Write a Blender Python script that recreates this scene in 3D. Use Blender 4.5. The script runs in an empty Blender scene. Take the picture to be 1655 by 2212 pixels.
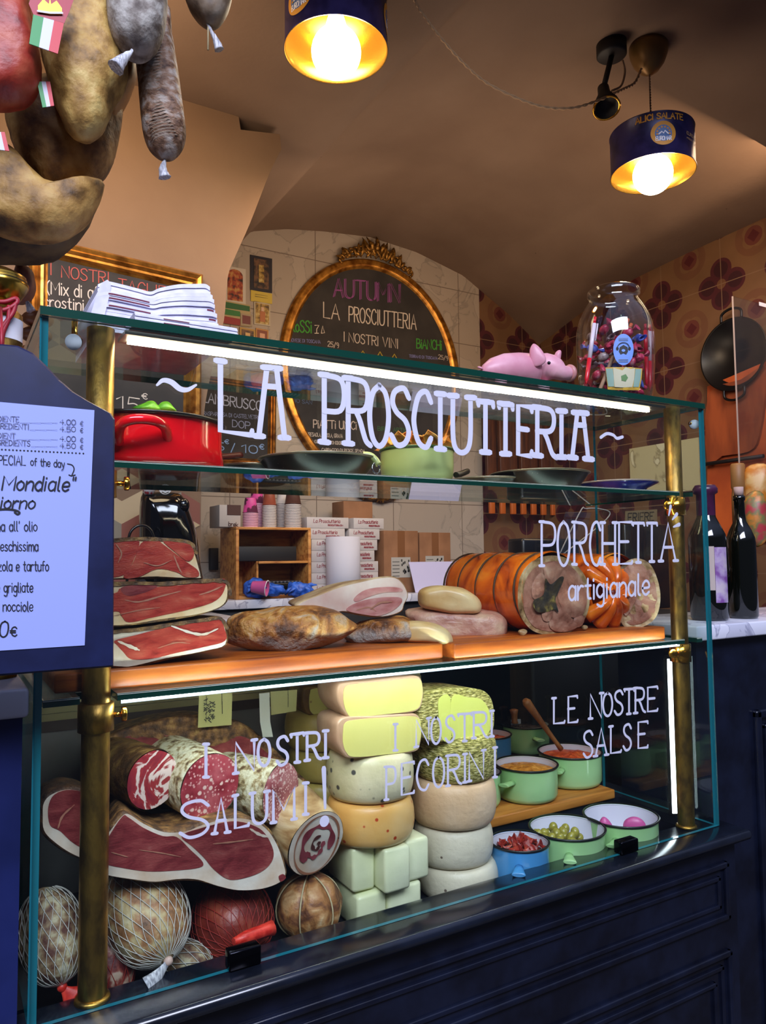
import bpy, bmesh, math, random
from mathutils import Vector, Matrix, noise as mnoise
random.seed(7)
V = Vector; PI = math.pi
scene = bpy.context.scene
# ------------------------------------------------------------------ camera
YAW, PITCH, ROLL, FPX = 0.5324, 0.063, -0.0109, 1622.4
CAM = V((-0.1036, -1.0231, 0.5573))
_f = V((math.sin(YAW)*math.cos(PITCH), math.cos(YAW)*math.cos(PITCH), math.sin(PITCH)))
_r = V((math.cos(YAW), -math.sin(YAW), 0)); _u = _r.cross(_f)
RT = _r*math.cos(ROLL) + _u*math.sin(ROLL); UP = -_r*math.sin(ROLL) + _u*math.cos(ROLL); FW = _f
cd = bpy.data.cameras.new('camera'); cam = bpy.data.objects.new('camera', cd)
scene.collection.objects.link(cam)
cam.matrix_world = Matrix(((RT.x, UP.x, -FW.x, CAM.x), (RT.y, UP.y, -FW.y, CAM.y), (RT.z, UP.z, -FW.z, CAM.z), (0, 0, 0, 1)))
cd.sensor_fit = 'VERTICAL'; cd.sensor_height = 36; cd.lens = FPX*36/2212; cd.clip_start = 0.02; cd.clip_end = 50
scene.camera = cam
scene.view_settings.view_transform = 'Standard'; scene.view_settings.look = 'None'
scene.view_settings.gamma = 1; scene.view_settings.exposure = 0.42; scene.view_settings.use_curve_mapping = False
scene.cycles.transparent_max_bounces = 24; scene.cycles.max_bounces = 10; scene.cycles.sample_clamp_indirect = 4
scene.cycles.caustics_reflective = False; scene.cycles.caustics_refractive = False
# ------------------------------------------------------------------ world and large lights
w = bpy.data.worlds.new('world'); scene.world = w; w.use_nodes = True
_nt = w.node_tree; _b = _nt.nodes['Background']; _tc = _nt.nodes.new('ShaderNodeTexCoord'); _s = _nt.nodes.new('ShaderNodeSeparateXYZ'); _r = _nt.nodes.new('ShaderNodeValToRGB')
_nt.links.new(_tc.outputs['Generated'], _s.inputs[0]); _nt.links.new(_s.outputs[2], _r.inputs[0]); _nt.links.new(_r.outputs[0], _b.inputs[0])   # narrow street: dark walls, blue evening sky overhead
_e = _r.color_ramp.elements; _e[0].position = .25; _e[0].color = (.05, .055, .09, 1); _e[1].position = .8; _e[1].color = (.5, .6, 1, 1)
_b.inputs[1].default_value = 0.55
def area(name, loc, target, sx, sy, power, col):
    l = bpy.data.lights.new(name, 'AREA'); l.shape = 'RECTANGLE'; l.size = sx; l.size_y = sy; l.energy = power; l.color = col
    o = bpy.data.objects.new(name, l); scene.collection.objects.link(o); o.location = loc
    o.rotation_euler = (V(target)-V(loc)).to_track_quat('-Z', 'Y').to_euler(); return o
area('street_daylight', (-0.6, -2.6, 2.85), (0.4, 0, 0.5), 3.0, 1.1, 165, (0.76, 0.80, 1.0))      # sky strip over the street
area('room_lamp_left', (0.15, 0.75, 1.75), (1.5, 2.2, 0.9), 0.5, 0.5, 5, (1.0, 0.72, 0.45))     # further lamps of the room
area('room_lamp_right', (2.3, 0.45, 1.9), (2.3, 1.8, 0.9), 0.5, 0.5, 6, (1.0, 0.66, 0.4))
area('ceiling_fill', (1.6, 1.3, 1.2), (1.5, 1.1, 2.3), 0.9, 0.5, 5, (1.0, 0.76, 0.55))  # fill light added to brighten the vault, not a lamp of the room
area('back_wall_fill', (1.4, 1.0, 1.6), (1.5, 2.3, 0.55), 1.2, 0.4, 7.5, (1.0, 0.7, 0.46))  # added fill that brightens the lower back wall and the crate
# ------------------------------------------------------------------ measuring helpers: a direction of the photo meets a real plane
def ray(px, py): return RT*((px-827.5)/FPX) - UP*((py-1106)/FPX) + FW
def at(px, py, y): d = ray(px, py); return CAM + d*((y-CAM.y)/d.y)
def atz(px, py, z): d = ray(px, py); return CAM + d*((z-CAM.z)/d.z)
def atx(px, py, x): d = ray(px, py); return CAM + d*((x-CAM.x)/d.x)
def mpp(p): return (V(p)-CAM).dot(FW)/FPX          # metres per photo pixel at a point
# ------------------------------------------------------------------ materials
MATS = {}
def lin(h):
    if not isinstance(h, str): return tuple(h)
    v = [int(h[i:i+2], 16)/255 for i in (0, 2, 4)]
    return tuple((x/12.92 if x <= .04045 else ((x+.055)/1.055)**2.4) for x in v)
def mk(name, col, rough=.5, metal=0., mix=None, scale=30, detail=4, dist=0, bump=0, bscale=None, spec=.5, spots=None, emit=0, stretch=None, coat=0, spots2=None, low=None):
    """mix: list of (position, colour) over a noise; spots: (scale, radius, colour) from a voronoi."""
    if name in MATS: return MATS[name]
    m = bpy.data.materials.new(name); m.use_nodes = True; nt = m.node_tree; N = nt.nodes; L = nt.links
    b = N['Principled BSDF']; b.inputs['Roughness'].default_value = rough; b.inputs['Metallic'].default_value = metal
    b.inputs['Specular IOR Level'].default_value = spec; b.inputs['Coat Weight'].default_value = coat
    c = lin(col); b.inputs['Base Color'].default_value = (*c, 1)
    tc = N.new('ShaderNodeTexCoord'); vec = tc.outputs['Object']
    if stretch:
        mp = N.new('ShaderNodeMapping'); mp.inputs['Scale'].default_value = stretch; L.new(vec, mp.inputs['Vector']); vec = mp.outputs['Vector']
    out = None
    if mix:
        n = N.new('ShaderNodeTexNoise'); n.inputs['Scale'].default_value = scale; n.inputs['Detail'].default_value = detail
        n.inputs['Distortion'].default_value = dist; L.new(vec, n.inputs['Vector'])
        r = N.new('ShaderNodeValToRGB'); L.new(n.outputs['Fac'], r.inputs['Fac'])
        e = r.color_ramp.elements
        while len(e) > 1: e.remove(e[-1])
        e[0].position = mix[0][0]; e[0].color = (*lin(mix[0][1]), 1)
        for p, cc in mix[1:]:
            k = e.new(p); k.color = (*lin(cc), 1)
        out = r.outputs['Color']
    for sp in (spots, spots2):
        if not sp: continue
        v = N.new('ShaderNodeTexVoronoi'); v.inputs['Scale'].default_value = sp[0]; L.new(vec, v.inputs['Vector'])
        r = N.new('ShaderNodeValToRGB'); L.new(v.outputs['Distance'], r.inputs['Fac'])
        r.color_ramp.elements[0].position = sp[1]*.7; r.color_ramp.elements[0].color = (1, 1, 1, 1)
        r.color_ramp.elements[1].position = sp[1]; r.color_ramp.elements[1].color = (0, 0, 0, 1)
        fac = r.outputs['Color']
        if len(sp) > 3:     # keep only part of the cells
            s = N.new('ShaderNodeSeparateColor'); L.new(v.outputs['Color'], s.inputs['Color'])
            g = N.new('ShaderNodeMath'); g.operation = 'LESS_THAN'; g.inputs[1].default_value = sp[3]; L.new(s.outputs[0], g.inputs[0])
            q = N.new('ShaderNodeMath'); q.operation = 'MULTIPLY'; L.new(fac, q.inputs[0]); L.new(g.outputs[0], q.inputs[1]); fac = q.outputs[0]
        mx = N.new('ShaderNodeMixRGB'); L.new(fac, mx.inputs['Fac']); mx.inputs['Color2'].default_value = (*lin(sp[2]), 1)
        if out: L.new(out, mx.inputs['Color1'])
        else: mx.inputs['Color1'].default_value = (*c, 1)
        out = mx.outputs['Color']
    if low:      # (height, softness, colour): the thing's underside has a skin of its own colour
        s = N.new('ShaderNodeSeparateXYZ'); L.new(tc.outputs['Object'], s.inputs[0]); n = N.new('ShaderNodeTexNoise'); n.inputs['Scale'].default_value = 18; L.new(tc.outputs['Object'], n.inputs['Vector'])
        q = N.new('ShaderNodeMath'); q.operation = 'MULTIPLY_ADD'; q.inputs[1].default_value = -low[1]*2.5; L.new(n.outputs['Fac'], q.inputs[0]); L.new(s.outputs[2], q.inputs[2])
        r = N.new('ShaderNodeMapRange'); L.new(q.outputs[0], r.inputs[0]); r.inputs[1].default_value = low[0]-low[1]-low[1]*1.25; r.inputs[2].default_value = low[0]+low[1]-low[1]*1.25; r.inputs[3].default_value = 1; r.inputs[4].default_value = 0
        mx = N.new('ShaderNodeMixRGB'); L.new(r.outputs[0], mx.inputs['Fac']); mx.inputs['Color2'].default_value = (*lin(low[2]), 1)
        L.new(out, mx.inputs['Color1']); out = mx.outputs['Color']
    if out: L.new(out, b.inputs['Base Color'])
    if bump:
        n = N.new('ShaderNodeTexNoise'); n.inputs['Scale'].default_value = bscale or scale; n.inputs['Detail'].default_value = 6; L.new(vec, n.inputs['Vector'])
        bp = N.new('ShaderNodeBump'); bp.inputs['Strength'].default_value = min(1, bump); bp.inputs['Distance'].default_value = .002*max(1, bump)
        L.new(n.outputs['Fac'], bp.inputs['Height']); L.new(bp.outputs['Normal'], b.inputs['Normal'])
    if emit: b.inputs['Emission Color'].default_value = (*c, 1); b.inputs['Emission Strength'].default_value = emit
    MATS[name] = m; return m
def mk_glass(name, tint, gloss=1.0, rough=0.0, ior=1.5):
    m = bpy.data.materials.new(name); m.use_nodes = True; nt = m.node_tree; N = nt.nodes; L = nt.links; N.clear()
    o = N.new('ShaderNodeOutputMaterial'); t = N.new('ShaderNodeBsdfTransparent'); t.inputs[0].default_value = (*tint, 1)
    g = N.new('ShaderNodeBsdfGlossy'); g.inputs['Roughness'].default_value = rough; g.inputs['Color'].default_value = (.95, 1, .98, 1)
    f = N.new('ShaderNodeLayerWeight'); f.inputs['Blend'].default_value = .5; r0 = ((ior-1)/(ior+1))**2
    w5 = N.new('ShaderNodeMath'); w5.operation = 'POWER'; w5.inputs[1].default_value = 5; L.new(f.outputs['Facing'], w5.inputs[0])
    q = N.new('ShaderNodeMath'); q.operation = 'MULTIPLY_ADD'; q.inputs[1].default_value = gloss*(1-r0); q.inputs[2].default_value = gloss*r0; L.new(w5.outputs[0], q.inputs[0])
    x = N.new('ShaderNodeMixShader'); L.new(q.outputs[0], x.inputs[0]); L.new(t.outputs[0], x.inputs[1]); L.new(g.outputs[0], x.inputs[2]); L.new(x.outputs[0], o.inputs[0])
    MATS[name] = m; return m
G_PANE = mk_glass('clear_pane', (.955, .985, .97), .75)
G_SHELF = mk_glass('shelf_glass', (.93, .98, .95), .9)
G_JAR = mk_glass('jar_glass', (.93, .93, .92), 1.0, .02, 1.6)
G_FILM = mk_glass('clear_plastic', (.9, .92, .93), 1.0, .08)
EDGE = mk('green_glass_edge', '0a3a2e', .12, spec=.8)
EDGEB = mk('blue_glass_edge', '1d6f7c', .1, spec=.9)
CHAM = mk('chamfer_glint', 'e8e2d6', .25)  # lamp glint on the shelf edge, put into a whitish colour
NAVY = mk('navy_lacquer', '18204f', .32, mix=[(.35, '131b44'), (.65, '1d265a')], scale=9, spec=.6)
NAVYD = mk('dark_navy_lacquer', '0f1220', .25, mix=[(.35, '0c0e1a'), (.65, '151a2c')], scale=14, spec=.6)
BRASS = mk('aged_brass', 'a8843c', .4, 1, mix=[(.35, '84683a'), (.6, 'b89044')], scale=60, stretch=(1, 1, .5), bump=.25, bscale=220)
BRASSP = mk('polished_brass', 'e0a43c', .16, 1)
GOLD = mk('gilded_wood', 'a8722a', .32, .75, mix=[(.35, '7a4a16'), (.65, 'd09440')], scale=25)
GOLDD = mk('dark_gilt', '8a6428', .38, .7, mix=[(.4, '5a3c14'), (.65, 'b08038')], scale=60, bump=1, bscale=140)
PAINT = mk('white_marker_paint', 'd2d1e0', .7)
BOARD = mk('blackboard', '2c2826', .8, mix=[(.4, '262322'), (.62, '34302e')], scale=7)
BLACK = mk('black_plastic', '0b0b0d', .25)
BLACKM = mk('matt_black', '131215', .6)
WHITE = mk('white_paper', 'e6e6ee', .7)
CHROME = mk('chrome', 'c8c8cc', .12, 1)
STEEL = mk('black_steel', '1a1a1c', .3, .6)
# ------------------------------------------------------------------ mesh building
def smooth_closed(pts, k=4):
    n = len(pts); out = []
    for i in range(n):
        a, b, c, d = (V(pts[(i+j-1) % n]) for j in range(4))
        for s in range(k):
            t = s/k; out.append(.5*((2*b)+(c-a)*t+(2*a-5*b+4*c-d)*t*t+(3*b-a-3*c+d)*t**3))
    return out
def smooth_open(pts, k=6):
    p = [V(q) for q in pts]; p = [2*p[0]-p[1]]+p+[2*p[-1]-p[-2]]; out = []
    for i in range(1, len(p)-2):
        a, b, c, d = p[i-1:i+3]
        for s in range(k):
            t = s/k; out.append(.5*((2*b)+(c-a)*t+(2*a-5*b+4*c-d)*t*t+(3*b-a-3*c+d)*t**3))
    out.append(p[-2]); return out
class MB:
    def __init__(s): s.v = []; s.f = []; s.m = []; s.sm = []
    def add(s, vs, fs, mi=0, smooth=False):
        o = len(s.v); s.v += [V(p) for p in vs]; s.f += [tuple(i+o for i in f) for f in fs]; s.m += [mi]*len(fs); s.sm += [smooth]*len(fs); return s
    def box(s, lo, hi, mi=0, top=None, rot=0, bev=0):
        x0, y0, z0 = lo; x1, y1, z1 = hi
        c = V(((x0+x1)/2, (y0+y1)/2, 0))
        if bev:
            bev = min(bev, (x1-x0)/2.01, (y1-y0)/2.01, (z1-z0)/2.01)
            bm = bmesh.new(); bmesh.ops.create_cube(bm, size=1)
            for v in bm.verts: v.co = V(((x0+x1)/2+v.co.x*(x1-x0), (y0+y1)/2+v.co.y*(y1-y0), (z0+z1)/2+v.co.z*(z1-z0)))
            bmesh.ops.bevel(bm, geom=bm.edges[:], offset=bev, segments=2, affect='EDGES', profile=.5)
            vs = [v.co.copy() for v in bm.verts]; fs = [[v.index for v in f.verts] for f in bm.faces]; bm.free()
            sm = True
        else:
            vs = [V(p) for p in ((x0, y0, z0), (x1, y0, z0), (x1, y1, z0), (x0, y1, z0), (x0, y0, z1), (x1, y0, z1), (x1, y1, z1), (x0, y1, z1))]
            fs = [(0, 3, 2, 1), (4, 5, 6, 7), (0, 1, 5, 4), (1, 2, 6, 5), (2, 3, 7, 6), (3, 0, 4, 7)]; sm = False
        if rot:
            R = Matrix.Rotation(rot, 3, 'Z'); vs = [c+R@(p-c) for p in vs]
        s.add(vs, fs, mi, sm)
        if not bev and top is not None: s.m[-5] = top
        return s
    def rings(s, rings, mi=0, caps=(True, True), smooth=True, closed=True, capmi=None):
        n = len(rings[0]); vs = [p for r in rings for p in r]; fs = []
        for i in range(len(rings)-1):
            for j in range(n if closed else n-1):
                k = (j+1) % n; fs.append((i*n+j, i*n+k, (i+1)*n+k, (i+1)*n+j))
        s.add(vs, fs, mi, smooth)
        for c, i in zip(caps, (0, len(rings)-1)):
            if c: s.add(rings[i], [tuple(range(n))] if i == 0 else [tuple(reversed(range(n)))], mi if capmi is None else capmi, False)
        return s
    def lathe(s, prof, c, mi=0, n=32, axis=(0, 0, 1), ref=None, caps=(True, True), squash=None):
        a = V(axis).normalized(); u = a.orthogonal().normalized() if ref is None else (V(ref)-a*V(ref).dot(a)).normalized(); w_ = a.cross(u); c = V(c); R = []
        sq = squash or (1, 1)
        for r, z in prof:
            R.append([c+a*z+(u*math.cos(2*PI*i/n)*sq[0]+w_*math.sin(2*PI*i/n)*sq[1])*max(r, 1e-5) for i in range(n)])
        return s.rings(R, mi, caps)
    def tube(s, pts, r, n=8, mi=0, caps=(True, True), flat=None):
        pts = [V(p) for p in pts]; rr = r if hasattr(r, '__len__') else [r]*len(pts); R = []; pu = None
        for i, p in enumerate(pts):
            t = (pts[min(i+1, len(pts)-1)]-pts[max(i-1, 0)]).normalized()
            if pu is None: pu = t.orthogonal().normalized()
            else: pu = (pu-t*pu.dot(t)); pu = pu.normalized() if pu.length > 1e-6 else t.orthogonal().normalized()
            w_ = t.cross(pu)
            R.append([p+(pu*math.cos(2*PI*j/n)+w_*math.sin(2*PI*j/n))*rr[i] for j in range(n)])
        return s.rings(R, mi, caps)
    def ball(s, c, r, mi=0, n=16, sc=(1, 1, 1), m=10):
        c = V(c); R = []
        for i in range(1, m):
            a = PI*i/m-PI/2
            R.append([c+V((math.cos(a)*math.cos(2*PI*j/n)*sc[0], math.cos(a)*math.sin(2*PI*j/n)*sc[1], math.sin(a)*sc[2]))*r for j in range(n)])
        o = len(s.v); s.rings(R, mi, (False, False))
        s.add([c-V((0, 0, r*sc[2]))]+R[0], [(0, (j+1) % n+1, j+1) for j in range(n)], mi, True)
        s.add([c+V((0, 0, r*sc[2]))]+R[-1], [(0, j+1, (j+1) % n+1) for j in range(n)], mi, True); return s
    def quad(s, pts, mi=0): return s.add(pts, [tuple(range(len(pts)))], mi)
    def prism(s, poly, d, mi=0, side=None, smooth_side=False):
        a = [V(p) for p in poly]; b = [p+V(d) for p in a]; n = len(a)
        s.add(a, [tuple(range(n))], mi); s.add(b, [tuple(reversed(range(n)))], mi)
        s.add(a+b, [(i, (i+1) % n, n+(i+1) % n, n+i) for i in range(n)], mi if side is None else side, smooth_side); return s
    def jitter(s, amp, sc, seed=0):
        for v in s.v:
            v += mnoise.noise_vector(v*sc+V((seed*7.3, 0, seed)))*amp
        return s
    def build(s, name, mats, parent=None, weld=True, modif=None):
        mats = mats if isinstance(mats, (list, tuple)) else [mats]
        if parent is not None: org = parent['_org'] if '_org' in parent.keys() else (0, 0, 0); org = V(org)
        else:
            lo = [min(v[i] for v in s.v) for i in range(3)]; hi = [max(v[i] for v in s.v) for i in range(3)]
            org = V(((lo[0]+hi[0])/2, (lo[1]+hi[1])/2, lo[2]))
        me = bpy.data.meshes.new(name); me.from_pydata([v-org for v in s.v], [], s.f)
        for m in mats: me.materials.append(m)
        me.polygons.foreach_set('material_index', s.m); me.polygons.foreach_set('use_smooth', s.sm)
        if weld:
            bm = bmesh.new(); bm.from_mesh(me); bmesh.ops.remove_doubles(bm, verts=bm.verts, dist=1e-6)
            bmesh.ops.recalc_face_normals(bm, faces=bm.faces); bm.to_mesh(me); bm.free()
        me.update()
        o = bpy.data.objects.new(name, me); scene.collection.objects.link(o); o['_org'] = tuple(org)
        if parent is None: o.location = org
        else: o.parent = parent
        return o
def tag(o, label, cat, group=None, kind=None):
    if label: o['label'] = label
    if cat: o['category'] = cat
    if group: o['group'] = group
    if kind: o['kind'] = kind
    return o
def thing(name, label, cat, loc, group=None):
    o = bpy.data.objects.new(name, None); scene.collection.objects.link(o); o.location = V(loc); o['_org'] = tuple(V(loc)); o.empty_display_size = .02
    return tag(o, label, cat, group)
def struct(name, mb, mats):
    o = mb.build(name, mats); o['kind'] = 'structure'; return o
def dup(root, loc, label, rotz=0, scale=1):
    r = root.copy(); scene.collection.objects.link(r); r.location = V(loc); r['label'] = label; r.rotation_euler.z += rotz
    if scale != 1: r.scale = (scale,)*3 if not hasattr(scale, '__len__') else scale
    for ch in root.children:
        c = ch.copy(); scene.collection.objects.link(c); c.parent = r
        for g in ch.children:
            d = g.copy(); scene.collection.objects.link(d); d.parent = c
    return r
# organic solid from a silhouette: outline seen in the photo, set at its own depth y, facing the camera, given real thickness
def facing(px_pts, y):
    cx = sum(p[0] for p in px_pts)/len(px_pts); cy = sum(p[1] for p in px_pts)/len(px_pts)
    c = at(cx, cy, y); n = V((c.x-CAM.x, c.y-CAM.y, 0)).normalized(); out = []
    for p in px_pts:
        d = ray(*p); out.append(CAM+d*((c-CAM).dot(n)/d.dot(n)))
    return out, n, c
def pillow(px_pts, y, thick, k=4, rings=9, flat=1.0, mb=None, mi=0):
    pts, n, c = facing(px_pts, y); pts = smooth_closed(pts, k) if k > 1 else pts
    c = sum(pts, V())/len(pts); mb = mb or MB(); R = []
    for i in range(-rings, rings+1):
        a = i/rings*PI/2; q = max(math.cos(a), .02)**flat; h = math.sin(a)*thick/2
        R.append([c+(p-c)*q+n*h for p in pts])
    mb.rings(R, mi, (True, True)); return mb
# piece with a flat cut face towards the street: outline on plane y, body running back
def cutbody(px_pts, y, depth, k=4, taper=.8, bev=.004, drop=0, mb=None, rind=1, face=0, lift=0):
    pts = smooth_closed([at(p[0], p[1], y) for p in px_pts], k); c = sum(pts, V())/len(pts); mb = mb or MB()
    R = [[p+(c-p)*min(.5, bev/max((c-p).length, 1e-4)) for p in pts], [p+V((0, bev, 0)) for p in pts]]
    for t in (.25, .5, .75, .92, 1.0):
        q = 1-(1-taper)*t if t < .9 else (taper*(.8 if t < .95 else .45))
        R.append([c+(p-c)*q+V((0, depth*t, lift*t)) for p in pts])
    mb.rings(R, rind, (False, True)); mb.add(R[0], [tuple(range(len(pts)))], face, False); return mb
def patch(px_pts, y, k=4, mb=None, mi=0, e=.0006, closed=True):
    pts = [at(p[0], p[1], y) for p in px_pts]; pts = smooth_closed(pts, k) if k > 1 else pts
    mb = mb or MB(); a = [p+V((0, -e, 0)) for p in pts]; b = [p+V((0, e, 0)) for p in pts]; n = len(a)
    mb.add(a, [tuple(range(n))], mi); mb.add(a+b, [(i, (i+1) % n, n+(i+1) % n, n+i) for i in range(n)], mi, False); return mb
# flat stroke of paint or chalk lying on a plane with normal n
LAY = [0]
def stroke(mb, pts, wd, n, mi=0, e=.0004):
    LAY[0] = (LAY[0]+1) % 8; e += LAY[0]*.00012      # each stroke of paint lies a hair above the one before
    pts = [V(p) for p in pts]; n = V(n).normalized(); L_ = []; R_ = []
    t0 = (pts[1]-pts[0]).normalized(); t1 = (pts[-1]-pts[-2]).normalized()
    ww = wd if hasattr(wd, '__len__') else [wd]*len(pts)
    P_ = [pts[0]-t0*ww[0]*.5]+pts+[pts[-1]+t1*ww[-1]*.5]; W_ = [ww[0]*.55]+list(ww)+[ww[-1]*.55]
    for i, p in enumerate(P_):
        t = (P_[min(i+1, len(P_)-1)]-P_[max(i-1, 0)]).normalized(); s_ = n.cross(t)
        L_.append(p+s_*W_[i]*.5+n*e); R_.append(p-s_*W_[i]*.5+n*e)
    k = len(P_); mb.add(L_+R_, [(i, i+1, k+i+1, k+i) for i in range(k-1)], mi)
# one-stroke hand lettering, box 0..6 wide, 0..10 high
FT = {
'A': (6, '0,0 3,10 6,0|1.1,3.6 4.9,3.6'), 'B': (5.5, '0,0 0,10|~0,10 4,9.6 4.6,7.6 3.5,5.6 0,5.2|~0,5.2 4.6,4.8 5.5,2.6 4.2,.4 0,0'),
'C': (5.5, '~5.5,8.2 4,10 1.6,9.2 .2,6 .2,3.6 1.6,.8 4,0 5.5,1.6'), 'D': (5.5, '0,0 0,10|~0,10 3.6,9.2 5.5,5 3.6,.8 0,0'),
'E': (5, '5,0 0,0 0,10 5,10|0,5.3 3.6,5.3'), 'F': (5, '0,0 0,10 5,10|0,5.3 3.6,5.3'), 'G': (6, '~5.6,8.2 4,10 1.6,9.2 .2,5 1.6,.8 4,0 5.6,1.6 5.6,4|5.8,4.2 3.4,4.2'),
'H': (5.5, '0,0 0,10|5.5,0 5.5,10|0,5 5.5,5'), 'I': (1.5, '.75,0 .75,10'), 'L': (4.8, '0,10 0,0 4.8,0'), 'J': (3, '~3,10 3,2 1.6,0 0,1'),
'M': (7, '0,0 0,10 3.5,3.5 7,10 7,0'), 'N': (5.8, '0,0 0,10 5.8,0 5.8,10'), 'O': (6, '~3,10 .9,8.6 0,5 .9,1.4 3,0 5.1,1.4 6,5 5.1,8.6 3,10'),
'P': (5, '0,0 0,10|~0,10 4,9.6 5,7.4 4,5 0,4.6'), 'Q': (6, '~3,10 .4,7.5 .4,2.5 3,0 5.6,2.5 5.6,7.5 3,10|3.6,2.5 6,-1'),
'R': (5.2, '0,0 0,10|~0,10 4,9.6 5,7.6 4,5.4 0,5|~2,5 3,3.6 4.4,.8 5.6,0'), 'S': (5, '~4.8,8.4 3.4,10 1,9.4 .3,7.6 1.4,5.8 3.8,4.4 4.8,2.4 3.8,.5 1.6,0 0,1.6'),
'T': (6, '3,0 3,10|0,10 6,10'), 'U': (5.6, '~0,10 0,3.4 .8,.8 2.8,0 4.8,.8 5.6,3.4 5.6,10'), 'V': (6, '0,10 3,0 6,10'), 'Z': (5, '0,10 5,10 0,0 5,0'),
'K': (5, '0,0 0,10|5,10 0,4.6|1.6,6 5,0'), 'X': (5, '0,0 5,10|0,10 5,0'), 'Y': (5, '0,10 2.5,5 5,10|2.5,5 2.5,0'), 'W': (8, '0,10 2,0 4,7 6,0 8,10'),
'0': (5, '~2.5,10 .6,8.6 0,5 .6,1.4 2.5,0 4.4,1.4 5,5 4.4,8.6 2.5,10'), '1': (3, '0,7.6 2.4,10 2.4,0'), '2': (5, '~0,8 1.4,10 4,9.6 4.6,7.4 3,4.4 0,0|0,0 5,0'),
'3': (5, '~0,9 2,10 4.6,8.6 3.6,5.8 1.6,5.2|~1.6,5.2 4.4,4.4 4.8,1.6 2.4,0 0,1'), '4': (5, '3.6,0 3.6,10 0,4 5,4'), '5': (5, '4.6,10 .6,10 .2,5.4|~.2,5.4 2.8,6.2 4.8,4 4.4,1.2 2,0 0,1'),
'8': (5, '~2.5,5.2 .4,7.4 2.5,10 4.6,7.4 2.5,5.2 .2,2.6 2.5,0 4.8,2.6 2.5,5.2'), '9': (5, '~4.6,7 2.4,5 .4,7.4 2.2,10 4.6,8 4.4,3 3,0'),
'a': (4, '~4,5.6 2,6.8 .3,5 .3,1.8 1.8,0 3.6,1.2 4,3|4,6.4 4,0'), 'b': (4, '0,10 0,0|~0,4.6 2,6.6 4,4.6 4,1.8 2,0 0,1.6'), 'c': (3.8, '~3.8,5.4 2.2,6.6 .3,5 .3,1.6 2,0 3.8,1.2'),
'd': (4, '4,10 4,0|~4,4.6 2,6.6 .2,4.6 .2,1.8 2,0 4,1.6'), 'e': (4, '~.3,3.2 3.8,3.6 3.4,6 1.8,6.6 .3,4.8 .3,1.6 2,0 3.8,1.2'), 'f': (3, '~3,9.6 1.8,9.8 1.2,8 1.2,0|0,6 3,6'),
'g': (4, '~4,5 2,6.6 .3,5 .3,2 2,.4 4,2|~4,6.4 4,-2.2 2.4,-4 .4,-3'), 'h': (4, '0,10 0,0|~0,4.6 2,6.6 4,5 4,0'), 'i': (1, '.5,6.4 .5,0|.5,8.6 .5,9.1'), 'j': (2, '~1.6,6.4 1.6,-2 0,-3.4|1.6,8.6 1.6,9.1'),
'l': (1.4, '~.4,10 .4,1.4 1.4,0'), 'm': (6, '0,6.4 0,0|~0,4.6 1.6,6.6 3,5 3,0|~3,4.6 4.6,6.6 6,5 6,0'), 'n': (4, '0,6.4 0,0|~0,4.4 2.2,6.6 4,5 4,0'),
'o': (4, '~2,6.6 .2,4.8 .2,1.8 2,0 3.8,1.8 3.8,4.8 2,6.6'), 'p': (4, '0,6.4 0,-4|~0,4.6 2,6.6 4,4.6 4,1.8 2,0 0,1.6'), 'r': (3, '0,6.4 0,0|~0,4 1.6,6.4 3,6.2'),
's': (3.4, '~3.2,5.6 1.6,6.6 .4,5.2 1.6,3.4 3.2,2 2,0 0,.8'), 't': (3, '~1.4,9.6 1.4,1.2 3,.2|0,6.4 3,6.4'), 'u': (4, '~0,6.4 0,1.6 1.8,0 4,1.6|4,6.4 4,0'), 'v': (4, '0,6.4 2,0 4,6.4'),
'x': (4, '0,0 4,6.4|0,6.4 4,0'), 'y': (4, '0,6.4 2.2,.6|~4,6.4 2,-2 0,-3.8'), 'z': (4, '0,6.4 4,6.4 0,0 4,0'), '-': (3, '0,4.5 3,4.5'), '.': (1, '.4,0 .4,.5'), ',': (1, '.6,.4 .2,-1.4'),
"'": (1, '.5,10 .3,8'), '/': (4, '0,-1 4,10.5'), '!': (1, '.5,10 .5,3|.5,.4 .5,0'), '(': (2.4, '~2.2,10.5 .4,8 .2,3 2,-1'), ')': (2.4, '~.2,10.5 2,8 2.2,3 .4,-1'), ' ': (2.6, ''), '"': (2, '.3,10 .3,8|1.6,10 1.6,8'),
'€': (5, '~5,8.4 3.6,10 1.6,8.6 1,5 1.6,1.4 3.6,0 5,1.4|0,6 4,6|0,4 4,4'), 'k': (4, '0,10 0,0|4,6.4 0,2.6|1.2,3.6 4,0'), 'q': (4, '~4,5 2,6.6 .3,5 .3,1.8 2,0 4,1.8|4,6.4 4,-4'), 'w': (6, '0,6.4 1.5,0 3,5 4.5,0 6,6.4')}
def glyph(ch):
    wdt, s = FT[ch]; out = []
    for st in s.split('|'):
        if not st: continue
        sm = st[0] == '~'; p = [tuple(float(q) for q in t.split(',')) for t in st.lstrip('~').split()]
        out.append((sm, p))
    return wdt, out
def quadmap(q):
    # q = four corners (px) : bottom-left, bottom-right, top-right, top-left
    def f(u, v):
        bl, br, tr, tl = q
        return ((bl[0]*(1-u)+br[0]*u)*(1-v)+(tl[0]*(1-u)+tr[0]*u)*v, (bl[1]*(1-u)+br[1]*u)*(1-v)+(tl[1]*(1-u)+tr[1]*u)*v)
    return f
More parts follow.
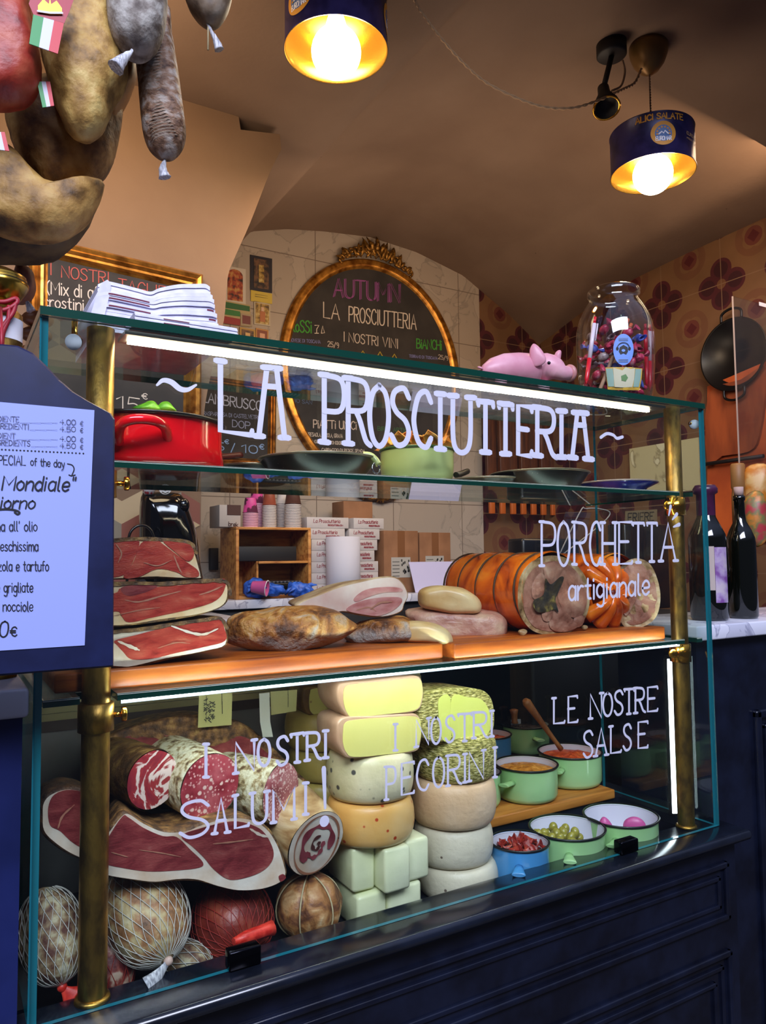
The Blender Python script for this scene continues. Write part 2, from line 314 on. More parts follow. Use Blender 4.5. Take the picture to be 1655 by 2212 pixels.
def serif_glyph(mb, ch, x0, x1, yt0, yt1, yb0, yb1, wpx, plane, hi_bar=False, ser=1.0, lean=0):
    """block letter with slab serifs filling the box; yt/yb given at x0 and x1"""
    if ch == 'A' and hi_bar: wd, st = 6, [(False, [(.6, 0), (2.1, 10)]), (False, [(3.9, 10), (5.4, 0)]), (False, [(1.6, 10), (4.4, 10)]), (False, [(1.7, 7.3), (4.3, 7.3)])]
    else: wd, st = glyph(ch)
    f = quadmap(((x0, yb0), (x1, yb1), (x1, yt1), (x0, yt0)))
    if wd < 2: x0e = .5
    for sm, p in st:
        q = [f(a/wd if wd > 2 else .5+(a-.75)/1.5, b/10) for a, b in p]
        if sm: q = [(v.x, v.y) for v in smooth_open([(a, b, 0) for a, b in q], 5)]
        P3 = [at(a+lean*0, b, plane) for a, b in q]; wm = wpx*mpp(P3[0]); stroke(mb, P3, wm, (0, -1, 0))
        for e in (0, -1):
            a, b = p[e]; a2, b2 = p[1 if e == 0 else -2]
            if abs(b-b2) > abs(a-a2)*1.1 and (b < .6 or b > 9.4):
                c = q[e]; hw = wpx*.72*ser; sl = (yb1-yb0)/max(x1-x0, 1)
                stroke(mb, [at(c[0]-hw, c[1]-sl*hw, plane), at(c[0]+hw, c[1]+sl*hw, plane)], wm*1.05, (0, -1, 0), e=.0007)
            elif abs(a-a2) > abs(b-b2) and ch in 'ETFLZC' and (a > 4.4 or (ch == 'T' and a < 1)):
                c = q[e]; hh = wpx*.55; dy = (1 if b > 5 else -1)
                if ch in 'EFLTZ': stroke(mb, [at(c[0], c[1], plane), at(c[0]+1, c[1]+dy*hh*1.3, plane)], wm*.9, (0, -1, 0), e=.0007)
def write(mb, text, p0, p1, h, pt, wpx, n, mi=0, squeeze=1.0, slant=0):
    """text along the baseline p0..p1 (photo px), h px high; pt maps a px to the surface; fills the length"""
    tot = sum(FT[c][0]+1.3 for c in text)-1.3; L_ = math.hypot(p1[0]-p0[0], p1[1]-p0[1]); u = ((p1[0]-p0[0])/L_, (p1[1]-p0[1])/L_)
    k = L_/tot; x = 0
    for ch in text:
        wd, st = glyph(ch)
        for sm, p in st:
            q = [(p0[0]+(x+a+slant*b)*k*u[0], p0[1]+(x+a+slant*b)*k*u[1]-b/10*h) for a, b in p]
            if sm: q = [(v.x, v.y) for v in smooth_open([(a, b, 0) for a, b in q], 4)]
            P3 = [pt(a, b) for a, b in q]; stroke(mb, P3, wpx*mpp(P3[0]), n, mi)
        x += wd+1.3
# ================================================================== SETTING
def marble_mat(name, a, b_, vein, scale=3, gx=0, gz=0, rough=.3):
    m = bpy.data.materials.new(name); m.use_nodes = True; nt = m.node_tree; N = nt.nodes; L = nt.links; b = N['Principled BSDF']; b.inputs['Roughness'].default_value = rough
    tc = N.new('ShaderNodeTexCoord'); n = N.new('ShaderNodeTexNoise'); n.inputs['Scale'].default_value = scale; n.inputs['Detail'].default_value = 8; n.inputs['Distortion'].default_value = 1.2
    L.new(tc.outputs['Object'], n.inputs['Vector']); r = N.new('ShaderNodeValToRGB'); L.new(n.outputs['Fac'], r.inputs[0]); e = r.color_ramp.elements
    e[0].position = .3; e[0].color = (*lin(a), 1); e[1].position = .7; e[1].color = (*lin(b_), 1); k = e.new(.49); k.color = (*lin(a), 1); k = e.new(.505); k.color = (*lin(vein), 1); k = e.new(.52); k.color = (*lin(b_), 1)
    out = r.outputs[0]
    if gx:
        s = N.new('ShaderNodeSeparateXYZ'); L.new(tc.outputs['Object'], s.inputs[0]); M_ = []
        for ax, g in ((0, gx), (2, gz)):
            d = N.new('ShaderNodeMath'); d.operation = 'DIVIDE'; d.inputs[1].default_value = g; L.new(s.outputs[ax], d.inputs[0])
            f = N.new('ShaderNodeMath'); f.operation = 'FRACT'; L.new(d.outputs[0], f.inputs[0])
            t = N.new('ShaderNodeMath'); t.operation = 'LESS_THAN'; t.inputs[1].default_value = .004/g; L.new(f.outputs[0], t.inputs[0]); M_.append(t)
        q = N.new('ShaderNodeMath'); q.operation = 'MAXIMUM'; L.new(M_[0].outputs[0], q.inputs[0]); L.new(M_[1].outputs[0], q.inputs[1])
        x = N.new('ShaderNodeMixRGB'); L.new(q.outputs[0], x.inputs[0]); L.new(out, x.inputs[1]); x.inputs[2].default_value = (*lin('6a5c52'), 1); out = x.outputs[0]
    L.new(out, b.inputs['Base Color']); return m
def flower_tile(name, ax, per=.33, off=(0, 0)):
    """cement tiles: four dark petals round a pale disc, rosettes on the corners"""
    m = bpy.data.materials.new(name); m.use_nodes = True; nt = m.node_tree; N = nt.nodes; L = nt.links; b = N['Principled BSDF']; b.inputs['Roughness'].default_value = .45
    tc = N.new('ShaderNodeTexCoord'); s = N.new('ShaderNodeSeparateXYZ'); L.new(tc.outputs['Object'], s.inputs[0])
    def mth(op, a, c=None):
        q = N.new('ShaderNodeMath'); q.operation = op
        for i, z in enumerate((a, c)):
            if z is None: continue
            if isinstance(z, (int, float)): q.inputs[i].default_value = z
            else: L.new(z, q.inputs[i])
        return q.outputs[0]
    U = [mth('SUBTRACT', mth('FRACT', mth('ADD', mth('DIVIDE', s.outputs[a], per), o)), .5) for a, o in ((ax, off[0]), (2, off[1]))]
    def circ(cx, cy, r, soft=.02, sx=1, sy=1):
        d = mth('SQRT', mth('ADD', mth('POWER', mth('MULTIPLY', mth('ABSOLUTE', mth('SUBTRACT', U[0], cx)), sx), 2), mth('POWER', mth('MULTIPLY', mth('ABSOLUTE', mth('SUBTRACT', U[1], cy)), sy), 2)))
        return d
    A = mth('ABSOLUTE', U[0]); B = mth('ABSOLUTE', U[1])
    def lobe(a, b2, r):     # distance from petal centre on the axes, by symmetry
        return mth('SQRT', mth('ADD', mth('POWER', mth('ABSOLUTE', mth('SUBTRACT', A, a)), 2), mth('POWER', mth('ABSOLUTE', mth('SUBTRACT', B, b2)), 2)))
    p1 = mth('LESS_THAN', lobe(.2, 0, 0), .165); p2 = mth('LESS_THAN', lobe(0, .2, 0), .165)
    pet = mth('MAXIMUM', p1, p2)
    inn = mth('MAXIMUM', mth('LESS_THAN', lobe(.21, 0, 0), .11), mth('LESS_THAN', lobe(0, .21, 0), .11))
    cen = mth('LESS_THAN', lobe(0, 0, 0), .07); dot = mth('LESS_THAN', lobe(.5, .5, 0), .13); dot2 = mth('LESS_THAN', mth('ADD', mth('SUBTRACT', .5, A), mth('SUBTRACT', .5, B)), .09)
    ring = mth('MULTIPLY', mth('LESS_THAN', lobe(.5, .5, 0), .27), mth('GREATER_THAN', lobe(.44, .44, 0), .10))
    gr = mth('MAXIMUM', mth('LESS_THAN', A, .006), mth('LESS_THAN', B, .006))
    col = None
    def mix(fac, c1, c2):
        x = N.new('ShaderNodeMixRGB'); L.new(fac, x.inputs[0])
        if isinstance(c1, str): x.inputs[1].default_value = (*lin(c1), 1)
        else: L.new(c1, x.inputs[1])
        x.inputs[2].default_value = (*lin(c2), 1); return x.outputs[0]
    col = mix(ring, '7c5a3e', '744e38'); col = mix(dot, col, '6a3830'); col = mix(dot2, col, '552024'); col = mix(pet, col, '52222a'); col = mix(inn, col, '3d1a22'); col = mix(cen, col, '7a5238'); col = mix(gr, col, '8a6c54')
    n = N.new('ShaderNodeTexNoise'); n.inputs['Scale'].default_value = 6; L.new(tc.outputs['Object'], n.inputs['Vector'])
    x = N.new('ShaderNodeMixRGB'); x.blend_type = 'MULTIPLY'; x.inputs[0].default_value = .5; L.new(col, x.inputs[1]); L.new(n.outputs['Fac'], x.inputs[2])
    L.new(x.outputs[0], b.inputs['Base Color']); return m
PLASTER = mk('beige_plaster', '7c6553', .8, mix=[(.3, '745d4c'), (.7, '836c5a')], scale=2.5, bump=.3, bscale=60, spots=(9, .035, '4a3a2c', .3))
MARBW = marble_mat('marble_wall', 'a39688', 'a99c8e', '8c8378', 4, .44, .3)
MARB = marble_mat('white_marble', 'c9c9d8', 'dedeea', '9a9ab0', 5, rough=.2)
TILEB = flower_tile('flower_tiles_back', 0, .33, (.1, .17)); TILER = flower_tile('flower_tiles_right', 1, .33, (.30, .17))
YB = 2.3; XR = 2.95
zA = [(-1, 1.9), (.3, 1.95), (.8, 1.98), (1.04, 2.0), (1.134, 2.125), (1.325, 2.179), (1.527, 2.211), (1.795, 2.239), (2.083, 2.216), (2.392, 2.145), (2.722, 1.972), (2.95, 1.825), (3.4, 1.5)]
zB = [(-.3, 1.98), (0, 2.0), (.4, 2.015), (.859, 2.02), (1.22, 2.008), (1.55, 1.99), (1.69, 1.975), (1.976, 1.914), (2.3, 1.825), (2.6, 1.7)]
def interp(t, tab):
    for (a, b), (c, d) in zip(tab, tab[1:]):
        if a <= t <= c:
            k = (t-a)/(c-a); k2 = k; return b*(1-k2)+d*k2
    return tab[0][1] if t < tab[0][0] else tab[-1][1]
def vault(x, y):
    a, b = interp(x, zA), interp(y, zB); k = .03; h = max(k-abs(a-b), 0)/k
    wgt = min(1, max(0, (XR-x)/.02, (YB-y)/.02)) if (XR-x < .02 or YB-y < .02) else 1
    z = max(a, b)+h*h*k*.25*wgt
    return z
mb = MB(); nx, ny = 150, 150; X0, Y0 = -.9, .02
grid = [[V((X0+(XR-X0)*i/nx, Y0+(YB-Y0)*j/ny, 0)) for i in range(nx+1)] for j in range(ny+1)]
vs = [V((p.x, p.y, vault(p.x, p.y))) for r in grid for p in r]
mb.add(vs, [(j*(nx+1)+i, j*(nx+1)+i+1, (j+1)*(nx+1)+i+1, (j+1)*(nx+1)+i) for j in range(ny) for i in range(nx)], 0, True)
up = [v+V((0, 0, .35)) for v in (vs[0], vs[nx], vs[-1], vs[-1-nx])]
struct('ceiling', mb, PLASTER)
# back wall: marble slabs, then flower tiles near the corner
xb = at(1038, 800, YB).x
mb = MB(); zb = -.95
def wall_poly(x0, x1, n=30):
    return [V((x0, YB, zb)), V((x1, YB, zb))]+[V((x1+(x0-x1)*i/n, YB, interp(x1+(x0-x1)*i/n, zA)+.01)) for i in range(n+1)]
mb.prism(wall_poly(-.9, xb), (0, .1, 0), 0); mb.prism(wall_poly(xb, XR+.02), (0, .1, 0), 1)
struct('wall_back', mb, [MARBW, TILEB])
mb = MB(); n = 30
poly = [V((XR, 2.4, zb)), V((XR, .3, zb))]+[V((XR, .3+2.1*i/n, interp(.3+2.1*i/n, zB)+.01)) for i in range(n+1)]
mb.prism(poly, (.1, 0, 0), 0); struct('wall_right', mb, TILER)
mb = MB(); mb.box((-1.0, 0.02, zb), (-.9, 2.4, 2.4)); struct('wall_left', mb, PLASTER)
mb = MB(); mb.box((-1.0, -1.6, zb-.05), (3.1, 2.4, zb)); struct('floor', mb, mk('dark_floor', '3a3430', .6, mix=[(.4, '332e2b'), (.6, '433c37')], scale=8))
# arch pier on the left, hexagon-cube tiles on its foot
YP = 1.25
pe = [(430, 1400), (432, 1300), (435, 1050), (440, 900), (462, 780), (484, 690), (492, 600), (508, 555), (541, 480), (582, 375), (608, 322), (604, 290), (520, 280), (505, 180), (300, 120), (0, 20), (-150, -40)]
pl = [at(a, b, YP) for a, b in pe]; curve = smooth_open(pl[:11], 5)+pl[11:]
curve = [p for p in curve]; poly = [V((-.88, YP, curve[-1].z)), V((-.88, YP, -.95)), V((curve[0].x, YP, -.95))]+curve
mb = MB(); mb.prism(poly, (0, .25, 0), 0); struct('wall_pier', mb, mk('pier_plaster', '7a6049', .8, mix=[(.3, '725842'), (.7, '826850')], scale=2.5, bump=.3, bscale=60, spots=(9, .035, '4a3a2c', .3)))
HC = [mk('tile_cream', 'b09a78', .45), mk('tile_rust', '7a4638', .45), mk('tile_grey', '7d7466', .45)]
mb = MB(); hw = .058; q = at(432, 1330, YP); zt_ = at(330, 1040, YP).z
for i in range(0, 12):
    for j in range(0, 12):
        cx = q.x-hw-.002-i*2*hw-(hw if j % 2 else 0)+hw*.0; cz = .30+j*hw*1.732; h_ = hw/math.cos(PI/6)
        if cz > zt_ or cx+hw > q.x+.03: continue
        hx = [V((min(cx+h_*math.cos(PI/6+k*PI/3), q.x), YP-.003, cz+h_*math.sin(PI/6+k*PI/3))) for k in range(6)]; c = V((min(cx, q.x), YP-.003, cz))
        for k in range(3): mb.quad([c, hx[2*k-1 if k else 5], hx[2*k], hx[2*k+1]], (k+i+j) % 3)
struct('trim_1', mb, HC)
# facade: marble sills, navy panelling, lintel
mb = MB(); mb.box((-1.2, .0, .369), (-.006, .42, .405), bev=.005); struct('trim_2', mb, MARB)
mb = MB(); mb.box((1.312, .045, .372), (2.9, .33, .405), bev=.004); struct('trim_3', mb, MARB)
def ridge(mb, x0, x1, z0, z1, y, wd, d, mi=0):
    for lo, hi in (((x0, y-d, z1-wd), (x1, y+.004, z1)), ((x0, y-d, z0), (x1, y+.004, z0+wd)), ((x0, y-d, z0), (x0+wd, y+.004, z1)), ((x1-wd, y-d, z0), (x1, y+.004, z1))):
        mb.box(lo, hi, mi, bev=min(wd, d)*.42)
mb = MB(); mb.box((1.345, .075, -.95), (2.9, .3, .372)); a = at(1630, 1535, .07)
ridge(mb, a.x, 2.6, -.8, a.z, .075, .02, .012); ridge(mb, a.x+.035, 2.56, -.76, a.z-.035, .075, .014, .01)
struct('wall_front', mb, NAVYD)
mb = MB(); mb.box((-1.2, .012, -.95), (-.012, .3, .369)); struct('wall_front_left', mb, NAVY)
mb = MB(); mb.box((-1.2, -.1, 2.03), (3.1, .018, 2.6)); struct('wall_lintel', mb, NAVY)
# ================================================================== GLASS DISPLAY CASE
ZT, ZS, ZM, WD = .8719, .692, .386, 1.3; DK = -.05      # DK: bottom of the sunken tray in the lower compartment
case = thing('display_case', 'glass display case with brass posts, lit shelves and hand-painted white lettering', 'display case', (.65, .2, 0))
def pane_box(name, lo, hi, chamf=False, edge=EDGE):
    mb = MB(); mb.box(lo, hi, 0)
    # faces order: bottom, top, front, right, back, left
    dims = [hi[i]-lo[i] for i in range(3)]; thin = dims.index(min(dims)); big = {2: (0, 1), 1: (2, 4), 0: (3, 5)}[thin]
    mb.m = [0 if i in big else 1 for i in range(6)]
    if chamf:
        e = .0016; mb.quad([V((lo[0], lo[1]-.0004, hi[2]-e)), V((hi[0], lo[1]-.0004, hi[2]-e)), V((hi[0], lo[1]+e*.6, hi[2]+.0003)), V((lo[0], lo[1]+e*.6, hi[2]+.0003))], 2)
    return mb.build(name, [G_SHELF if thin == 2 else G_PANE, edge, CHAM], case)
pane_box('top_slab', (-.002, -.002, ZT), (WD+.002, .31, ZT+.011), False)
pane_box('front_pane', (.0005, 0, .0), (WD-.0005, .007, ZT-.0005), edge=EDGEB)
pane_box('side_pane', (-.001, .0075, .0), (.009, .31, ZT-.0005), edge=EDGEB)
pane_box('side_pane', (WD-.008, .0075, .0), (WD, .31, ZT-.0005), edge=EDGEB)
pane_box('side_pane', (-.001, .3105, 0), (.009, .66, ZM-.012), edge=EDGEB)
pane_box('side_pane', (WD-.008, .3105, 0), (WD, .66, ZM-.012), edge=EDGEB)
PL, PR = (.0765, .0285), (1.236, .031)
pane_box('upper_shelf', (.012, .0095, ZS-.009), (PR[0]-.012, .31, ZS), True)
pane_box('upper_shelf', (PR[0]+.024, .012, ZS-.009), (WD-.03, .31, ZS), False)
pane_box('middle_shelf', (.0105, .0095, ZM-.009), (PL[0]-.023, .36, ZM), True)
pane_box('middle_shelf', (PL[0]-.0225, .048, ZM-.009), (PL[0]+.0225, .36, ZM), False)
pane_box('middle_shelf', (PL[0]+.023, .0095, ZM-.009), (PR[0]-.012, .36, ZM), True)
pane_box('middle_shelf', (PR[0]+.027, .0095, ZM-.009), (WD-.02, .36, ZM), True)
for (x, y), r in ((PL, .0178), (PR, .0168)):
    mb = MB(); mb.lathe([(r, .0), (r, .2), (r, .36), (r, .6), (r, ZT)], (x, y, 0), n=40, caps=(False, True)); mb.lathe([(r*1.25, .0), (r*1.2, .004), (r, .0055)], (x, y, 0), n=40)
    p = mb.build('post', BRASS, case)
    for z in (ZM-.012, ZS-.012):
        mb = MB(); R2 = r*1.27
        mb.lathe([(r*1.02, z+.001), (R2, z), (R2, z-.036), (r*1.02, z-.037)], (x, y, 0), n=40, caps=(False, False))
        s = 1 if x < .5 else -1
        cl_ = mb.build('shelf_clamp', BRASSP if x > .5 else BRASS, case); mb = MB()
        mb.tube([(x+s*R2*.9, y-.006, z-.017), (x+s*(R2+.009), y-.006, z-.017)], .0035, 12); mb.lathe([(.0, 0), (.0085, 0), (.0095, .001), (.0095, .006), (.0085, .007), (0, .007)], (x+s*(R2+.008), y-.006, z-.017), axis=(s*.8, -.6 if s < 0 else -.1, 0), n=24)
        mb.build('clamp_screw', BRASSP, cl_)
# glass stand-offs under the top slab
for x, s, px in ((.044, 1, 0), (WD-.035, -1, 1)):
    mb = MB(); c = at(163, 737, .035) if s > 0 else at(1497, 918, .03)
    if s > 0: mb.tube([c+V((0, .008, .0)), c+V((0, .008, .03)), (c.x, c.y+.008, ZT)], .0042, 10, 1); mb.ball(c, .0095, 0, 20); mb.lathe([(0, 0), (.0105, 0), (.0105, .0025), (0, .0025)], c+V((-.003, -.006, -.003)), axis=(-.3, -.9, -.3), mi=2)
    else: mb.tube([c, V((WD-.008, c.y, c.z+.003))], .004, 10, 1); mb.ball(c, .0085, 0, 20); mb.lathe([(0, 0), (.01, 0), (.01, .003), (0, .003)], c+V((-.003, -.006, 0)), axis=(-.8, -.6, 0), mi=2)
    mb.build('stand_off', [GOLDD, BRASSP, WHITE], case)
# lamps of the case
def led(name, a, b, wd, dn, str_, col, par=None, up=V((0, 0, 1))):
    a, b = V(a), V(b); d = (b-a).normalized(); s = d.cross(V(dn)).normalized()
    mb = MB(); e = V(dn)*.0035
    mb.prism([a-s*wd/2, b-s*wd/2, b+s*wd/2, a+s*wd/2], e*1, 0)
    m = mk(name+'_light', col, .5, emit=str_)
    return mb.build('lamp_strip', m, par or case)
mb = MB(); mb.box((.105, .014, ZT-.006), (1.196, .062, ZT-.0006), 0); prof = mb.build('lamp_profile', mk('aluminium', 'a8a294', .35, .9), case)
led('top_lamp', (.115, .046, ZT-.0062), (1.18, .046, ZT-.0062), .0075, (0, 0, -1), 36, (1, .82, .6), prof)
led('shelf_lamp', (PL[0]+.03, .018, ZM-.0098), (PR[0]-.03, .017, ZM-.0098), .006, (0, 0, -1), 38, (.9, .96, 1))
mb = MB(); mb.box((PL[0]+.028, .0095, ZM-.013), (PR[0]-.028, .0115, ZM-.0095)); mb.build('lamp_profile', mk('white_diffuser', (.75, .85, 1), .4, emit=.9), case)
led('side_lamp', (1.2665, .082, .008), (1.2665, .082, .335), .013, (-.45, -.9, 0), 5, (.82, .92, 1))
mb = MB(); mb.box((1.2685, .086, 0), (1.2905, .1, .34)); mb.build('lamp_profile', STEEL, case)
# back rail, back panels and deck of the lower compartment
mb = MB()
for k, (z0, z1, d) in enumerate(((.318, .328, .0), (.306, .3175, .004), (.294, .3055, .001), (.275, .2935, .006))): mb.box((.012, .355+d, z0), (.8, .37, z1), 0 if k < 3 else 1)
mb.build('back_rail', [mk('anodised_rail', 'b0a878', .3, .6), mk('brown_strip', '4a3c34', .5)], case)
mb = MB(); mb.box((.012, .372, 0), (.75, .38, .376)); mb.build('back_panel', mk('grey_back_panel', '8a8884', .6), case)
mb = MB(); mb.box((.752, .64, 0), (1.285, .65, .376)); mb.build('back_panel', mk('dark_back_glass', '10181c', .12, spec=.7), case)
mb = MB(); mb.box((.744, .381, 0), (.7505, .64, .376)); mb.build('back_panel', MATS['dark_back_glass'], case)
# glass clips
for a in ((530, 2056), (1360, 1820)):
    c = at(a[0], a[1], -.004); mb = MB(); mb.box((c.x-.023, -.006, .0), (c.x+.023, .0145, .026 if a[0] < 1000 else .024), bev=.0025); mb.build('glass_clip', [mk('dark_chrome', '1c1c22', .12, .9)], case)
# counter carrying the case
counter = thing('counter', 'dark navy panelled counter with a bullnose ledge under the glass display case', 'counter', (.6, .3, -.95))
TOPM = mk('glossy_dark_top', '12161f', .16, spec=.7, mix=[(.4, '0f1219'), (.6, '171c28')], scale=12); TRY = .243
mb = MB(); mb.box((-.03, -.0515, -.0205), (1.337, .052, -.0005), bev=.0085); mb.build('ledge', TOPM, counter)
mb = MB(); mb.box((-.03, .0525, -.0205), (.0115, .68, -.0005)); mb.build('side_strip', TOPM, counter)
mb = MB(); mb.box((1.272, .0525, -.0205), (1.337, .68, -.0005)); mb.build('side_strip', TOPM, counter)
mb = MB(); mb.box((.012, TRY, -.0595), (1.2715, .68, -.0003)); mb.build('rear_tier', TOPM, counter)
mb = MB(); mb.box((.012, .0525, -.062), (1.2715, TRY-.0005, DK-.0005)); mb.build('sunken_tray', mk('dark_tray', '1c1f26', .35), counter)
mb = MB(); mb.box((-.02, -.02, -.9495), (1.318, .6, -.0625)); mb.box((-.02, -.02, -.0624), (1.318, .052, -.021)); mb.box((-.02, .0521, -.0624), (.0115, .6, -.021)); mb.box((1.272, .0521, -.0624), (1.318, .6, -.021))
mb.build('body', NAVYD, counter)
for z0, z1 in ((-.175, -.062), (-.62, -.235)):
    mb = MB(); ridge(mb, .06, 1.29, z0, z1, -.02, .012, .008); ridge(mb, .085, 1.265, z0+.025, z1-.025, -.02, .009, .005)
    if z1-z0 > .2: ridge(mb, .11, 1.24, z0+.05, z1-.05, -.02, .009, .007)
    mb.build('panel_moulding', NAVYD, counter)
# lettering painted on the front pane
def letters(name, rows, wpx, **kw):
    mb = MB(); PLN = -.0002
    for r in rows: serif_glyph(mb, *r, wpx, PLN, **kw)
    return mb
mb = letters('l', [('L', 476, 543, 780, 784, 931, 940), ('A', 552, 621, 792, 798, 942, 946), ('P', 700, 743, 810, 816, 955, 960), ('R', 752, 796, 817, 822, 958, 962), ('O', 798, 839, 832, 834, 962, 966), ('S', 845, 884, 838, 840, 960, 964), ('C', 893, 930, 845, 847, 964, 967), ('I', 940, 962, 850, 852, 969, 971), ('U', 978, 1016, 855, 859, 977, 979), ('T', 1032, 1064, 866, 870, 976, 978), ('T', 1077, 1106, 871, 875, 980, 981), ('E', 1119, 1147, 876, 880, 982, 985), ('R', 1160, 1198, 880, 883, 984, 988), ('I', 1203, 1222, 887, 889, 987, 988), ('A', 1231, 1275, 891, 893, 988, 992)], 12.5, hi_bar=True)
# outer stems read a little lighter than the pane so every stroke is one coat of paint
for pts in ([(339, 832), (352, 822), (370, 826), (388, 840), (405, 842), (423, 832)], [(1297, 945), (1310, 937), (1324, 940), (1332, 947), (1344, 944)]):
    P3 = smooth_open([at(a, b, -.0002) for a, b in pts], 5); m_ = mpp(P3[0]); k = len(P3); stroke(mb, P3, [m_*(5+8*math.sin(PI*i/(k-1))) if pts[0][0] < 500 else 7*m_ for i in range(k)], (0, -1, 0))
mb.build('lettering', PAINT, case)
mb = letters('p', [('P', 1170, 1199, 1127, 1129, 1222, 1222), ('O', 1204, 1230, 1127, 1127, 1222, 1222), ('R', 1240, 1268, 1128, 1129, 1219, 1220), ('C', 1274, 1296, 1128, 1128, 1221, 1221), ('H', 1301, 1328, 1129, 1129, 1219, 1219), ('E', 1337, 1364, 1128, 1128, 1218, 1217), ('T', 1366, 1390, 1130, 1130, 1215, 1215), ('T', 1397, 1418, 1130, 1130, 1213, 1213), ('A', 1427, 1459, 1130, 1130, 1212, 1211)], 6.5, hi_bar=False)
for (a, b), w0, w1 in ((((1444, 1113), (1448, 1094)), 4, 8), (((1452, 1122), (1461, 1111)), 4, 9), (((1455, 1138), (1467, 1133)), 4, 9)):
    stroke(mb, [at(*a, -.0002), at(*b, -.0002)], [w0*mpp(at(*a, 0)), w1*mpp(at(*a, 0))], (0, -1, 0))
pf = lambda a, b: at(a, b, -.0002)
write(mb, 'artigianale', (1228, 1297), (1402, 1284), 45, pf, 5.5, (0, -1, 0)); mb.build('lettering', PAINT, case)
mb = letters('s', [('I', 433, 456, 1608, 1606, 1678, 1678), ('N', 509, 549, 1604, 1598, 1670, 1664), ('O', 557, 583, 1597, 1596, 1654, 1654), ('S', 598, 622, 1592, 1590, 1654, 1650), ('T', 628, 655, 1587, 1583, 1647, 1645), ('R', 663, 690, 1583, 1580, 1642, 1639), ('I', 696, 710, 1579, 1578, 1637, 1636),
    ('S', 389, 452, 1733, 1727, 1812, 1802), ('A', 463, 491, 1726, 1722, 1800, 1797), ('L', 508, 536, 1718, 1714, 1789, 1783), ('U', 545, 576, 1713, 1709, 1781, 1776), ('M', 590, 635, 1706, 1700, 1776, 1769), ('I', 652, 668, 1692, 1690, 1759, 1758)], 7)
stroke(mb, [pf(699, 1660), pf(702, 1745)], [11*mpp(pf(700, 1700)), 6*mpp(pf(700, 1700))], (0, -1, 0)); c = pf(701, 1774); mb.prism([c+V((math.cos(t)*.0078, 0, math.sin(t)*.0082)) for t in [i*PI/10 for i in range(20)]], (0, .0002, 0))
mb.build('lettering', PAINT, case)
mb = letters('q', [('I', 845, 862, 1565, 1563, 1621, 1620), ('N', 899, 926, 1555, 1551, 1613, 1608), ('O', 931, 952, 1550, 1549, 1607, 1606), ('S', 962, 982, 1547, 1545, 1604, 1601), ('T', 989, 1017, 1543, 1541, 1601, 1600), ('R', 1023, 1051, 1539, 1536, 1594, 1593), ('I', 1056, 1068, 1536, 1535, 1591, 1590),
    ('P', 834, 854, 1656, 1654, 1727, 1725), ('E', 867, 893, 1649, 1645, 1717, 1712), ('C', 900, 925, 1642, 1640, 1709, 1705), ('O', 935, 959, 1636, 1634, 1701, 1699), ('R', 967, 994, 1632, 1628, 1697, 1693), ('I', 999, 1009, 1629, 1628, 1690, 1689), ('N', 1013, 1044, 1625, 1620, 1687, 1682), ('I', 1064, 1074, 1615, 1614, 1679, 1678)], 5.5)
mb.build('lettering', PAINT, case)
mb = letters('t', [('L', 1196, 1218, 1508, 1507, 1563, 1561), ('E', 1227, 1246, 1505, 1503, 1561, 1559), ('N', 1275, 1299, 1500, 1497, 1552, 1550), ('O', 1302, 1322, 1497, 1496, 1547, 1546), ('S', 1327, 1345, 1493, 1491, 1544, 1543), ('T', 1348, 1368, 1489, 1488, 1543, 1541), ('R', 1372, 1392, 1486, 1485, 1540, 1538), ('E', 1399, 1419, 1485, 1483, 1537, 1535),
    ('S', 1260, 1280, 1580, 1578, 1637, 1634), ('A', 1286, 1310, 1574, 1572, 1633, 1630), ('L', 1319, 1340, 1569, 1567, 1627, 1624), ('S', 1346, 1363, 1565, 1564, 1621, 1619), ('E', 1378, 1398, 1560, 1558, 1616, 1614)], 5.5)
mb.build('lettering', PAINT, case)
# ================================================================== BACK OF THE SHOP
def flat_pt(y): return lambda a, b: at(a, b, y)
WOOD = mk('crate_wood', 'c07c38', .55, mix=[(.35, '9c5e26'), (.5, 'c48440'), (.7, 'd69a50')], scale=9, stretch=(1, 6, 6), bump=.3)
ORW = mk('orange_board_wood', '9a4a1c', .5, mix=[(.35, '7e3814'), (.65, 'ab5622')], scale=8, stretch=(5, 5, .8))
CARD = mk('brown_cardboard', '8a5f3e', .8, mix=[(.4, '7f5637'), (.6, '946746')], scale=6)
DARKW = mk('dark_back_wood', '4a2614', .5, mix=[(.35, '38190c'), (.65, '5e331a')], scale=7, stretch=(6, 6, .8))
zc = .401
mb = MB(); mb.box((.62, 1.86, zc-.036), (2.9, 2.29, zc), 0, bev=.003); mb.box((-.2, .93, zc-.036), (.6199, 1.245, zc), 0, bev=.003)
wt = tag(mb.build('worktop', MARB), 'white marble worktop along the back wall carrying the wooden crate and the boxes', 'worktop')
bc = thing('back_cabinet', 'dark cabinet under the white marble worktop at the back', 'cabinet', (1.7, 2.1, -.95))
mb = MB(); mb.box((.64, 1.89, -.9495), (2.88, 2.285, zc-.0365), bev=.004); mb.build('body', BLACKM, bc)
for k in range(4): mb = MB(); mb.box((.68+k*.55, 1.878, -.85), (1.18+k*.55, 1.8895, zc-.08), bev=.004); mb.build('door', BLACKM, bc)
lc = tag(MB().box((-.18, .96, -.9495), (.6, 1.24, zc-.0365), bev=.004).build('low_cabinet', BLACKM), 'black cabinet under the worktop against the tiled pier', 'cabinet')
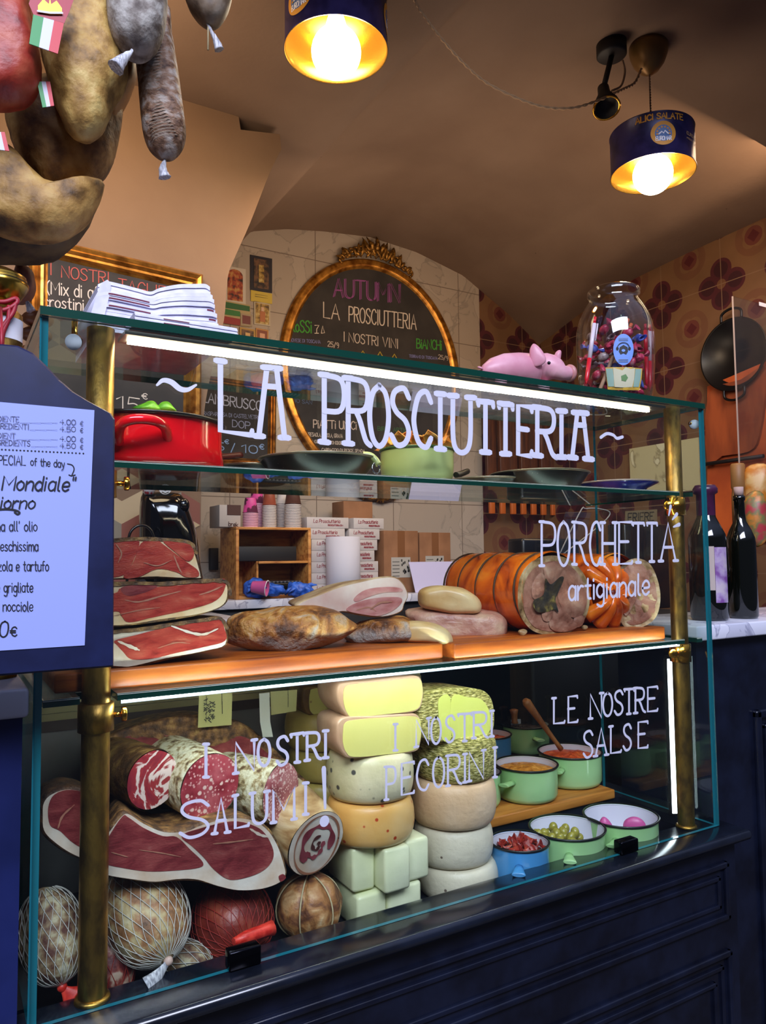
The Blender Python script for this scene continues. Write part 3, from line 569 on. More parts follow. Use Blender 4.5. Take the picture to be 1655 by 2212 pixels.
# ---- framed blackboards
BD = [None]
def framed_board(name, label, q, y, fw, depth, text=None):
    """q: outer corners in the photo TL TR BR BL on plane y"""
    t = thing(name, label, 'blackboard', at(*q[3], y))
    P = [at(a, b, y) for a, b in q]; c = sum(P, V())/4
    def inset(d): return [p+V(((1 if p.x < c.x else -1)*d, 0, (1 if p.z < c.z else -1)*d)) for p in P]
    prof = [(0, 0), (0, -depth*.7), (fw*.15, -depth), (fw*.35, -depth*.8), (fw*.45, -depth*.95), (fw*.6, -depth*.6), (fw*.75, -depth*.65), (fw*.88, -depth*.3), (fw, -.004)]
    mb = MB(); R = [[p+V((0, dy, 0)) for p in inset(d)] for d, dy in prof]; mb.rings(R, 0, (False, False), smooth=False); mb.build('frame', GOLD, t)
    mb = MB(); I = inset(fw*.97); mb.prism([p+V((0, -.004, 0)) for p in I], (0, .004, 0)); BD[0] = mb.build('board', BOARD, t)
    return t
def chalk(t, y, rows):
    for txt, p0, p1, h, wpx, col in rows:
        mb = MB(); write(mb, txt, p0, p1, h, flat_pt(y), wpx, (0, -1, 0)); mb.build('chalk_writing', mk('chalk_'+col, col, .9), BD[0])
yb1 = YP-.032
t = framed_board('framed_blackboard', 'gilt-framed rectangular blackboard on the left pier, chalked I NOSTRI TAGLIERI', [(62, 512), (434, 598), (428, 1022), (56, 1006)], YP-.002, .05, .03)
chalk(t, YP-.0065, [('I', (108, 593), (112, 594), 25, 2.2, 'a85048'), ('NOSTRI', (133, 599), (236, 614), 25, 2.2, 'a85048'), ('TAGLIERI', (256, 628), (384, 650), 26, 2.2, 'a85048'), ('(Mix di aff', (101, 634), (222, 648), 27, 2.4, 'c8beb4'), ('crostini c', (94, 662), (205, 674), 24, 2.4, 'c8beb4'), ('15', (252, 886), (303, 894), 32, 2.4, 'c8beb4'), ('€', (306, 861), (318, 863), 12, 1.8, 'c8beb4')])
t = framed_board('wine_board', 'gilt-framed blackboard chalked LAMBRUSCO beside the round blackboard', [(412, 808), (594, 835), (592, 1010), (408, 1000)], YB-.006, .035, .03)
chalk(t, YB-.0105, [('LAMBRUSCO', (437, 868), (566, 888), 21, 2.4, 'aab0c8'), ('GRASPAROSSA DI CASTELVETRO', (434, 896), (562, 906), 8, 1.2, '8088a8'), ('DOP', (502, 922), (540, 927), 15, 1.7, '9098b8'), ('5', (463, 972), (484, 974), 17, 2.2, '86a6d6'), ('/', (499, 975), (507, 976), 17, 2.2, '86a6d6'), ('10', (522, 977), (556, 980), 17, 2.2, '86a6d6'), ('€', (485, 958), (494, 959), 9, 1.6, '86a6d6'), ('€', (560, 970), (570, 971), 11, 1.8, '86a6d6')])
# ---- oval blackboard with crested gilt frame
L0, R0 = at(601, 800, YB), at(990, 800, YB); cxo = (L0.x+R0.x)/2; rx = (R0.x-L0.x)/2
ztop, zbot = at(800, 562, YB).z, at(830, 1062, YB).z; cz, rz = (ztop+zbot)/2, (ztop-zbot)/2
t = thing('oval_blackboard', 'large oval blackboard in a crested gilt frame, chalked AUTUMN LA PROSCIUTTERIA', 'blackboard', (cxo, YB-.01, zbot))
mb = MB(); R = []; fw = .055
for d, dy in [(0, -.002), (.004, -.02), (.016, -.028), (.028, -.022), (.036, -.028), (.048, -.016), (fw, -.008)]:
    R.append([V((cxo+(rx-d)*math.cos(2*PI*i/96), YB+dy-.001, cz+(rz-d)*math.sin(2*PI*i/96))) for i in range(96)])
mb.rings(R, 0, (False, False)); mb.build('frame', GOLD, t)
mb = MB(); mb.prism([V((cxo+(rx-fw*.96)*math.cos(2*PI*i/96), YB-.0105, cz+(rz-fw*.96)*math.sin(2*PI*i/96))) for i in range(96)], (0, .008, 0)); BD[0] = mb.build('board', BOARD, t)
def scroll(mb, c, r, turns, a0, sgn, wd, y):
    pts = []
    for i in range(22):
        k = i/21; a = a0+sgn*turns*2*PI*k; rr = r*(1-k*.82); pts.append(V((c[0]+rr*math.cos(a), y-.004*math.sin(k*PI), c[1]+rr*math.sin(a))))
    mb.tube(pts, [wd*(1.15-.6*i/21) for i in range(22)], 7)
def leaf(mb, c, ang, ln, wd, y):
    d = V((math.cos(ang), 0, math.sin(ang))); s = V((-d.z, 0, d.x)); c = V((c[0], y, c[1])); R = []
    for k in range(7):
        q = k/6; w_ = wd*math.sin(PI*min(.98, q*.9+.06)); R.append([c+d*ln*q+s*w_*math.cos(a)+V((0, -1, 0))*(w_*.7*math.sin(a)+.012*math.sin(q*PI)) for a in [2*PI*j/8 for j in range(8)]])
    mb.rings(R, 0)
for top in (1, 0):
    mb = MB(); rnd = random.Random(5+top); pk = at(797, 512, YB) if top else at(822, 1086, YB)
    span = .62 if top else .55
    for i in range(15):
        k = i/14*2-1; a = PI/2+k*span*.62 if top else -PI/2+k*span*.5
        ex, ez = cxo+rx*1.0*math.cos(a)*1.0, cz+rz*math.sin(a); h = (.085 if top else .035)*(1-abs(k))**.7+.016
        sg = 1 if top else -1
        scroll(mb, (ex, ez+sg*h*.45), .022+.01*(1-abs(k)), 1.1, rnd.uniform(0, 6), 1 if k < 0 else -1, .0065, YB-.03)
        leaf(mb, (ex, ez), a+rnd.uniform(-.7, .7), h+.02, .011, YB-.026); leaf(mb, (ex, ez), a+rnd.uniform(-1.2, 1.2), h*.8, .009, YB-.03)
    if top:
        for s in (-1, 0, 1): leaf(mb, (cxo+s*.02, ztop+.03), PI/2+s*-.4, .085-abs(s)*.02, .014, YB-.034)
        mb.ball((cxo, YB-.04, ztop+.06), .018, sc=(1, .7, 1.2))
    mb.build('crest', GOLDD, t)
yo = YB-.0115
chalk(t, yo, [('AUTUMN', (720, 641), (862, 655), 40, 2.2, '8a4a86'), ('AUTUMN', (723, 640), (865, 654), 40, 1.6, '8a4a86'), ('LA', (699, 686), (733, 691), 33, 2.6, 'c8bcae'), ('PROSCIUTTERIA', (754, 694), (899, 712), 32, 2.6, 'c8bcae'), ('I NOSTRI VINI', (742, 737), (860, 753), 20, 2, 'c0b4a8'),
   ('RoSSi', (627, 716), (673, 719), 25, 3, '3f8c34'), ('BiANCHi', (900, 752), (954, 756), 20, 2.6, '3f8c34'), ('SANGIOVESE DI TOSCANA', (611, 737), (692, 742), 7, 1, '7a7cb0'), ('25/9', (708, 748), (732, 752), 11, 1.5, 'b8aca0'), ('TERRANO DI TOSCANA', (884, 772), (945, 777), 6, 1, '7a7cb0'), ('25/9', (947, 775), (968, 779), 9, 1.3, 'b8aca0'),
   ('BIO SAN', (630, 868), (674, 874), 8, 1, '5a6c90'), ('PiATTi UNiCi', (677, 924), (770, 928), 17, 2.2, 'c4b4a8'), ('BRESAOLA, RUCOLA, GRANA', (664, 942), (740, 946), 8, 1.2, 'b8aca0'), ('8', (750, 944), (756, 945), 12, 1.6, 'b8aca0'), ('MOZZARELLA, POMODORO', (676, 957), (742, 961), 7, 1.2, 'b8aca0'), ('CARPACCIO DI PESCE SPADA', (695, 974), (788, 977), 6, 1.2, 'b8aca0'), ('BIRRE ARTIG', (816, 930), (880, 935), 9, 1.2, '3f6c44')])
for a, b in ((783, 768), (820, 770), (851, 775)):
    mb = MB(); stroke(mb, [at(a-5, b, yo), at(a+1, b-10, yo), at(a+7, b+1, yo)], 2.4*mpp(at(a, b, yo)), (0, -1, 0))
    mb.build('chalk_writing', mk('chalk_yellow', 'a8942c', .9), BD[0])
for P_ in ([(680, 703), (689, 703), (684, 711), (684, 719)], [(680, 720), (688, 720)], [(694, 719), (697, 704), (701, 719), (694, 720)], [(622, 708), (623, 709)]):
    mb = MB(); stroke(mb, [at(a, b, yo) for a, b in P_], 1.8*mpp(at(690, 710, yo)), (0, -1, 0)); mb.build('chalk_writing', mk('chalk_c8bcae', 'c8bcae', .9), BD[0])
# ---- devotional cards pinned to the marble
def cardq(name, label, box, y, cols, grp='small devotional cards on the marble wall', inner=None, cat='card', arch=False):
    x0, y0, x1, y1 = box; sl = .19
    t = thing(name, label, cat, at(x0, y1, y), grp)
    q = lambda a0, b0, a1, b1: [at(a0, b0, y), at(a0, b1, y), at(a1, b1+(a1-a0)*sl*.75, y), at(a1, b0+(a1-a0)*sl, y)]
    mb = MB(); P = [p for p in q(x0, y0, x1, y1)]; mb.prism([p for p in P], (0, .004, 0)); mb.build('border', mk('card_'+cols[0], cols[0], .5), t)
    for k, (c, bx) in enumerate(cols[1]):
        w_, h_ = x1-x0, y1-y0; a0, b0, a1, b1 = x0+w_*bx[0], y0+h_*bx[1], x0+w_*bx[2], y0+h_*bx[3]
        off = sl*(a0-x0)*.85; P = [p+V((0, -.0012*(k+1), 0)) for p in q(a0, b0+off, a1, b1+off)]
        if arch and k == 0:
            ctr = (P[0]+P[3])/2; r = (P[3]-P[0]).length/2; top = [ctr+V((r*math.cos(a), 0, r*math.sin(a)*.8)) for a in [PI*i/10 for i in range(11)]]; P = [P[1], P[2]]+[p-V((0, 0, r*.8)) for p in top]
        mb = MB(); mb.prism(P, (0, .001, 0)); mb.build('picture', c if not isinstance(c, str) else mk('card_'+c, c, .5), t)
    return t
PIC1 = mk('icon_red', '8a3420', .5, mix=[(.35, '2c1a18'), (.5, '9a3c22'), (.65, 'b88a4a')], scale=40); PIC2 = mk('icon_dark', '3c2c24', .5, mix=[(.4, '241c1c'), (.6, '6c4c34')], scale=40); PIC3 = mk('icon_gold', '9c7c38', .5, mix=[(.35, '4c3a22'), (.5, '9c7c38'), (.7, 'c8b478')], scale=50)
cardq('devotional_card', 'arched red picture card with a white border on the marble wall', (485, 573, 531, 652), YB-.005, ('c0b6a8', [(PIC1, (.14, .06, .86, .93))]), arch=True)
cardq('devotional_card', 'black-framed dark picture card above a yellow strip on the marble wall', (541, 550, 588, 626), YB-.005, ('1c1a26', [(PIC2, (.16, .08, .84, .92)), (PIC3, (.38, .25, .62, .75))]))
cardq('caption_card', 'yellow caption strip below the black-framed card', (542, 626, 588, 650), YB-.005, ('c0a840', [('6e6030', (.2, .3, .8, .36)), ('6e6030', (.2, .5, .8, .56))]), cat='card')
cardq('devotional_card', 'gold card of a veiled figure in prayer left of the oval frame', (549, 650, 584, 700), YB-.005, ('b0a48c', [(PIC3, (.08, .06, .92, .94)), ('a8663c', (.35, .4, .68, .85)), ('c8a488', (.42, .22, .6, .4))]))
cardq('flag_card', 'green white and red card glinting behind the paper stack', (466, 645, 541, 696), YB-.008, ('a89468', [('1f5a2c', (.02, .06, .98, .34)), ('2a7030', (.05, .36, .7, .62)), ('8a2020', (.05, .68, .7, 1.0))]))
cardq('devotional_card', 'tiny dark red card beside the green white and red card', (520, 676, 545, 702), YB-.011, ('9a8a70', [('6a3030', (.15, .15, .85, .85))]))
cardq('devotional_card', 'round-haloed dark card just above the glass slab', (518, 706, 552, 740), YB-.006, ('a8843c', [(PIC2, (.12, .12, .88, .88)), ('c8a468', (.35, .3, .65, .6))]))
cardq('devotional_card', 'small card of a face at the lower left of the oval frame', (553, 708, 580, 742), YB-.006, ('b07c3c', [('7a3c24', (.1, .1, .9, .9)), ('c89878', (.3, .3, .7, .75))]))
# ---- coffee machine, cups, boxes on the worktops
cm = thing('coffee_machine', 'glossy black rounded coffee machine in front of the cube-pattern tiles', 'coffee machine', at(362, 1300, 1.1))
mb = pillow([(304, 1075), (330, 1064), (385, 1066), (402, 1085), (412, 1110), (424, 1150), (430, 1200), (430, 1292), (300, 1292), (300, 1180)], 1.1, .16, flat=.35, rings=6); CMZ = at(322, 1070, 1.09).z; mb.build('body', mk('gloss_black', '070708', .08, spec=.7), cm)
mb = MB(); c = at(397, 1092, 1.03); mb.ball(c, .016, sc=(1, .8, 1.3)); mb.build('knob', MATS['gloss_black'], cm)
mb = MB(); yk = 1.008; B_ = lambda l: [at(a, b, yk) for a, b in l]
mb.prism([at(357+13*math.cos(a), 1057+11*math.sin(a), yk) for a in [2*PI*i/20 for i in range(20)]], (0, .001, 0), 0)
mb.build('sticker', mk('sticker_white', 'c8c8cc', .5), cm)
mb = MB()
for l in ([(350, 1054), (354, 1051), (355, 1057)], [(359, 1057), (360, 1051), (364, 1055)], [(355, 1060), (357, 1058), (359, 1060)]): mb.prism([p+V((0, -.001, 0)) for p in B_(l)], (0, .0005, 0))
stroke(mb, [p+V((0, -.001, 0)) for p in B_([(350, 1063), (357, 1066), (364, 1063)])], .002, (0, -1, 0)); mb.build('sticker', BLACK, cm)
cq = [at(a, b, .95) for a, b in [(274, 1278), (275, 1215), (277, 1170), (283, 1148), (298, 1136), (316, 1137), (330, 1152), (336, 1180), (336, 1215), (337, 1276)]]; cq[0].z = cq[-1].z = zc+.004; mb = MB(); mb.tube(smooth_open(cq), .0035, 8); tag(mb.build('cable', BLACK), 'black cable looping in front of the coffee machine', 'cable')
mb = MB(); c = at(322, 1068, 1.07); c.z = CMZ; mb.lathe([(0, 0), (.012, 0), (.017, .012), (.018, .02), (.016, .02), (.012, .004), (0, .004)], c, squash=(1, 1), n=20); tag(mb.build('sauce_dish', mk('red_white_ceramic', 'b8b0b0', .3, spots=(90, .4, 'a01c28'))), 'small red and white dish on the coffee machine', 'dish')
# wooden crate with shelf
yc = 1.9; cr = thing('wooden_crate', 'open wooden wine crate used as a shelf on the worktop, cups on its top', 'crate', at(590, 1290, yc))
a, b2 = at(510, 1143, yc), at(672, 1146, yc); zt2 = .5*(a.z+b2.z); x0, x1 = a.x, b2.x; th = .013; dp = .2
for nm, lo, hi in (('side_panel', (x0, yc, zc), (x0+th, yc+dp, zt2)), ('side_panel', (x1-th, yc, zc), (x1, yc+dp, zt2)), ('top_panel', (x0+.0003, yc+.0005, zt2), (x1-.0003, yc+dp, zt2+.011)), ('bottom_panel', (x0+th, yc+.001, zc), (x1-th, yc+dp, zc+.014)), ('back_panel', (x0+th, yc+dp-.008, zc+.014), (x1-th, yc+dp, zt2))):
    mb = MB(); mb.box(lo, hi, bev=.0015); mb.build(nm, WOOD, cr)
zsh = at(600, 1212, yc).z; xs = at(560, 1212, yc).x; mb = MB(); mb.box((xs, yc+.004, zsh-.01), (x1-th, yc+dp-.01, zsh), bev=.001); mb.build('shelf', WOOD, cr)
mb = MB(); mb.box((xs-.004, yc+.02, zc+.014), (xs+.004, yc+dp-.01, zsh)); mb.build('divider', WOOD, cr)
mb = MB(); mb.box((x0+th+.004, yc+.02, zsh+.0005), (at(645, 1200, yc).x, yc+.13, zsh+.062), bev=.003); mb.build('b', BLACKM) ; bx = bpy.context.scene.objects['b']; bx.name = 'black_box'; tag(bx, 'long black box lying in the upper bay of the wooden crate', 'box')
mb = MB(); mb.box((xs+.02, yc+.03, zc+.0145), (x1-th-.03, yc+.16, zc+.062), bev=.004); tag(mb.build('black_tray', BLACK), 'black tray in the lower bay of the wooden crate', 'tray')
rnd = random.Random(3); first = None
for k in range(9):
    x = xs+.06+k*.017; mb = MB(); mb.box((x, yc+.04, zc+.0625), (x+.009, yc+.14, zc+.069), rot=0, bev=.001)
    if first is None: first = tag(mb.build('cutlery_handle', mk('grey_handle', '5a5a60', .4)), 'grey cutlery handle lying in a row on the black tray', 'cutlery', 'cutlery on the black tray')
    else: o = dup(first, first.location+V((k*.017, 0, 0)), first['label'])
# cups
def cup_proto(name, colm, lab, grp, r=.031, h=.062, parent=None):
    mb = MB(); mb.lathe([(0, h), (r*.72, h), (r*.74, h-.002), (r, .003), (r*1.04, .003), (r*1.06, .0015), (r*1.04, 0), (r*.97, 0), (r*.71, h-.004), (0, h-.004)], (0, 0, 0), n=24, caps=(False, False))
    o = mb.build(name, colm); tag(o, lab, 'paper cup', grp); return o
def cup_stack(px, py_top, y, n, cols, labs, grp, r=.031, pitch=.0068):
    base = at(px, 1142, y); z = zt2+.0115; h = .062; ztop_ = at(px, py_top, y).z; n = max(2, int((ztop_-z-h)/pitch)+1)
    body = None
    for k in range(n):
        last = k == n-1
        if last: o = cup_proto('paper_cup', cols[1], labs[1], grp, r)
        elif body is None: o = body = cup_proto('paper_cup', cols[0], labs[0], grp, r)
        else: o = body.copy(); scene.collection.objects.link(o)
        o.location = V((base.x, y, z+k*pitch))
CW = mk('cup_white', 'c4bcb8', .6); CP = mk('cup_pink', 'd04a94', .5, mix=[(.49, 'd04a94'), (.52, '5c2440')], scale=18); CPW = mk('cup_pinkwhite', 'd8a4b8', .6); CB = mk('cup_brown', '4a2c24', .5); CR = mk('cup_rust', '8a4430', .5)
cup_stack(541, 1074, 1.96, 9, (CPW, CP), ('upturned pink-rimmed paper cup in the front pink stack on the crate', 'upturned bright pink cup topping the front pink stack'), 'paper cups in the front pink stack')
cup_stack(555, 1056, 2.05, 9, (CPW, CP), ('upturned pink-rimmed paper cup in the rear pink stack on the crate', 'upturned bright pink cup topping the rear pink stack'), 'paper cups in the rear pink stack')
cup_stack(582, 1058, 1.97, 9, (CW, CR), ('upturned white paper cup in the rust-topped stack on the crate', 'upturned rust-coloured cup topping a white stack'), 'paper cups in the rust-topped stack', .029)
cup_stack(612, 1058, 2.06, 9, (CW, CW), ('upturned plain white paper cup in the hindmost stack on the crate', 'top cup of the hindmost plain white stack on the crate'), 'paper cups in the hindmost stack')
cup_stack(633, 1058, 1.96, 9, (CW, CB), ('upturned white paper cup in the brown-topped stack on the crate', 'upturned dark brown cup topping a white stack'), 'paper cups in the brown-topped stack', .035)
pb = thing('capsule_box', 'white carton with a brown label left of the pink cups on the crate', 'box', at(500, 1142, 1.94))
a, b2 = at(474, 1090, 1.94), at(520, 1140, 1.94); mb = MB(); mb.box((a.x, 1.94, zt2+.0112), (b2.x, 2.07, a.z), bev=.002); mb.build('carton', mk('carton_white', 'b8b0ac', .6), pb)
mb = MB(); p = at(491, 1082, 1.9385); q = at(521, 1113, 1.9385); mb.box((p.x, 1.9380, q.z), (b2.x, 1.9396, a.z)); mb.build('label', CB, pb)
mb = MB(); write(mb, 'brek', (494, 1136), (514, 1138), 9, flat_pt(1.9388), 1.4, (0, -1, 0)); mb.build('lettering', CB, pb)
# take-away boxes
BXW = mk('takeaway_white', 'bdb6b4', .65); BXR = mk('takeaway_print', '8a3038', .6)
ytb = 1.99; rows = [('L', 663, 753, 1102, 1128), ('L', 663, 745, 1128, 1153), ('L', 673, 751, 1154, 1178), ('L', 673, 749, 1179, 1202), ('L', 673, 749, 1203, 1227), ('L', 673, 751, 1228, 1251), ('L', 673, 749, 1252, 1276),
        ('R', 764, 829, 1102, 1130), ('R', 750, 820, 1130, 1155), ('R', 757, 815, 1156, 1179), ('R', 757, 809, 1180, 1203), ('R', 757, 817, 1204, 1227), ('R', 757, 817, 1228, 1251), ('R', 757, 817, 1252, 1276)]
names = ['topmost', 'second from the top', 'third from the top', 'fourth from the top', 'fifth from the top', 'sixth from the top', 'lowest']
for k, (sd, x0_, x1_, y0_, y1_) in enumerate(rows):
    i = k % 7; zt3 = zc+(7-i)*.0495; zb3 = zt3-.0488; A_, B2 = at(x0_, y0_, ytb), at(x1_, y0_, ytb)
    if sd == 'R': A_.x = max(A_.x, at(754, y0_, ytb).x)
    t = thing('takeaway_box', 'white take-away box, %s in the %s stack beside the paper roll' % (names[i], 'left' if sd == 'L' else 'right'), 'box', (A_.x, ytb, zb3), 'white take-away boxes on the worktop')
    mb = MB(); mb.box((A_.x, ytb, zb3), (B2.x, ytb+.16, zt3), bev=.0015); mb.build('carton', BXW, t)
    mb = MB(); pf2 = lambda a, b: V((at(a, b, ytb-.0004).x, ytb-.0004, zb3+(b)*.001))
    w_ = B2.x-A_.x; pt = lambda a, b: V((A_.x+w_*(.16+a*.01*.7), ytb-.0004, zb3+.028-b*.001))
    def pt3(a, b): return V((A_.x+w_*(.15+a*.0072), ytb-.0004, zb3+.024-b*.0009))
    write(mb, 'La Prosciutteria', (0, 0), (88, 0), 17, pt3, 1.1, (0, -1, 0), slant=.12); write(mb, 'PROSCIUTTERIA.COM', (48, 15), (98, 15), 7, pt3, .9, (0, -1, 0)); mb.build('print', BXR, t)
# paper roll, cardboard boxes
rl = thing('paper_roll', 'tall white kitchen paper roll standing before the take-away boxes', 'paper roll', (at(741, 1280, 1.93).x, 1.93, zc))
c = at(741, 1160, 1.93); r_ = 37*mpp(c); mb = MB(); mb.lathe([(r_*.3, 0), (r_, .0), (r_, .1), (r_, c.z-zc), (r_*.3, c.z-zc), (r_*.3, 0)], (c.x, 1.93, zc+.0005), n=48, caps=(False, False)); mb.build('paper', mk('tissue_white', 'c6c6d4', .8), rl)
mb = MB(); mb.lathe([(r_*.3, 0), (r_*.3, c.z-zc), (r_*.26, c.z-zc), (r_*.26, 0)], (c.x, 1.93, zc+.0005), n=24, caps=(False, False)); mb.build('core', CARD, rl)
def cbox(label, x0_, x1_, ytop, y, lab):
    a, b = at(x0_, ytop, y), at(x1_, ytop, y); t = thing('cardboard_box', label, 'box', (a.x, y, zc))
    mb = MB(); mb.box((a.x, y, zc+.0005), (b.x, min(y+.2, 2.285), a.z), bev=.002); mb.build('carton', CARD, t)
    mb = MB(); c = (a.x+b.x)/2; mb.box((c-.02, y-.0006, a.z-.16), (c+.02, y+.0003, a.z-.001)); mb.build('tape', mk('brown_tape', '7a5030', .35), t)
    for l in lab:
        p, q = at(l[0], l[1], y), at(l[2], l[3], y); mb = MB(); mb.box((p.x, y-.0012, q.z), (q.x, y-.0007, p.z)); mb.build('label', mk('label_grey', 'a8a49c', .6), t)
        mb = MB(); w_ = (l[2]-l[0])
        for j in range(5): mb.box((p.x+.006, y-.0016, q.z+.006+j*(p.z-q.z-.012)/5), (p.x+(q.x-p.x)*.42, y-.0012, q.z+.009+j*(p.z-q.z-.012)/5))
        rr = random.Random(l[0])
        for j in range(14): u, v_ = rr.uniform(.5, .9), rr.uniform(.12, .8); mb.box((p.x+(q.x-p.x)*u, y-.0016, q.z+(p.z-q.z)*v_), (p.x+(q.x-p.x)*(u+.07), y-.0012, q.z+(p.z-q.z)*(v_+.12)))
        mb.build('print', mk('print_dark', '3a3836', .6), t)
cbox('tall brown cardboard box with a printed label, right of the take-away boxes', 829, 903, 1146, 1.97, [(845, 1204, 887, 1247)])
cbox('brown cardboard box half hidden by the white sheet', 906, 973, 1150, 1.99, [(919, 1201, 959, 1235)])
mb = MB(); a, b = at(742, 1082, 2.1), at(805, 1102, 2.1); mb.box((a.x, 2.1, zc+7*.0495+.0008), (b.x, 2.22, a.z), bev=.002); tag(mb.build('cardboard_box', CARD), 'small brown cardboard box on top of the take-away boxes', 'box')
a, b = at(897, 1214, 1.9), at(1006, 1214, 1.9); mb = MB(); mb.prism([V((a.x, 1.9, zc+.001)), V((b.x, 1.9, zc+.001)), V((b.x, 1.955, a.z)), V((a.x, 1.955, a.z))], (0, .0012, 0)); tag(mb.build('paper_sheet', mk('sheet_lilac', 'c0bce0', .7)), 'blank white sheet leaning against the cardboard boxes', 'paper')
mb = MB(); p, q = at(452, 1184, 2.29), at(470, 1231, 2.29); mb.box((p.x, 2.275, q.z), (q.x, 2.2995, p.z), bev=.003); tag(mb.build('wall_socket', BLACKM), 'small black socket box on the wall just left of the crate', 'socket')
# blue gloves and a fallen pink cup
BLUE = mk('nitrile_blue', '2a5cc8', .45, mix=[(.4, '1f4aa8'), (.6, '3a70dc')], scale=60)
def glove(label, pts, seed):
    mb = pillow(pts, 1.875, .05, k=3, rings=5); 
    for j in range(4):
        a = at(pts[0][0]+10+j*9, pts[0][1]+6, 1.87); d = V((math.cos(seed+j*1.2), -.15, .35*math.sin(seed*2+j))); mb.tube([a, a+d*.025, a+d*.05+V((0, 0, -.008))], [.008, .0075, .005], 8)
    mb.jitter(.012, 60, seed); return tag(mb.build('glove', BLUE), label, 'glove', 'blue disposable gloves on the worktop')
glove('crumpled blue glove behind the fallen pink cup', [(530, 1260), (545, 1249), (565, 1252), (585, 1262), (612, 1265), (614, 1280), (590, 1288), (560, 1290), (528, 1286)], 1)
glove('crumpled blue glove between the pink cup and the paper roll', [(622, 1262), (640, 1258), (665, 1262), (680, 1278), (672, 1289), (640, 1290), (624, 1282)], 2.3)
pc = thing('paper_cup', 'pink paper cup fallen on its side on the blue glove', 'paper cup', at(560, 1288, 1.85))
c = at(550, 1268, 1.85); ax = V((.78, -.6, -.12)); mb = MB(); mb.lathe([(0, 0), (.022, 0), (.0225, .002), (.031, .06), (.033, .062), (.03, .062), (.021, .003), (0, .003)], c-ax*.01, axis=ax, n=28, caps=(False, False)); mb.build('cup', mk('cup_pink_plain', 'd05c9c', .5), pc)
mb = MB(); mb.lathe([(.03, .0605), (.0335, .061), (.0335, .063), (.03, .063)], c-ax*.01, axis=ax, n=28, caps=(False, False)); mb.build('rim', WHITE, pc)
# ---- wooden paddles and knife rack near the corner
for k in range(8):
    x = at(1052, 950, 2.2).x+k*.075; top = 1.36-.012*(k % 3); t = thing('serving_board', 'dark wooden serving board hanging on edge near the tiled corner, number %s from the marble' % ['one', 'two', 'three', 'four', 'five', 'six', 'seven', 'eight'][k], 'board', (x, 2.22, .93), 'dark serving boards in the corner rack')
    t['label'] = ['dark wooden serving board nearest the marble wall', 'second hanging serving board from the marble wall', 'third hanging serving board from the marble wall', 'fourth hanging serving board from the marble wall', 'fourth hanging serving board from the tiled corner', 'third hanging serving board from the tiled corner', 'second hanging serving board from the tiled corner', 'hanging serving board nearest the tiled corner'][k]
    mb = MB(); mb.box((x, 2.2-.02*(k % 2), .885+.01*(k % 2)), (x+.066, 2.222, top), bev=.004); mb.build('plank', DARKW, t)
    mb = MB(); mb.box((x+.016, 2.2, .80), (x+.050, 2.22, .8845+.01*(k % 2)), bev=.004); mb.build('handle', mk('orange_handle', 'b85c20', .5), t)
mb = MB(); mb.box((at(1045, 950, 2.2).x, 2.17, 1.375), (2.9, 2.295, 1.39), bev=.002); tag(mb.build('wall_rack', DARKW), 'dark wooden rack the serving boards hang from', 'rack')
# ---- right wall: pan, boards, marble patch
A_, B_, C_, D_ = atx(1363, 970, XR), atx(1512, 950, XR), atx(1512, 1060, XR), atx(1363, 1066, XR)
mb = MB(); mb.box((XR-.012, B_.y, C_.z), (XR, A_.y, A_.z)); struct('trim_4', mb, marble_mat('veined_white', 'b8ae88', 'cfc8a8', '8a8060', 3, .35, .28))
pan = thing('frying_pan', 'black iron frying pan hanging on the flower-tiled right wall', 'pan', atx(1590, 870, XR-.03))
c = atx(1583, 765, XR-.05); r_ = .16; ax = V((-1, 0, 0)); mb = MB()
mb.lathe([(0, .0), (r_*.72, 0), (r_*.8, .004), (r_, .045), (r_*1.02, .046), (r_*1.01, .049), (r_*.97, .047), (r_*.76, .007), (0, .004)], c+V((.045, 0, 0)), axis=ax, n=48, caps=(False, False)); mb.build('pan_body', mk('pan_black', '121214', .3, .4), pan)
for s, a0 in ((1, 0), (-1, 0)):
    mb = MB(); mb.tube(smooth_open([c+V((0, s2, s*(r_+.0)+dz*s)) for s2, dz in ((-.05, -.008), (-.045, .03), (0, .045), (.045, .03), (.05, -.008))]), .006, 8); mb.build('handle', STEEL, pan)
mb = MB(); p = [(1530, 852), (1600, 820), (1650, 790), (1655, 830), (1640, 940), (1618, 975), (1560, 985), (1528, 1000)]; P = smooth_closed([atx(a, b, XR-.03) for a, b in p], 3); mb.prism(P, (.022, 0, 0)); tag(mb.build('chopping_board', mk('orange_wood_far', '8a3c1a', .55, mix=[(.35, '6e2e14'), (.65, '9a4a22')], scale=5, stretch=(3, 3, .7))), 'reddish wooden board with a rounded corner below the hanging pan', 'board')
mb = MB(); P = [atx(a, b, XR-.014) for a, b in [(1528, 835), (1750, 740), (1760, 1160), (1528, 1180)]]; mb.prism(P, (.01, 0, 0)); tag(mb.build('backing_board', mk('bright_orange_wood', 'b4501c', .6, mix=[(.4, '9c4218'), (.6, 'c05a22')], scale=4)), 'large bright orange wooden panel behind the bottles', 'board')
for k, (a, b) in enumerate((((1535, 1000), (1640, 995)), )):
    mb = MB(); P0, P1 = atx(1522, 1003, XR-.04), atx(1650, 985, XR-.04); mb.tube([P0, P1], .009, 8); tag(mb.build('wall_rail', BLACKM), 'black rail crossing the orange panel', 'rail')
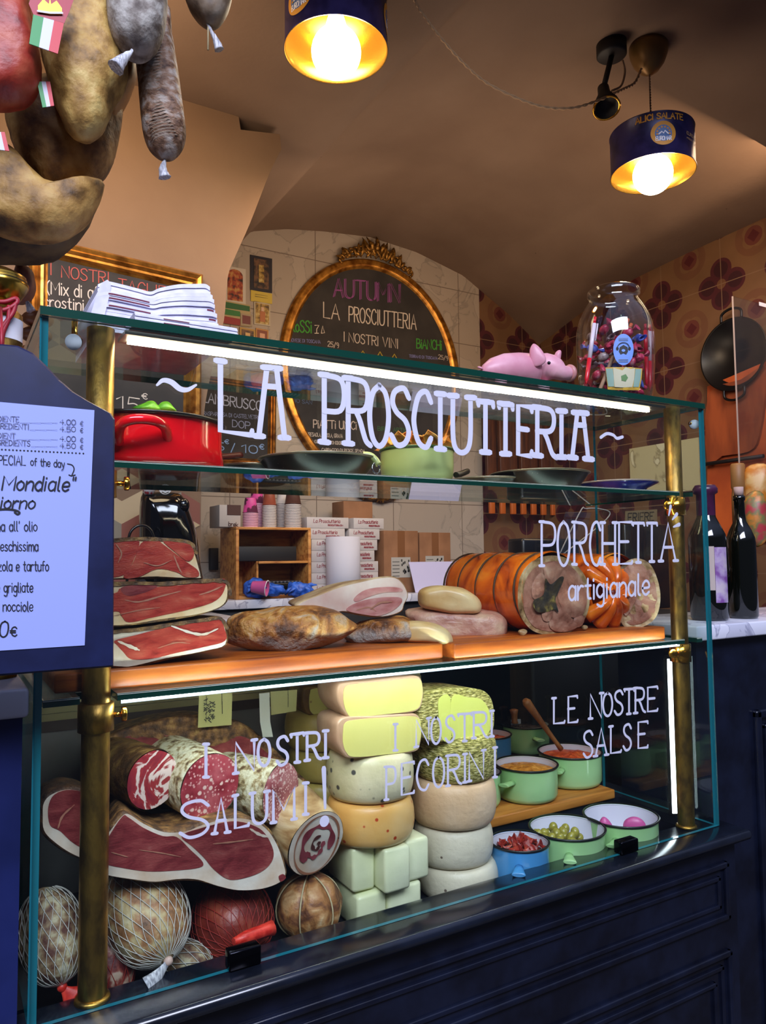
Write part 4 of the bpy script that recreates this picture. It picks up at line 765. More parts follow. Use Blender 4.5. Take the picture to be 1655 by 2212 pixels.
# clear plastic screen with a white tag
mb = MB(); P0 = at(1584, 640, .75); mb.box((P0.x, .75, .405+.35), (P0.x+.42, .754, P0.z)); sc_ = thing('plastic_screen', 'clear plastic screen with a bright edge above the right sill', 'screen', (P0.x, .75, .755)); mb.build('sheet', G_FILM, sc_)
mb = MB(); mb.box((P0.x-.003, .7495, .756), (P0.x, .7545, P0.z)); mb.build('edge_strip', mk('frosted_edge', 'a89890', .3), sc_)
mb = MB(); p, q = at(1640, 652, .7485), at(1700, 676, .7485); mb.box((p.x, .7480, q.z), (q.x, .7488, p.z)); mb.build('tag', WHITE, sc_)
# packets behind the bottles
for lab, pts, y, col, nm in (('yellow and cream packet at the right edge behind the wine bottles', [(1612, 1010), (1660, 1005), (1662, 1060), (1655, 1130), (1618, 1128), (1608, 1060)], .55, mk('packet_yellow', 'c07a28', .4, mix=[(.42, 'b8701c'), (.55, 'c8a468')], scale=14), 'food_packet'), ('red and green packet right of the corked bottle', [(1612, 1070), (1650, 1068), (1658, 1160), (1630, 1180), (1610, 1130)], .48, mk('packet_red', 'a8403c', .4, mix=[(.4, 'a8343c'), (.5, '6c7040'), (.6, 'c07a30')], scale=22), 'food_packet')):
    tag(pillow(pts, y, .05, rings=5).build(nm, col), lab, 'packet', 'food packets beyond the bottles')
mb = MB(); c = at(1597, 1090, .6); mb.lathe([(.024, 0), (.024, .1), (.021, .125), (.024, .13), (.024, .21), (.02, .215), (0, .215)], (c.x, .6, at(1597, 1060, .6).z-.12), n=20); tag(mb.build('pepper_mill', mk('light_wood', '8c6436', .5)), 'tall wooden mill behind the corked wine bottle', 'pepper mill')
# things dark behind the porchetta: scale with clear guard
sl = thing('counter_scale', 'black counter scale with a clear raised guard behind the porchetta', 'scale', (at(1330, 1300, .62).x, .7, .3))
a = at(1180, 1240, .62); b = at(1430, 1180, .62); mb = MB(); mb.box((1.35, .62, -.949), (2.25, 1.1, .36), bev=.01); tag(mb.build('side_cabinet', BLACKM), 'black cabinet under the counter scale', 'cabinet')
mb = MB(); mb.box((1.38, .66, .3605), (1.9, 1.0, .47), bev=.02); mb.build('body', mk('scale_black', '16161a', .3), sl)
mb = MB(); mb.box((1.5, .82, .4705), (1.75, .9, .62), bev=.01); mb.build('display', MATS['scale_black'], sl)
mb = MB(); Y = .7; P = [at(a, b, Y) for a, b in [(1180, 1262), (1262, 1102), (1318, 1104), (1232, 1270)]]; P[1].y += .08; P[2].y += .08; mb.prism(P, (0, .003, 0)); mb.build('guard', G_FILM, sl)
mb = MB(); mb.tube(smooth_open([at(a, b, Y+.04) for a, b in [(1175, 1270), (1250, 1112), (1266, 1099), (1300, 1100), (1318, 1110), (1290, 1140), (1200, 1210)]], 4), .0022, 6); mb.build('guard_rim', mk('grey_rim', '9a9690', .3), sl)
sg = thing('name_card', 'small beige card lettered ERIERE behind the right brass post', 'card', at(1385, 1130, .9)); p = [(1352, 1104), (1420, 1100), (1420, 1128), (1352, 1130)]
mb = MB(); mb.prism([at(a, b, .9) for a, b in p], (0, .003, 0)); mb.build('card', mk('kraft', '6e5c40', .7), sg); mb = MB(); write(mb, 'ERIERE', (1357, 1127), (1412, 1124), 18, flat_pt(.8992), 2, (0, -1, 0)); mb.build('lettering', BLACKM, sg)
mb = MB(); c = at(1385, 1200, .92); mb.box((c.x-.1, .905, .3605), (c.x+.14, .99, at(1385, 1131, .9).z-.001), bev=.006); mb.build('upright', MATS['scale_black'], sl)
# ---- wine bottles on the right sill
GREENB = mk('bottle_glass_dark', '0a0c08', .06, spec=.8)
def bottle(label, px, pyb, pyt, y, r, neck, capm, cap_h, corked=False, zb_=.4055):
    c = at(px, pyb, y); top = at(px, pyt, y).z; H = top-zb_; t = thing('wine_bottle', label, 'bottle', (c.x, y, zb_))
    mb = MB(); s = H*.60; pr = [(0, 0), (r*.9, 0), (r, .006), (r, s), (r*.95, s+.012), (r*.75, s+.03), (neck*1.15, s+.052), (neck, s+.07), (neck*.95, H-.02), (neck*1.1, H-.019), (neck*1.1, H-.008), (neck*.9, H-.007), (0, H-.007)]
    mb.lathe(pr, (c.x, y, zb_), n=40, caps=(False, False)); mb.build('glass', GREENB, t)
    mb = MB()
    if corked: mb.lathe([(0, H-.0065), (neck*.85, H-.0065), (neck*.9, H+.014), (0, H+.014)], (c.x, y, zb_), n=20); mb.build('cork', mk('cork', 'b89a90', .8), t)
    else: mb.lathe([(neck*1.12, H-cap_h), (neck*1.12, H-.022), (neck*1.45, H-.018), (neck*1.5, H-.008), (neck*1.2, H+.001), (0, H+.001)], (c.x, y, zb_), n=28, caps=(False, False)); mb.build('capsule', capm, t)
    return t, c, H
t, c, H = bottle('large dark wine bottle with a purple capsule and two labels on the right sill', 1534, 1340, 1050, .135, .043, .019, mk('capsule_purple', '3c1c34', .3, mix=[(.4, '2c1628'), (.6, '4a2040')], scale=20), .1)
def label_arc(t, c, y, r, a0, a1, z0, z1, m):
    mb = MB(); n = 14; R = [[V((c.x+(r+.0006)*math.sin(a0+(a1-a0)*i/n), y-(r+.0006)*math.cos(a0+(a1-a0)*i/n), z)) for i in range(n+1)] for z in (z0, z1)]
    mb.rings(R, 0, (False, False), closed=False); return mb.build('label', m, t)
zz = lambda py: at(1550, py, .1).z
label_arc(t, c, .135, .043, -1.08, -.60, zz(1275), zz(1180), mk('label_cream', 'b8a8a0', .6)); label_arc(t, c, .135, .0434, -.59, .25, zz(1302), zz(1182), mk('label_violet', '9a7ab0', .6, mix=[(.4, '7a4a90'), (.5, 'a890b8'), (.62, 'c0b0bc')], scale=26))
bottle('slim dark wine bottle with a pale cork on the right sill', 1607, 1336, 1065, .12, .034, .0125, None, 0, True)
# ================================================================== CEILING LAMPS
TIN = mk('tin_blue', '24204a', .35, .3, mix=[(.4, '1e1a40'), (.6, '2e2856')], scale=20)
TING = mk('tin_inside', 'd09a3c', .22, .9)
BULB = mk('bulb_glow', (1, .84, .6), .4, emit=30)
YEL = mk('tin_yellow', 'c88a2c', .5); TINL = mk('tin_light_blue', '4a6aa0', .5)
def tin_lamp(label, pc, r_px, x_, text, ang, r, h, bulb_dz, top_z, lean=(0, 0)):
    d = ray(*pc); c = CAM+d*((x_-CAM.x)/d.x)      # centre of the tin
    t = thing('pendant_lamp', label, 'lamp', c, 'tin pendant lamps')
    mb = MB(); z0, z1 = c.z-h/2, c.z+h/2
    mb.lathe([(r*1.015, 0), (r*1.02, .003), (r, .005), (r, h*.5), (r, h-.004), (r*1.015, h-.002), (r*1.01, h), (r*.96, h), (r*.95, h-.004), (0, h-.005)], (c.x, c.y, z0), n=64, caps=(False, False)); mb.build('tin_shade', TIN, t)
    mb = MB(); mb.lathe([(r*1.01, 0), (r*.985, .001), (r*.98, h*.3), (r*.975, h*.32), (r*.98, h*.36), (r*.98, h-.007), (0, h-.008)], (c.x, c.y, z0), n=64, caps=(False, False)); mb.build('inner_lining', TING, t)
    mb = MB(); mb.lathe([(.0, 0), (.022, 0), (.022, -.045), (.018, -.05), (.018, -.06), (0, -.06)], (c.x, c.y, z1-.008), n=24); mb.build('socket', BRASSP, t)
    bz = z0+bulb_dz; mb = MB(); mb.ball((c.x, c.y, bz), .0625, 0, 32, m=20); mb.lathe([(.02, z1-.06-bz), (.03, .055), (.045, .042)], (c.x, c.y, bz), n=24, caps=(False, False)); b_ = mb.build('bulb', BULB, t)
    mb = MB(); n = 60; P = []
    for k in (0, 1):
        mb.tube([V((c.x+.0018*math.cos(q*1.3+k*PI), c.y+.0018*math.sin(q*1.3+k*PI), z1-.002+(top_z-z1+.002)*q/n)) for q in range(n+1)], .0018, 5)
    mb.build('flex', mk('twisted_flex', '8c7058', .7), t)
    # print on the tin
    def on(a, z): return V((c.x+(r+.0004)*math.sin(a), c.y-(r+.0004)*math.cos(a), z))
    def arc_text(s, a0, a1, z, hh, wd, m):
        mb = MB(); tot = sum(FT[ch][0]+1.3 for ch in s)-1.3; k = (a1-a0)/tot; x = 0
        for ch in s:
            w_, st = glyph(ch)
            for sm, p in st:
                q = [(v.x, v.y) for v in smooth_open([(a, b, 0) for a, b in p], 4)] if sm else p
                P3 = [on(a0+(x+a)*k, z+b/10*hh) for a, b in q]; nn = P3[0]-V((c.x, c.y, P3[0].z)); stroke(mb, P3, wd, nn, 0, .0006)
            x += w_+1.3
        mb.build('lettering', m, t)
    def disc(a, z, ro, ri, m, e):
        mb = MB(); n = 40; R = [[on(a+q*math.cos(2*PI*i/n)/r, z+q*math.sin(2*PI*i/n))+(on(a, z)-V((c.x, c.y, z))).normalized()*e for i in range(n)] for q in (ri, ro)]
        mb.rings(R, 0, (False, False)); mb.build('emblem', m, t)
    for a in ang:
        zc_ = z0+h*.47; disc(a, zc_, h*.28, h*.19, YEL, .0004); disc(a, zc_, h*.19, .0005, TINL, .0003)
        mb = MB()
        for k in range(8):
            b_ = PI*(k/7*1.1-.05); q = .14*h; s_ = on(a+q*math.cos(b_)/r, zc_+q*math.sin(b_)); nn = (s_-V((c.x, c.y, s_.z))).normalized(); tt = V((nn.y, -nn.x, 0))*-1; pts = [s_+nn*.0009+tt*(.0045*(1 if i % 2 == 0 else .45)*math.cos(i*PI/5+PI/2))+V((0, 0, .0045*(1 if i % 2 == 0 else .45)*math.sin(i*PI/5+PI/2))) for i in range(10)]; mb.add(pts, [tuple(range(10))])
        mb.build('emblem', YEL, t)
        mb = MB(); P3 = [on(a+u*.10*h/r, zc_-.02*h+v_*h) for u, v_ in ((-1, 0), (-.4, .05), (0, .01), (.3, .07), (1, 0))]; stroke(mb, P3, .004, on(a, zc_)-V((c.x, c.y, zc_)), 0, .0008); mb.build('emblem', WHITE, t)
        arc_text('EUROMAR', a-.17*h/r*1.0, a+.17*h/r, zc_-.17*h, h*.09, .0022, WHITE)
        arc_text(text, a-.62, a+.50, z0+h*.80, h*.13, .0042, YEL)
        arc_text('EUROMAR', a+.62, a+1.15, z0+h*.5, h*.07, .0022, MATS['twisted_flex']); arc_text('PESCE AZZURRO', a+.62, a+1.2, z0+h*.4, h*.035, .0012, MATS['twisted_flex'])
    return t, c, z1
tR, cR, zR = tin_lamp('right pendant lamp made from a blue and yellow anchovy tin with a glowing globe', (1409, 333), 84, 1.87, 'ALICI SALATE', [-.62], .131, .137, .0, 2.16)
tL, cL, zL = tin_lamp('left pendant lamp made from a dark tin with a glowing globe', (726, 50), 106, .73, 'ALICI SALATE', [-1.25, 1.0], .129, .15, -.002, 2.02)
# ceiling rose, spot and swagged flex
mb = MB(); cz_ = vault(cR.x, cR.y); q = V((cR.x, cR.y, cz_)); rr = .062; mb.lathe([(rr, .002), (rr, -.01), (rr*.95, -.03), (rr*.8, -.055), (rr*.5, -.08), (rr*.15, -.095), (0, -.096)], q, n=32); tag(mb.build('ceiling_rose', mk('rose_bronze', '7a5c34', .4, .5)), 'bronze dome ceiling rose above the right tin lamp', 'ceiling rose')
sp = thing('ceiling_spot', 'small dark spotlight on the vault left of the bronze rose', 'spotlight', at(1320, 150, .5)); zc2 = vault(at(1320, 135, .62).x, .62)
c0 = V((at(1322, 135, .62).x, .62, zc2)); mb = MB(); mb.lathe([(.048, .004), (.048, -.04), (.043, -.045), (0, -.045)], c0, n=28); mb.build('mount', BLACKM, sp)
hd = at(1308, 218, .6); ax = V((-.25, -.35, -1)).normalized(); mb = MB(); mb.tube([c0+V((.0, 0, -.04)), hd-ax*.06], .009, 10); mb.lathe([(0, -.07), (.018, -.065), (.02, -.03), (.04, .02), (.042, .035), (.038, .035), (.03, .005), (0, 0)], hd, axis=ax, n=28); mb.build('head', BLACKM, sp)
mb = MB(); mb.lathe([(.041, .033), (.044, .036), (.041, .039), (.037, .036)], hd, axis=ax, n=28, caps=(False, False)); mb.build('rim', BRASSP, sp)
pts = [(1386, 148, .57), (1372, 178, .57), (1352, 190, .57), (1330, 200, .57), (1290, 218, .56), (1240, 233, .56), (1180, 232, .55), (1120, 213, .54), (1050, 178, .53), (1000, 135, .51), (955, 85, .49), (920, 40, .47), (895, 0, .45), (880, -40, .42)]
sm = smooth_open([at(*p) for p in pts], 12); mb = MB()
for k in (0, 1): mb.tube([p+V((.0028*math.cos(i*.9+k*PI), 0, .0028*math.sin(i*.9+k*PI))) for i, p in enumerate(sm)], .0024, 6)
tag(mb.build('lamp_flex', mk('braided_flex', 'b8946c', .6)), 'twisted braided flex swagged across the vault between the lamps', 'cable')
mb = MB(); c = at(1330, 190, .575); mb.tube(smooth_open([at(a, b, .575) for a, b in [(1345, 130), (1350, 155), (1342, 185), (1322, 196)]]), .0035, 8); tag(mb.build('spot_cable', MATS['twisted_flex']), 'short cable looping beside the ceiling spotlight', 'cable')
# ================================================================== THINGS ON THE TOP SLAB
ZTT = ZT+.0112
PAP = mk('newsprint_white', 'd8d6ea', .75, mix=[(.4, 'cfcde2'), (.6, 'e0def0')], scale=40); PRT = mk('dark_red_print', '6a1c30', .7)
def sheet_stack(n, top, bot, y0, dep, gname, lab, shiftr, marks):
    topc = smooth_open([at(a, b, y0) for a, b in top], 6); m = len(topc)
    for k in range(n):
        f0, f1 = k/n, (k+.86)/n; rs = random.Random(k+17)
        lo, hi = [], []
        for i, p in enumerate(topc):
            q = i/(m-1); zb_ = ZTT+bot; dx = rs.uniform(0, 0)+shiftr*(1-k/n)*q
            lo.append(V((p.x+dx*.02, y0, zb_+(p.z-zb_)*f0))); hi.append(V((p.x+dx*.02, y0, zb_+(p.z-zb_)*f1)))
        dy = rs.uniform(-.006, .004); lo = [p+V((0, dy, 0)) for p in lo]; hi = [p+V((0, dy, 0)) for p in hi]
        mid = V(((lo[0].x*1.0), lo[0].y, (lo[0].z+hi[0].z)/2-.0)); ring = lo+hi[::-1]
        t = thing('folded_menu', lab(k, n), 'paper', (lo[0].x, y0, ZTT), gname)
        mb = MB(); mb.rings([ring, [p+V((0, dep, 0)) for p in ring]], 0, (True, True), smooth=False); mb.build('sheets', PAP, t)
        for a, b in marks(k, rs):
            i0, i1 = int(a*(m-1)), int(b*(m-1)); 
            if i1 <= i0: continue
            mb = MB(); A_ = [lo[i]*.35+hi[i]*.65+V((0, -.0006, 0)) for i in range(i0, i1+1)]; B_2 = [lo[i]*.75+hi[i]*.25+V((0, -.0006, 0)) for i in range(i0, i1+1)]
            c = len(A_); mb.add(A_+B_2, [(i, i+1, c+i+1, c+i) for i in range(c-1)]); mb.build('print', PRT, t)
ordn = ['lowest', 'second', 'third', 'fourth', 'fifth', 'sixth', 'seventh', 'eighth', 'ninth', 'tenth', 'eleventh', 'twelfth', 'topmost']
sheet_stack(13, [(212, 612), (232, 606), (262, 612), (300, 622), (325, 628), (345, 620), (385, 612), (420, 611), (442, 611), (452, 617)], .001, .075, .2, 'folded menus in the tall wavy stack', lambda k, n: 'white folded paper menu, %s from the slab in the tall wavy stack' % ordn[k] if 0 < k < 12 else ('lowest white folded paper menu of the tall wavy stack' if k == 0 else 'topmost white folded paper menu of the tall wavy stack'), 1.0,
            lambda k, rs: [(.12, .42)] if k in (8, 9, 6) else ([(.86, .98)] if k in (3, 5, 7) else []))
sheet_stack(5, [(292, 671), (330, 677), (380, 685), (440, 695), (500, 705), (514, 708)], .0005, .012, .06, 'folded menus in the low front stack', lambda k, n: ['bottom', 'second lowest', 'middle', 'second highest', 'top'][k]+' white menu of the low stack in front of the wavy stack', 0.0, lambda k, rs: [(.3, .5)] if k in (1, 3) else [])
mb = MB(); P = [at(a, b, .07) for a, b in [(196, 678), (218, 612), (232, 604), (240, 612), (236, 640), (224, 690)]]
mb.prism([V((p.x, .07, max(p.z, ZTT+.0005))) for p in P], (0, .2, 0), smooth_side=True); tag(mb.build('folded_menu', PAP), 'white menu folded down over the left end of the wavy stack', 'paper', 'folded menus in the tall wavy stack')
# ---- pink toy pig
PIG = mk('pink_vinyl', 'd89aa8', .4, mix=[(.4, 'd08c9c'), (.6, 'e0a8b4')], scale=14); yp = .13
pig = thing('toy_pig', 'pink vinyl toy pig standing on the glass slab beside the glass jar', 'toy pig', V((at(1130, 800, yp).x, yp, ZTT)))
cl = [((1041, 806), 3), ((1050, 802), 16), ((1066, 799), 26), ((1090, 796), 32), ((1120, 797), 35), ((1148, 798), 34), ((1166, 796), 32), ((1182, 793), 30), ((1196, 795), 27), ((1206, 801), 21), ((1214, 806), 16), ((1224, 806), 15.5), ((1229, 806), 14.5)]
pth = [at(a, b, yp-.0*(i/12)-(.03 if i > 8 else .02 if i > 6 else 0)) for i, ((a, b), r) in enumerate(cl)]; rad = [r*mpp(p) for p, (q, r) in zip(pth, cl)]
mb = MB(); mb.tube(pth, rad, 28); mb.build('body', PIG, pig)
e = pth[-1]; ax = (pth[-1]-pth[-3]).normalized(); mb = MB(); mb.lathe([(0, -.004), (.0165, -.004), (.018, 0), (.0165, .005), (0, .006)], e+ax*.002, axis=ax, n=24); sn = mb.build('snout', mk('pig_snout', 'c08480', .4), pig)
for s in (-1, 1):
    mb = MB(); mb.ball(e+ax*.0085+V((.5*s, -.5*s*.4, 0)).normalized()*.006, .0028, sc=(1, 1, 1.5)); mb.build('nostril', mk('pig_dark', '5a3034', .5), pig)
for pts in ([(1150, 790), (1144, 760), (1150, 744), (1158, 744), (1172, 758), (1180, 778), (1168, 790)], [(1196, 776), (1200, 762), (1208, 756), (1213, 760), (1211, 776), (1206, 782)]):
    mb = pillow(pts, yp-.035, .012, rings=5); mb.build('ear', PIG, pig)
for a in ((1186, 784),): mb = MB(); mb.ball(at(a[0], a[1], yp-.058), .0035); mb.build('eye', mk('eye_black', '0a0a10', .1), pig)
for x_, dy in ((1075, -.01), (1080, .02), (1160, -.02), (1165, .012)):
    c = at(x_, 815, yp); mb = MB(); mb.tube([V((c.x, yp+dy, ZTT+.03)), V((c.x, yp+dy, ZTT+.001))], [.013, .010], 14); mb.build('leg', PIG, pig)
mb = MB(); c = pth[6]; ax2 = (pth[7]-pth[5]).normalized(); mb.lathe([(rad[6]*1.0, -.0008), (rad[6]*1.03, 0), (rad[6]*1.0, .0008)], c, axis=ax2, n=32, caps=(False, False)); mb.build('collar_string', mk('string_orange', 'b07030', .6), pig)
mb = MB(); mb.box((pth[6].x-.004, pth[6].y-rad[6]-.004, ZTT+.006), (pth[6].x+.006, pth[6].y-rad[6]-.002, ZTT+.014)); mb.build('collar_tag', MATS['string_orange'], pig)
mb = MB(); a = pth[0]; mb.tube([a+V((-.004*math.cos(t)-.004, .004*math.sin(t), .003+t*.0012)) for t in [i*.6 for i in range(12)]], .0022, 7); mb.build('tail', PIG, pig)
# ---- glass jar with pens and sweets
yj = .14; cj = at(1332, 850, yj); cj = V((cj.x, yj, ZTT)); jar = thing('glass_jar', 'big clear glass jar of pens and wrapped sweets with a blue oval sticker', 'jar', cj)
H = at(1320, 626, yj).z-ZTT; R_ = 81*mpp(at(1332, 740, yj)); prj = [(0, .004), (R_*.8, .004), (R_*.86, .008), (R_*.93, H*.15), (R_*.98, H*.35), (R_, H*.55), (R_*.98, H*.66), (R_*.9, H*.76), (R_*.76, H*.85), (R_*.65, H*.9), (R_*.62, H*.93), (R_*.67, H*.95), (R_*.67, H*.99), (R_*.63, H)]
outer = [(0, .0)]+[(r+.0008, z) for r, z in prj[1:]]; inner = [(r-.0022, max(z, .0045)) for r, z in prj[1:]][::-1]
mb = MB(); mb.lathe([(0, .0002), (R_*.8, .0002)]+outer[2:], cj, n=64, caps=(True, False)); mb.lathe([(R_*.63+.0008, H), (R_*.6, H*.995)]+inner[1:]+[(0, .006)], cj, n=64, caps=(False, False)); mb.build('glass', G_JAR, jar)
def on_jar(px, py, e=.0012):
    """point of the jar wall met by the line of sight"""
    d = ray(px, py); p = CAM-cj; z = atz(px, py, 0); 
    for it in range(3):
        zz_ = (CAM+d*it if False else None)
    t = (V((cj.x, cj.y, 0))-V((CAM.x, CAM.y, 0))).length/V((d.x, d.y, 0)).length
    for it in range(12):
        q = CAM+d*t; h = max(.01, min(H*.93, q.z-ZTT)); rr = R_
        for (r0, z0), (r1, z1) in zip(prj, prj[1:]):
            if z0 <= h <= z1 and z1 > z0: rr = r0+(r1-r0)*(h-z0)/(z1-z0)
        rr += e; A_ = d.x**2+d.y**2; B2 = 2*(d.x*p.x+d.y*p.y); C2 = p.x**2+p.y**2-rr**2; D2 = B2*B2-4*A_*C2
        t = (-B2-math.sqrt(max(D2, 0)))/(2*A_)
    return CAM+d*t
def jar_patch(name, pts, m, e, sub=1):
    c = (sum(p[0] for p in pts)/len(pts), sum(p[1] for p in pts)/len(pts)); mb = MB(); n = len(pts); R = []
    for k in (1e-3, .35, .7, 1): R.append([on_jar(c[0]+(p[0]-c[0])*k, c[1]+(p[1]-c[1])*k, e) for p in pts])
    mb.rings(R, 0, (False, False)); return mb.build(name, m, jar)
jar_patch('sticker', [(1347+22*math.cos(a), 755+34*math.sin(a)) for a in [2*PI*i/32 for i in range(32)]], mk('sticker_blue', '6a90d8', .5), .0014)
J = lambda e: (lambda a, b: on_jar(a, b, e))
jar_patch('emblem', [(1339, 750), (1347, 745), (1356, 750), (1357, 759), (1353, 766), (1347, 763), (1341, 766), (1337, 759)], BLACKM, .002)
mb = MB(); nn = (CAM-cj); stroke(mb, [on_jar(1347+13*math.cos(a), 752-12*math.sin(a), .0022) for a in [PI*i/10 for i in range(11)]], .0016, (nn.x, nn.y, 0)); mb.build('emblem', BLACKM, jar)
for s in (-1, 1): jar_patch('emblem', [(1347+s*13+3*math.cos(a), 753+4*math.sin(a)) for a in [2*PI*i/10 for i in range(10)]], BLACKM, .0022)
jar_patch('emblem', [(1347+4*math.cos(a), 757+3*math.sin(a)) for a in [2*PI*i/10 for i in range(10)]], MATS['sticker_blue'], .0028)
mb = MB(); 
for yy in (731, 735, 777, 781): stroke(mb, [on_jar(1337+k*2.2, yy, .0024) for k in range(10)], .0011, (nn.x, nn.y, 0))
mb.build('emblem', MATS['grey_handle'], jar)
jar_patch('label', [(1308, 794), (1330, 793), (1362, 793), (1388, 796), (1386, 820), (1381, 843), (1350, 843), (1313, 842), (1311, 820)], mk('label_yellow', 'c8a038', .5), .0014)
jar_patch('label', [(1325, 794), (1334, 797), (1345, 800), (1352, 793), (1362, 797), (1372, 795), (1370, 820), (1366, 836), (1345, 837), (1328, 836), (1326, 815)], mk('label_pale', 'c4c0a0', .5), .0019)
jar_patch('label', [(1309, 796), (1324, 796), (1326, 815), (1327, 835), (1314, 835), (1311, 815)], mk('label_sea_green', '8aa898', .5), .0021)
jar_patch('label', [(1373, 797), (1386, 797), (1384, 818), (1380, 836), (1368, 836), (1371, 815)], MATS['label_sea_green'], .0021)
jar_patch('label', [(1342, 812), (1352, 808), (1357, 816), (1352, 824), (1343, 822)], mk('label_green_mark', '5a8048', .5), .0025)
PR_, PW_ = mk('pen_red', 'c81c2c', .3), mk('pen_white', 'd0c4cc', .35)
def injar(px, py, d): p = at(px, py, cj.y+d); return p
def pen(label, a, b, d, split=.45, kind='pen'):
    A_, B_ = injar(*a, d), injar(*b, d); B_.z = max(B_.z, ZTT+.008); t = thing('pen' if kind == 'pen' else 'wooden_pencil', label, 'pen' if kind == 'pen' else 'pencil', B_, 'pens and pencils in the glass jar')
    if kind == 'pen':
        M_ = A_.lerp(B_, split); N_ = A_.lerp(B_, .1); mb = MB(); mb.tube([N_, M_], .0046, 12); mb.build('barrel', PR_ if split < .5 else PW_, t); mb = MB(); mb.tube([M_, A_.lerp(B_, .92), B_], [.0048, .0046, .0015], 12); mb.build('grip', PR_, t)
        mb = MB(); mb.tube([A_, N_], .003, 10); mb.build('button', PR_, t); mb = MB(); mb.tube([A_.lerp(B_, .1)+V((.006, -.004, 0)), A_.lerp(B_, .36)+V((.006, -.004, 0))], .0016, 6); mb.build('clip', PW_, t)
    else:
        M_ = A_.lerp(B_, .06); mb = MB(); mb.tube([M_, B_], .0042, 8); mb.build('shaft', mk('raw_pencil', 'b08c70', .5), t); mb = MB(); mb.tube([A_, M_], .0042, 8); mb.build('eraser', mk('eraser_orange', 'd0602c', .5), t)
pen('red and white pen leaning against the left wall of the jar', (1286, 685), (1266, 830), -.05, .62)
pen('red pen upright at the right wall of the jar', (1394, 700), (1398, 838), -.02, .48); pen('second red-tipped pen at the right wall of the jar', (1404, 702), (1404, 845), .0, .55)
pen('front wooden pencil with an orange tip crossing the jar', (1357, 690), (1296, 842), -.03, kind='p'); pen('rear wooden pencil with an orange tip crossing the jar', (1364, 700), (1304, 843), -.018, kind='p')
SW = [mk('sweet_pink', 'c82c54', .25, mix=[(.42, 'a01c3c'), (.55, 'd84a6c'), (.66, 'e8b0b8')], scale=40), mk('sweet_blue', '3c54c0', .25, mix=[(.4, '2c40a0'), (.6, '6c80d8')], scale=40), mk('sweet_clear', 'a89c9c', .2, mix=[(.4, '5c3c3c'), (.6, 'd0c0c0')], scale=50)]
rnd = random.Random(11); cols = ['pink', 'blue', 'silver']; n_ = 0; protos = {}
for lay in range(7):
    for j in range(7 if lay else 4):
        a = (j-1)*2*PI/6+lay*.6; rr = R_*.6 if j else R_*.1; z = ZTT+.02+lay*.0245; kk = 0 if (lay+j) % 3 else (1 if j % 2 else 2)
        if lay in (1, 2, 3) and j in (1, 2): kk = 2
        q = V((cj.x+rr*math.cos(a), cj.y+rr*math.sin(a)+.008, z)); 
        if kk not in protos:
            mb = MB(); mb.ball((0, 0, 0), .0115, n=14, m=8, sc=(1.2, .9, .8))
            for s in (-1, 1):
                mb.lathe([(.004, 0), (.003, .004), (.011, .014), (.0105, .0145), (.002, .006)], (s*.011, 0, 0), axis=(s, 0, 0), n=10, caps=(False, False), squash=(1, .5))
            o = mb.build('wrapped_sweet', SW[kk]); protos[kk] = o; tag(o, cols[kk]+' wrapped sweet in the glass jar', 'sweet', cols[kk]+' wrapped sweets in the glass jar')
        else: o = protos[kk].copy(); scene.collection.objects.link(o)
        o.location = q; o.rotation_euler = (rnd.uniform(0, 3), rnd.uniform(-.6, .6), rnd.uniform(0, 6))
# ================================================================== UPPER SHELF
def enamel(name, col): return mk('enamel_'+name, col, .16, spec=.7)
RIMB = mk('rim_black', '141416', .3)
def pot(name, label, cat, c, r, h, m, wall=.0022, rimm=None, flare=1.03, base=.93, inside=None, loc=None):
    t = thing(name, label, cat, c); mb = MB()
    mb.lathe([(0, 0), (r*base*.9, 0), (r*base, .004), (r*(base+.05), .012), (r, h*.5), (r, h-.002)], c, n=56, caps=(False, False)); mb.build('body', m, t)
    mb = MB(); mb.lathe([(r-.0005, h-.0022), (r-wall, h*.5), (r*(base+.03)-wall, .012), (r*base*.88, .0035), (0, .0035)], c, n=56, caps=(False, False)); mb.build('inside', inside or m, t)
    mb = MB(); mb.lathe([(r-.001, h-.0045), (r*flare, h-.0035), (r*flare+.0012, h-.001), (r*flare, h+.0008), (r-.001, h)], c, n=56, caps=(False, False)); mb.build('rim', rimm or RIMB, t)
    return t
yr = .15; c = at(318, 1000, yr); r = .112; zr = at(288, 884, yr-r).z; c = V((c.x, yr, ZS+.0006)); red = mk('enamel_red', 'e8101a', .12, spec=.7)
rp = pot('stock_pot', 'large bright red enamel pot with a black rim on the upper glass shelf', 'pot', c, r, zr-ZS, red, flare=1.06, base=.98)
hd = [at(a, b, yr-r-.004+dy) for a, b, dy in [(256, 955, .012), (257, 930, -.006), (268, 912, -.02), (300, 905, -.028), (338, 910, -.024), (358, 926, -.008), (363, 955, .014)]]
mb = MB(); mb.tube(smooth_open(hd, 5), .0072, 12); mb.build('handle', red, rp)
LF = mk('leaf_green', '4c9a1e', .45, mix=[(.4, '3c8416'), (.6, '78b82c')], scale=30)
for k, pts in enumerate(([(288, 888), (305, 872), (330, 868), (342, 876), (344, 890)], [(334, 890), (345, 872), (360, 868), (374, 880), (380, 892)])):
    mb = pillow(pts, .1, .02, rings=4); mb.jitter(.004, 60, k); tag(mb.build('lettuce_leaf', LF), ['left green leaf sticking out of the red pot', 'right green leaf sticking out of the red pot'][k], 'leaf', 'leaves in the red pot')
SPK = mk('speckled_black_enamel', '14120e', .28, spec=.7, spots=(150, .10, '9c9484', .35))
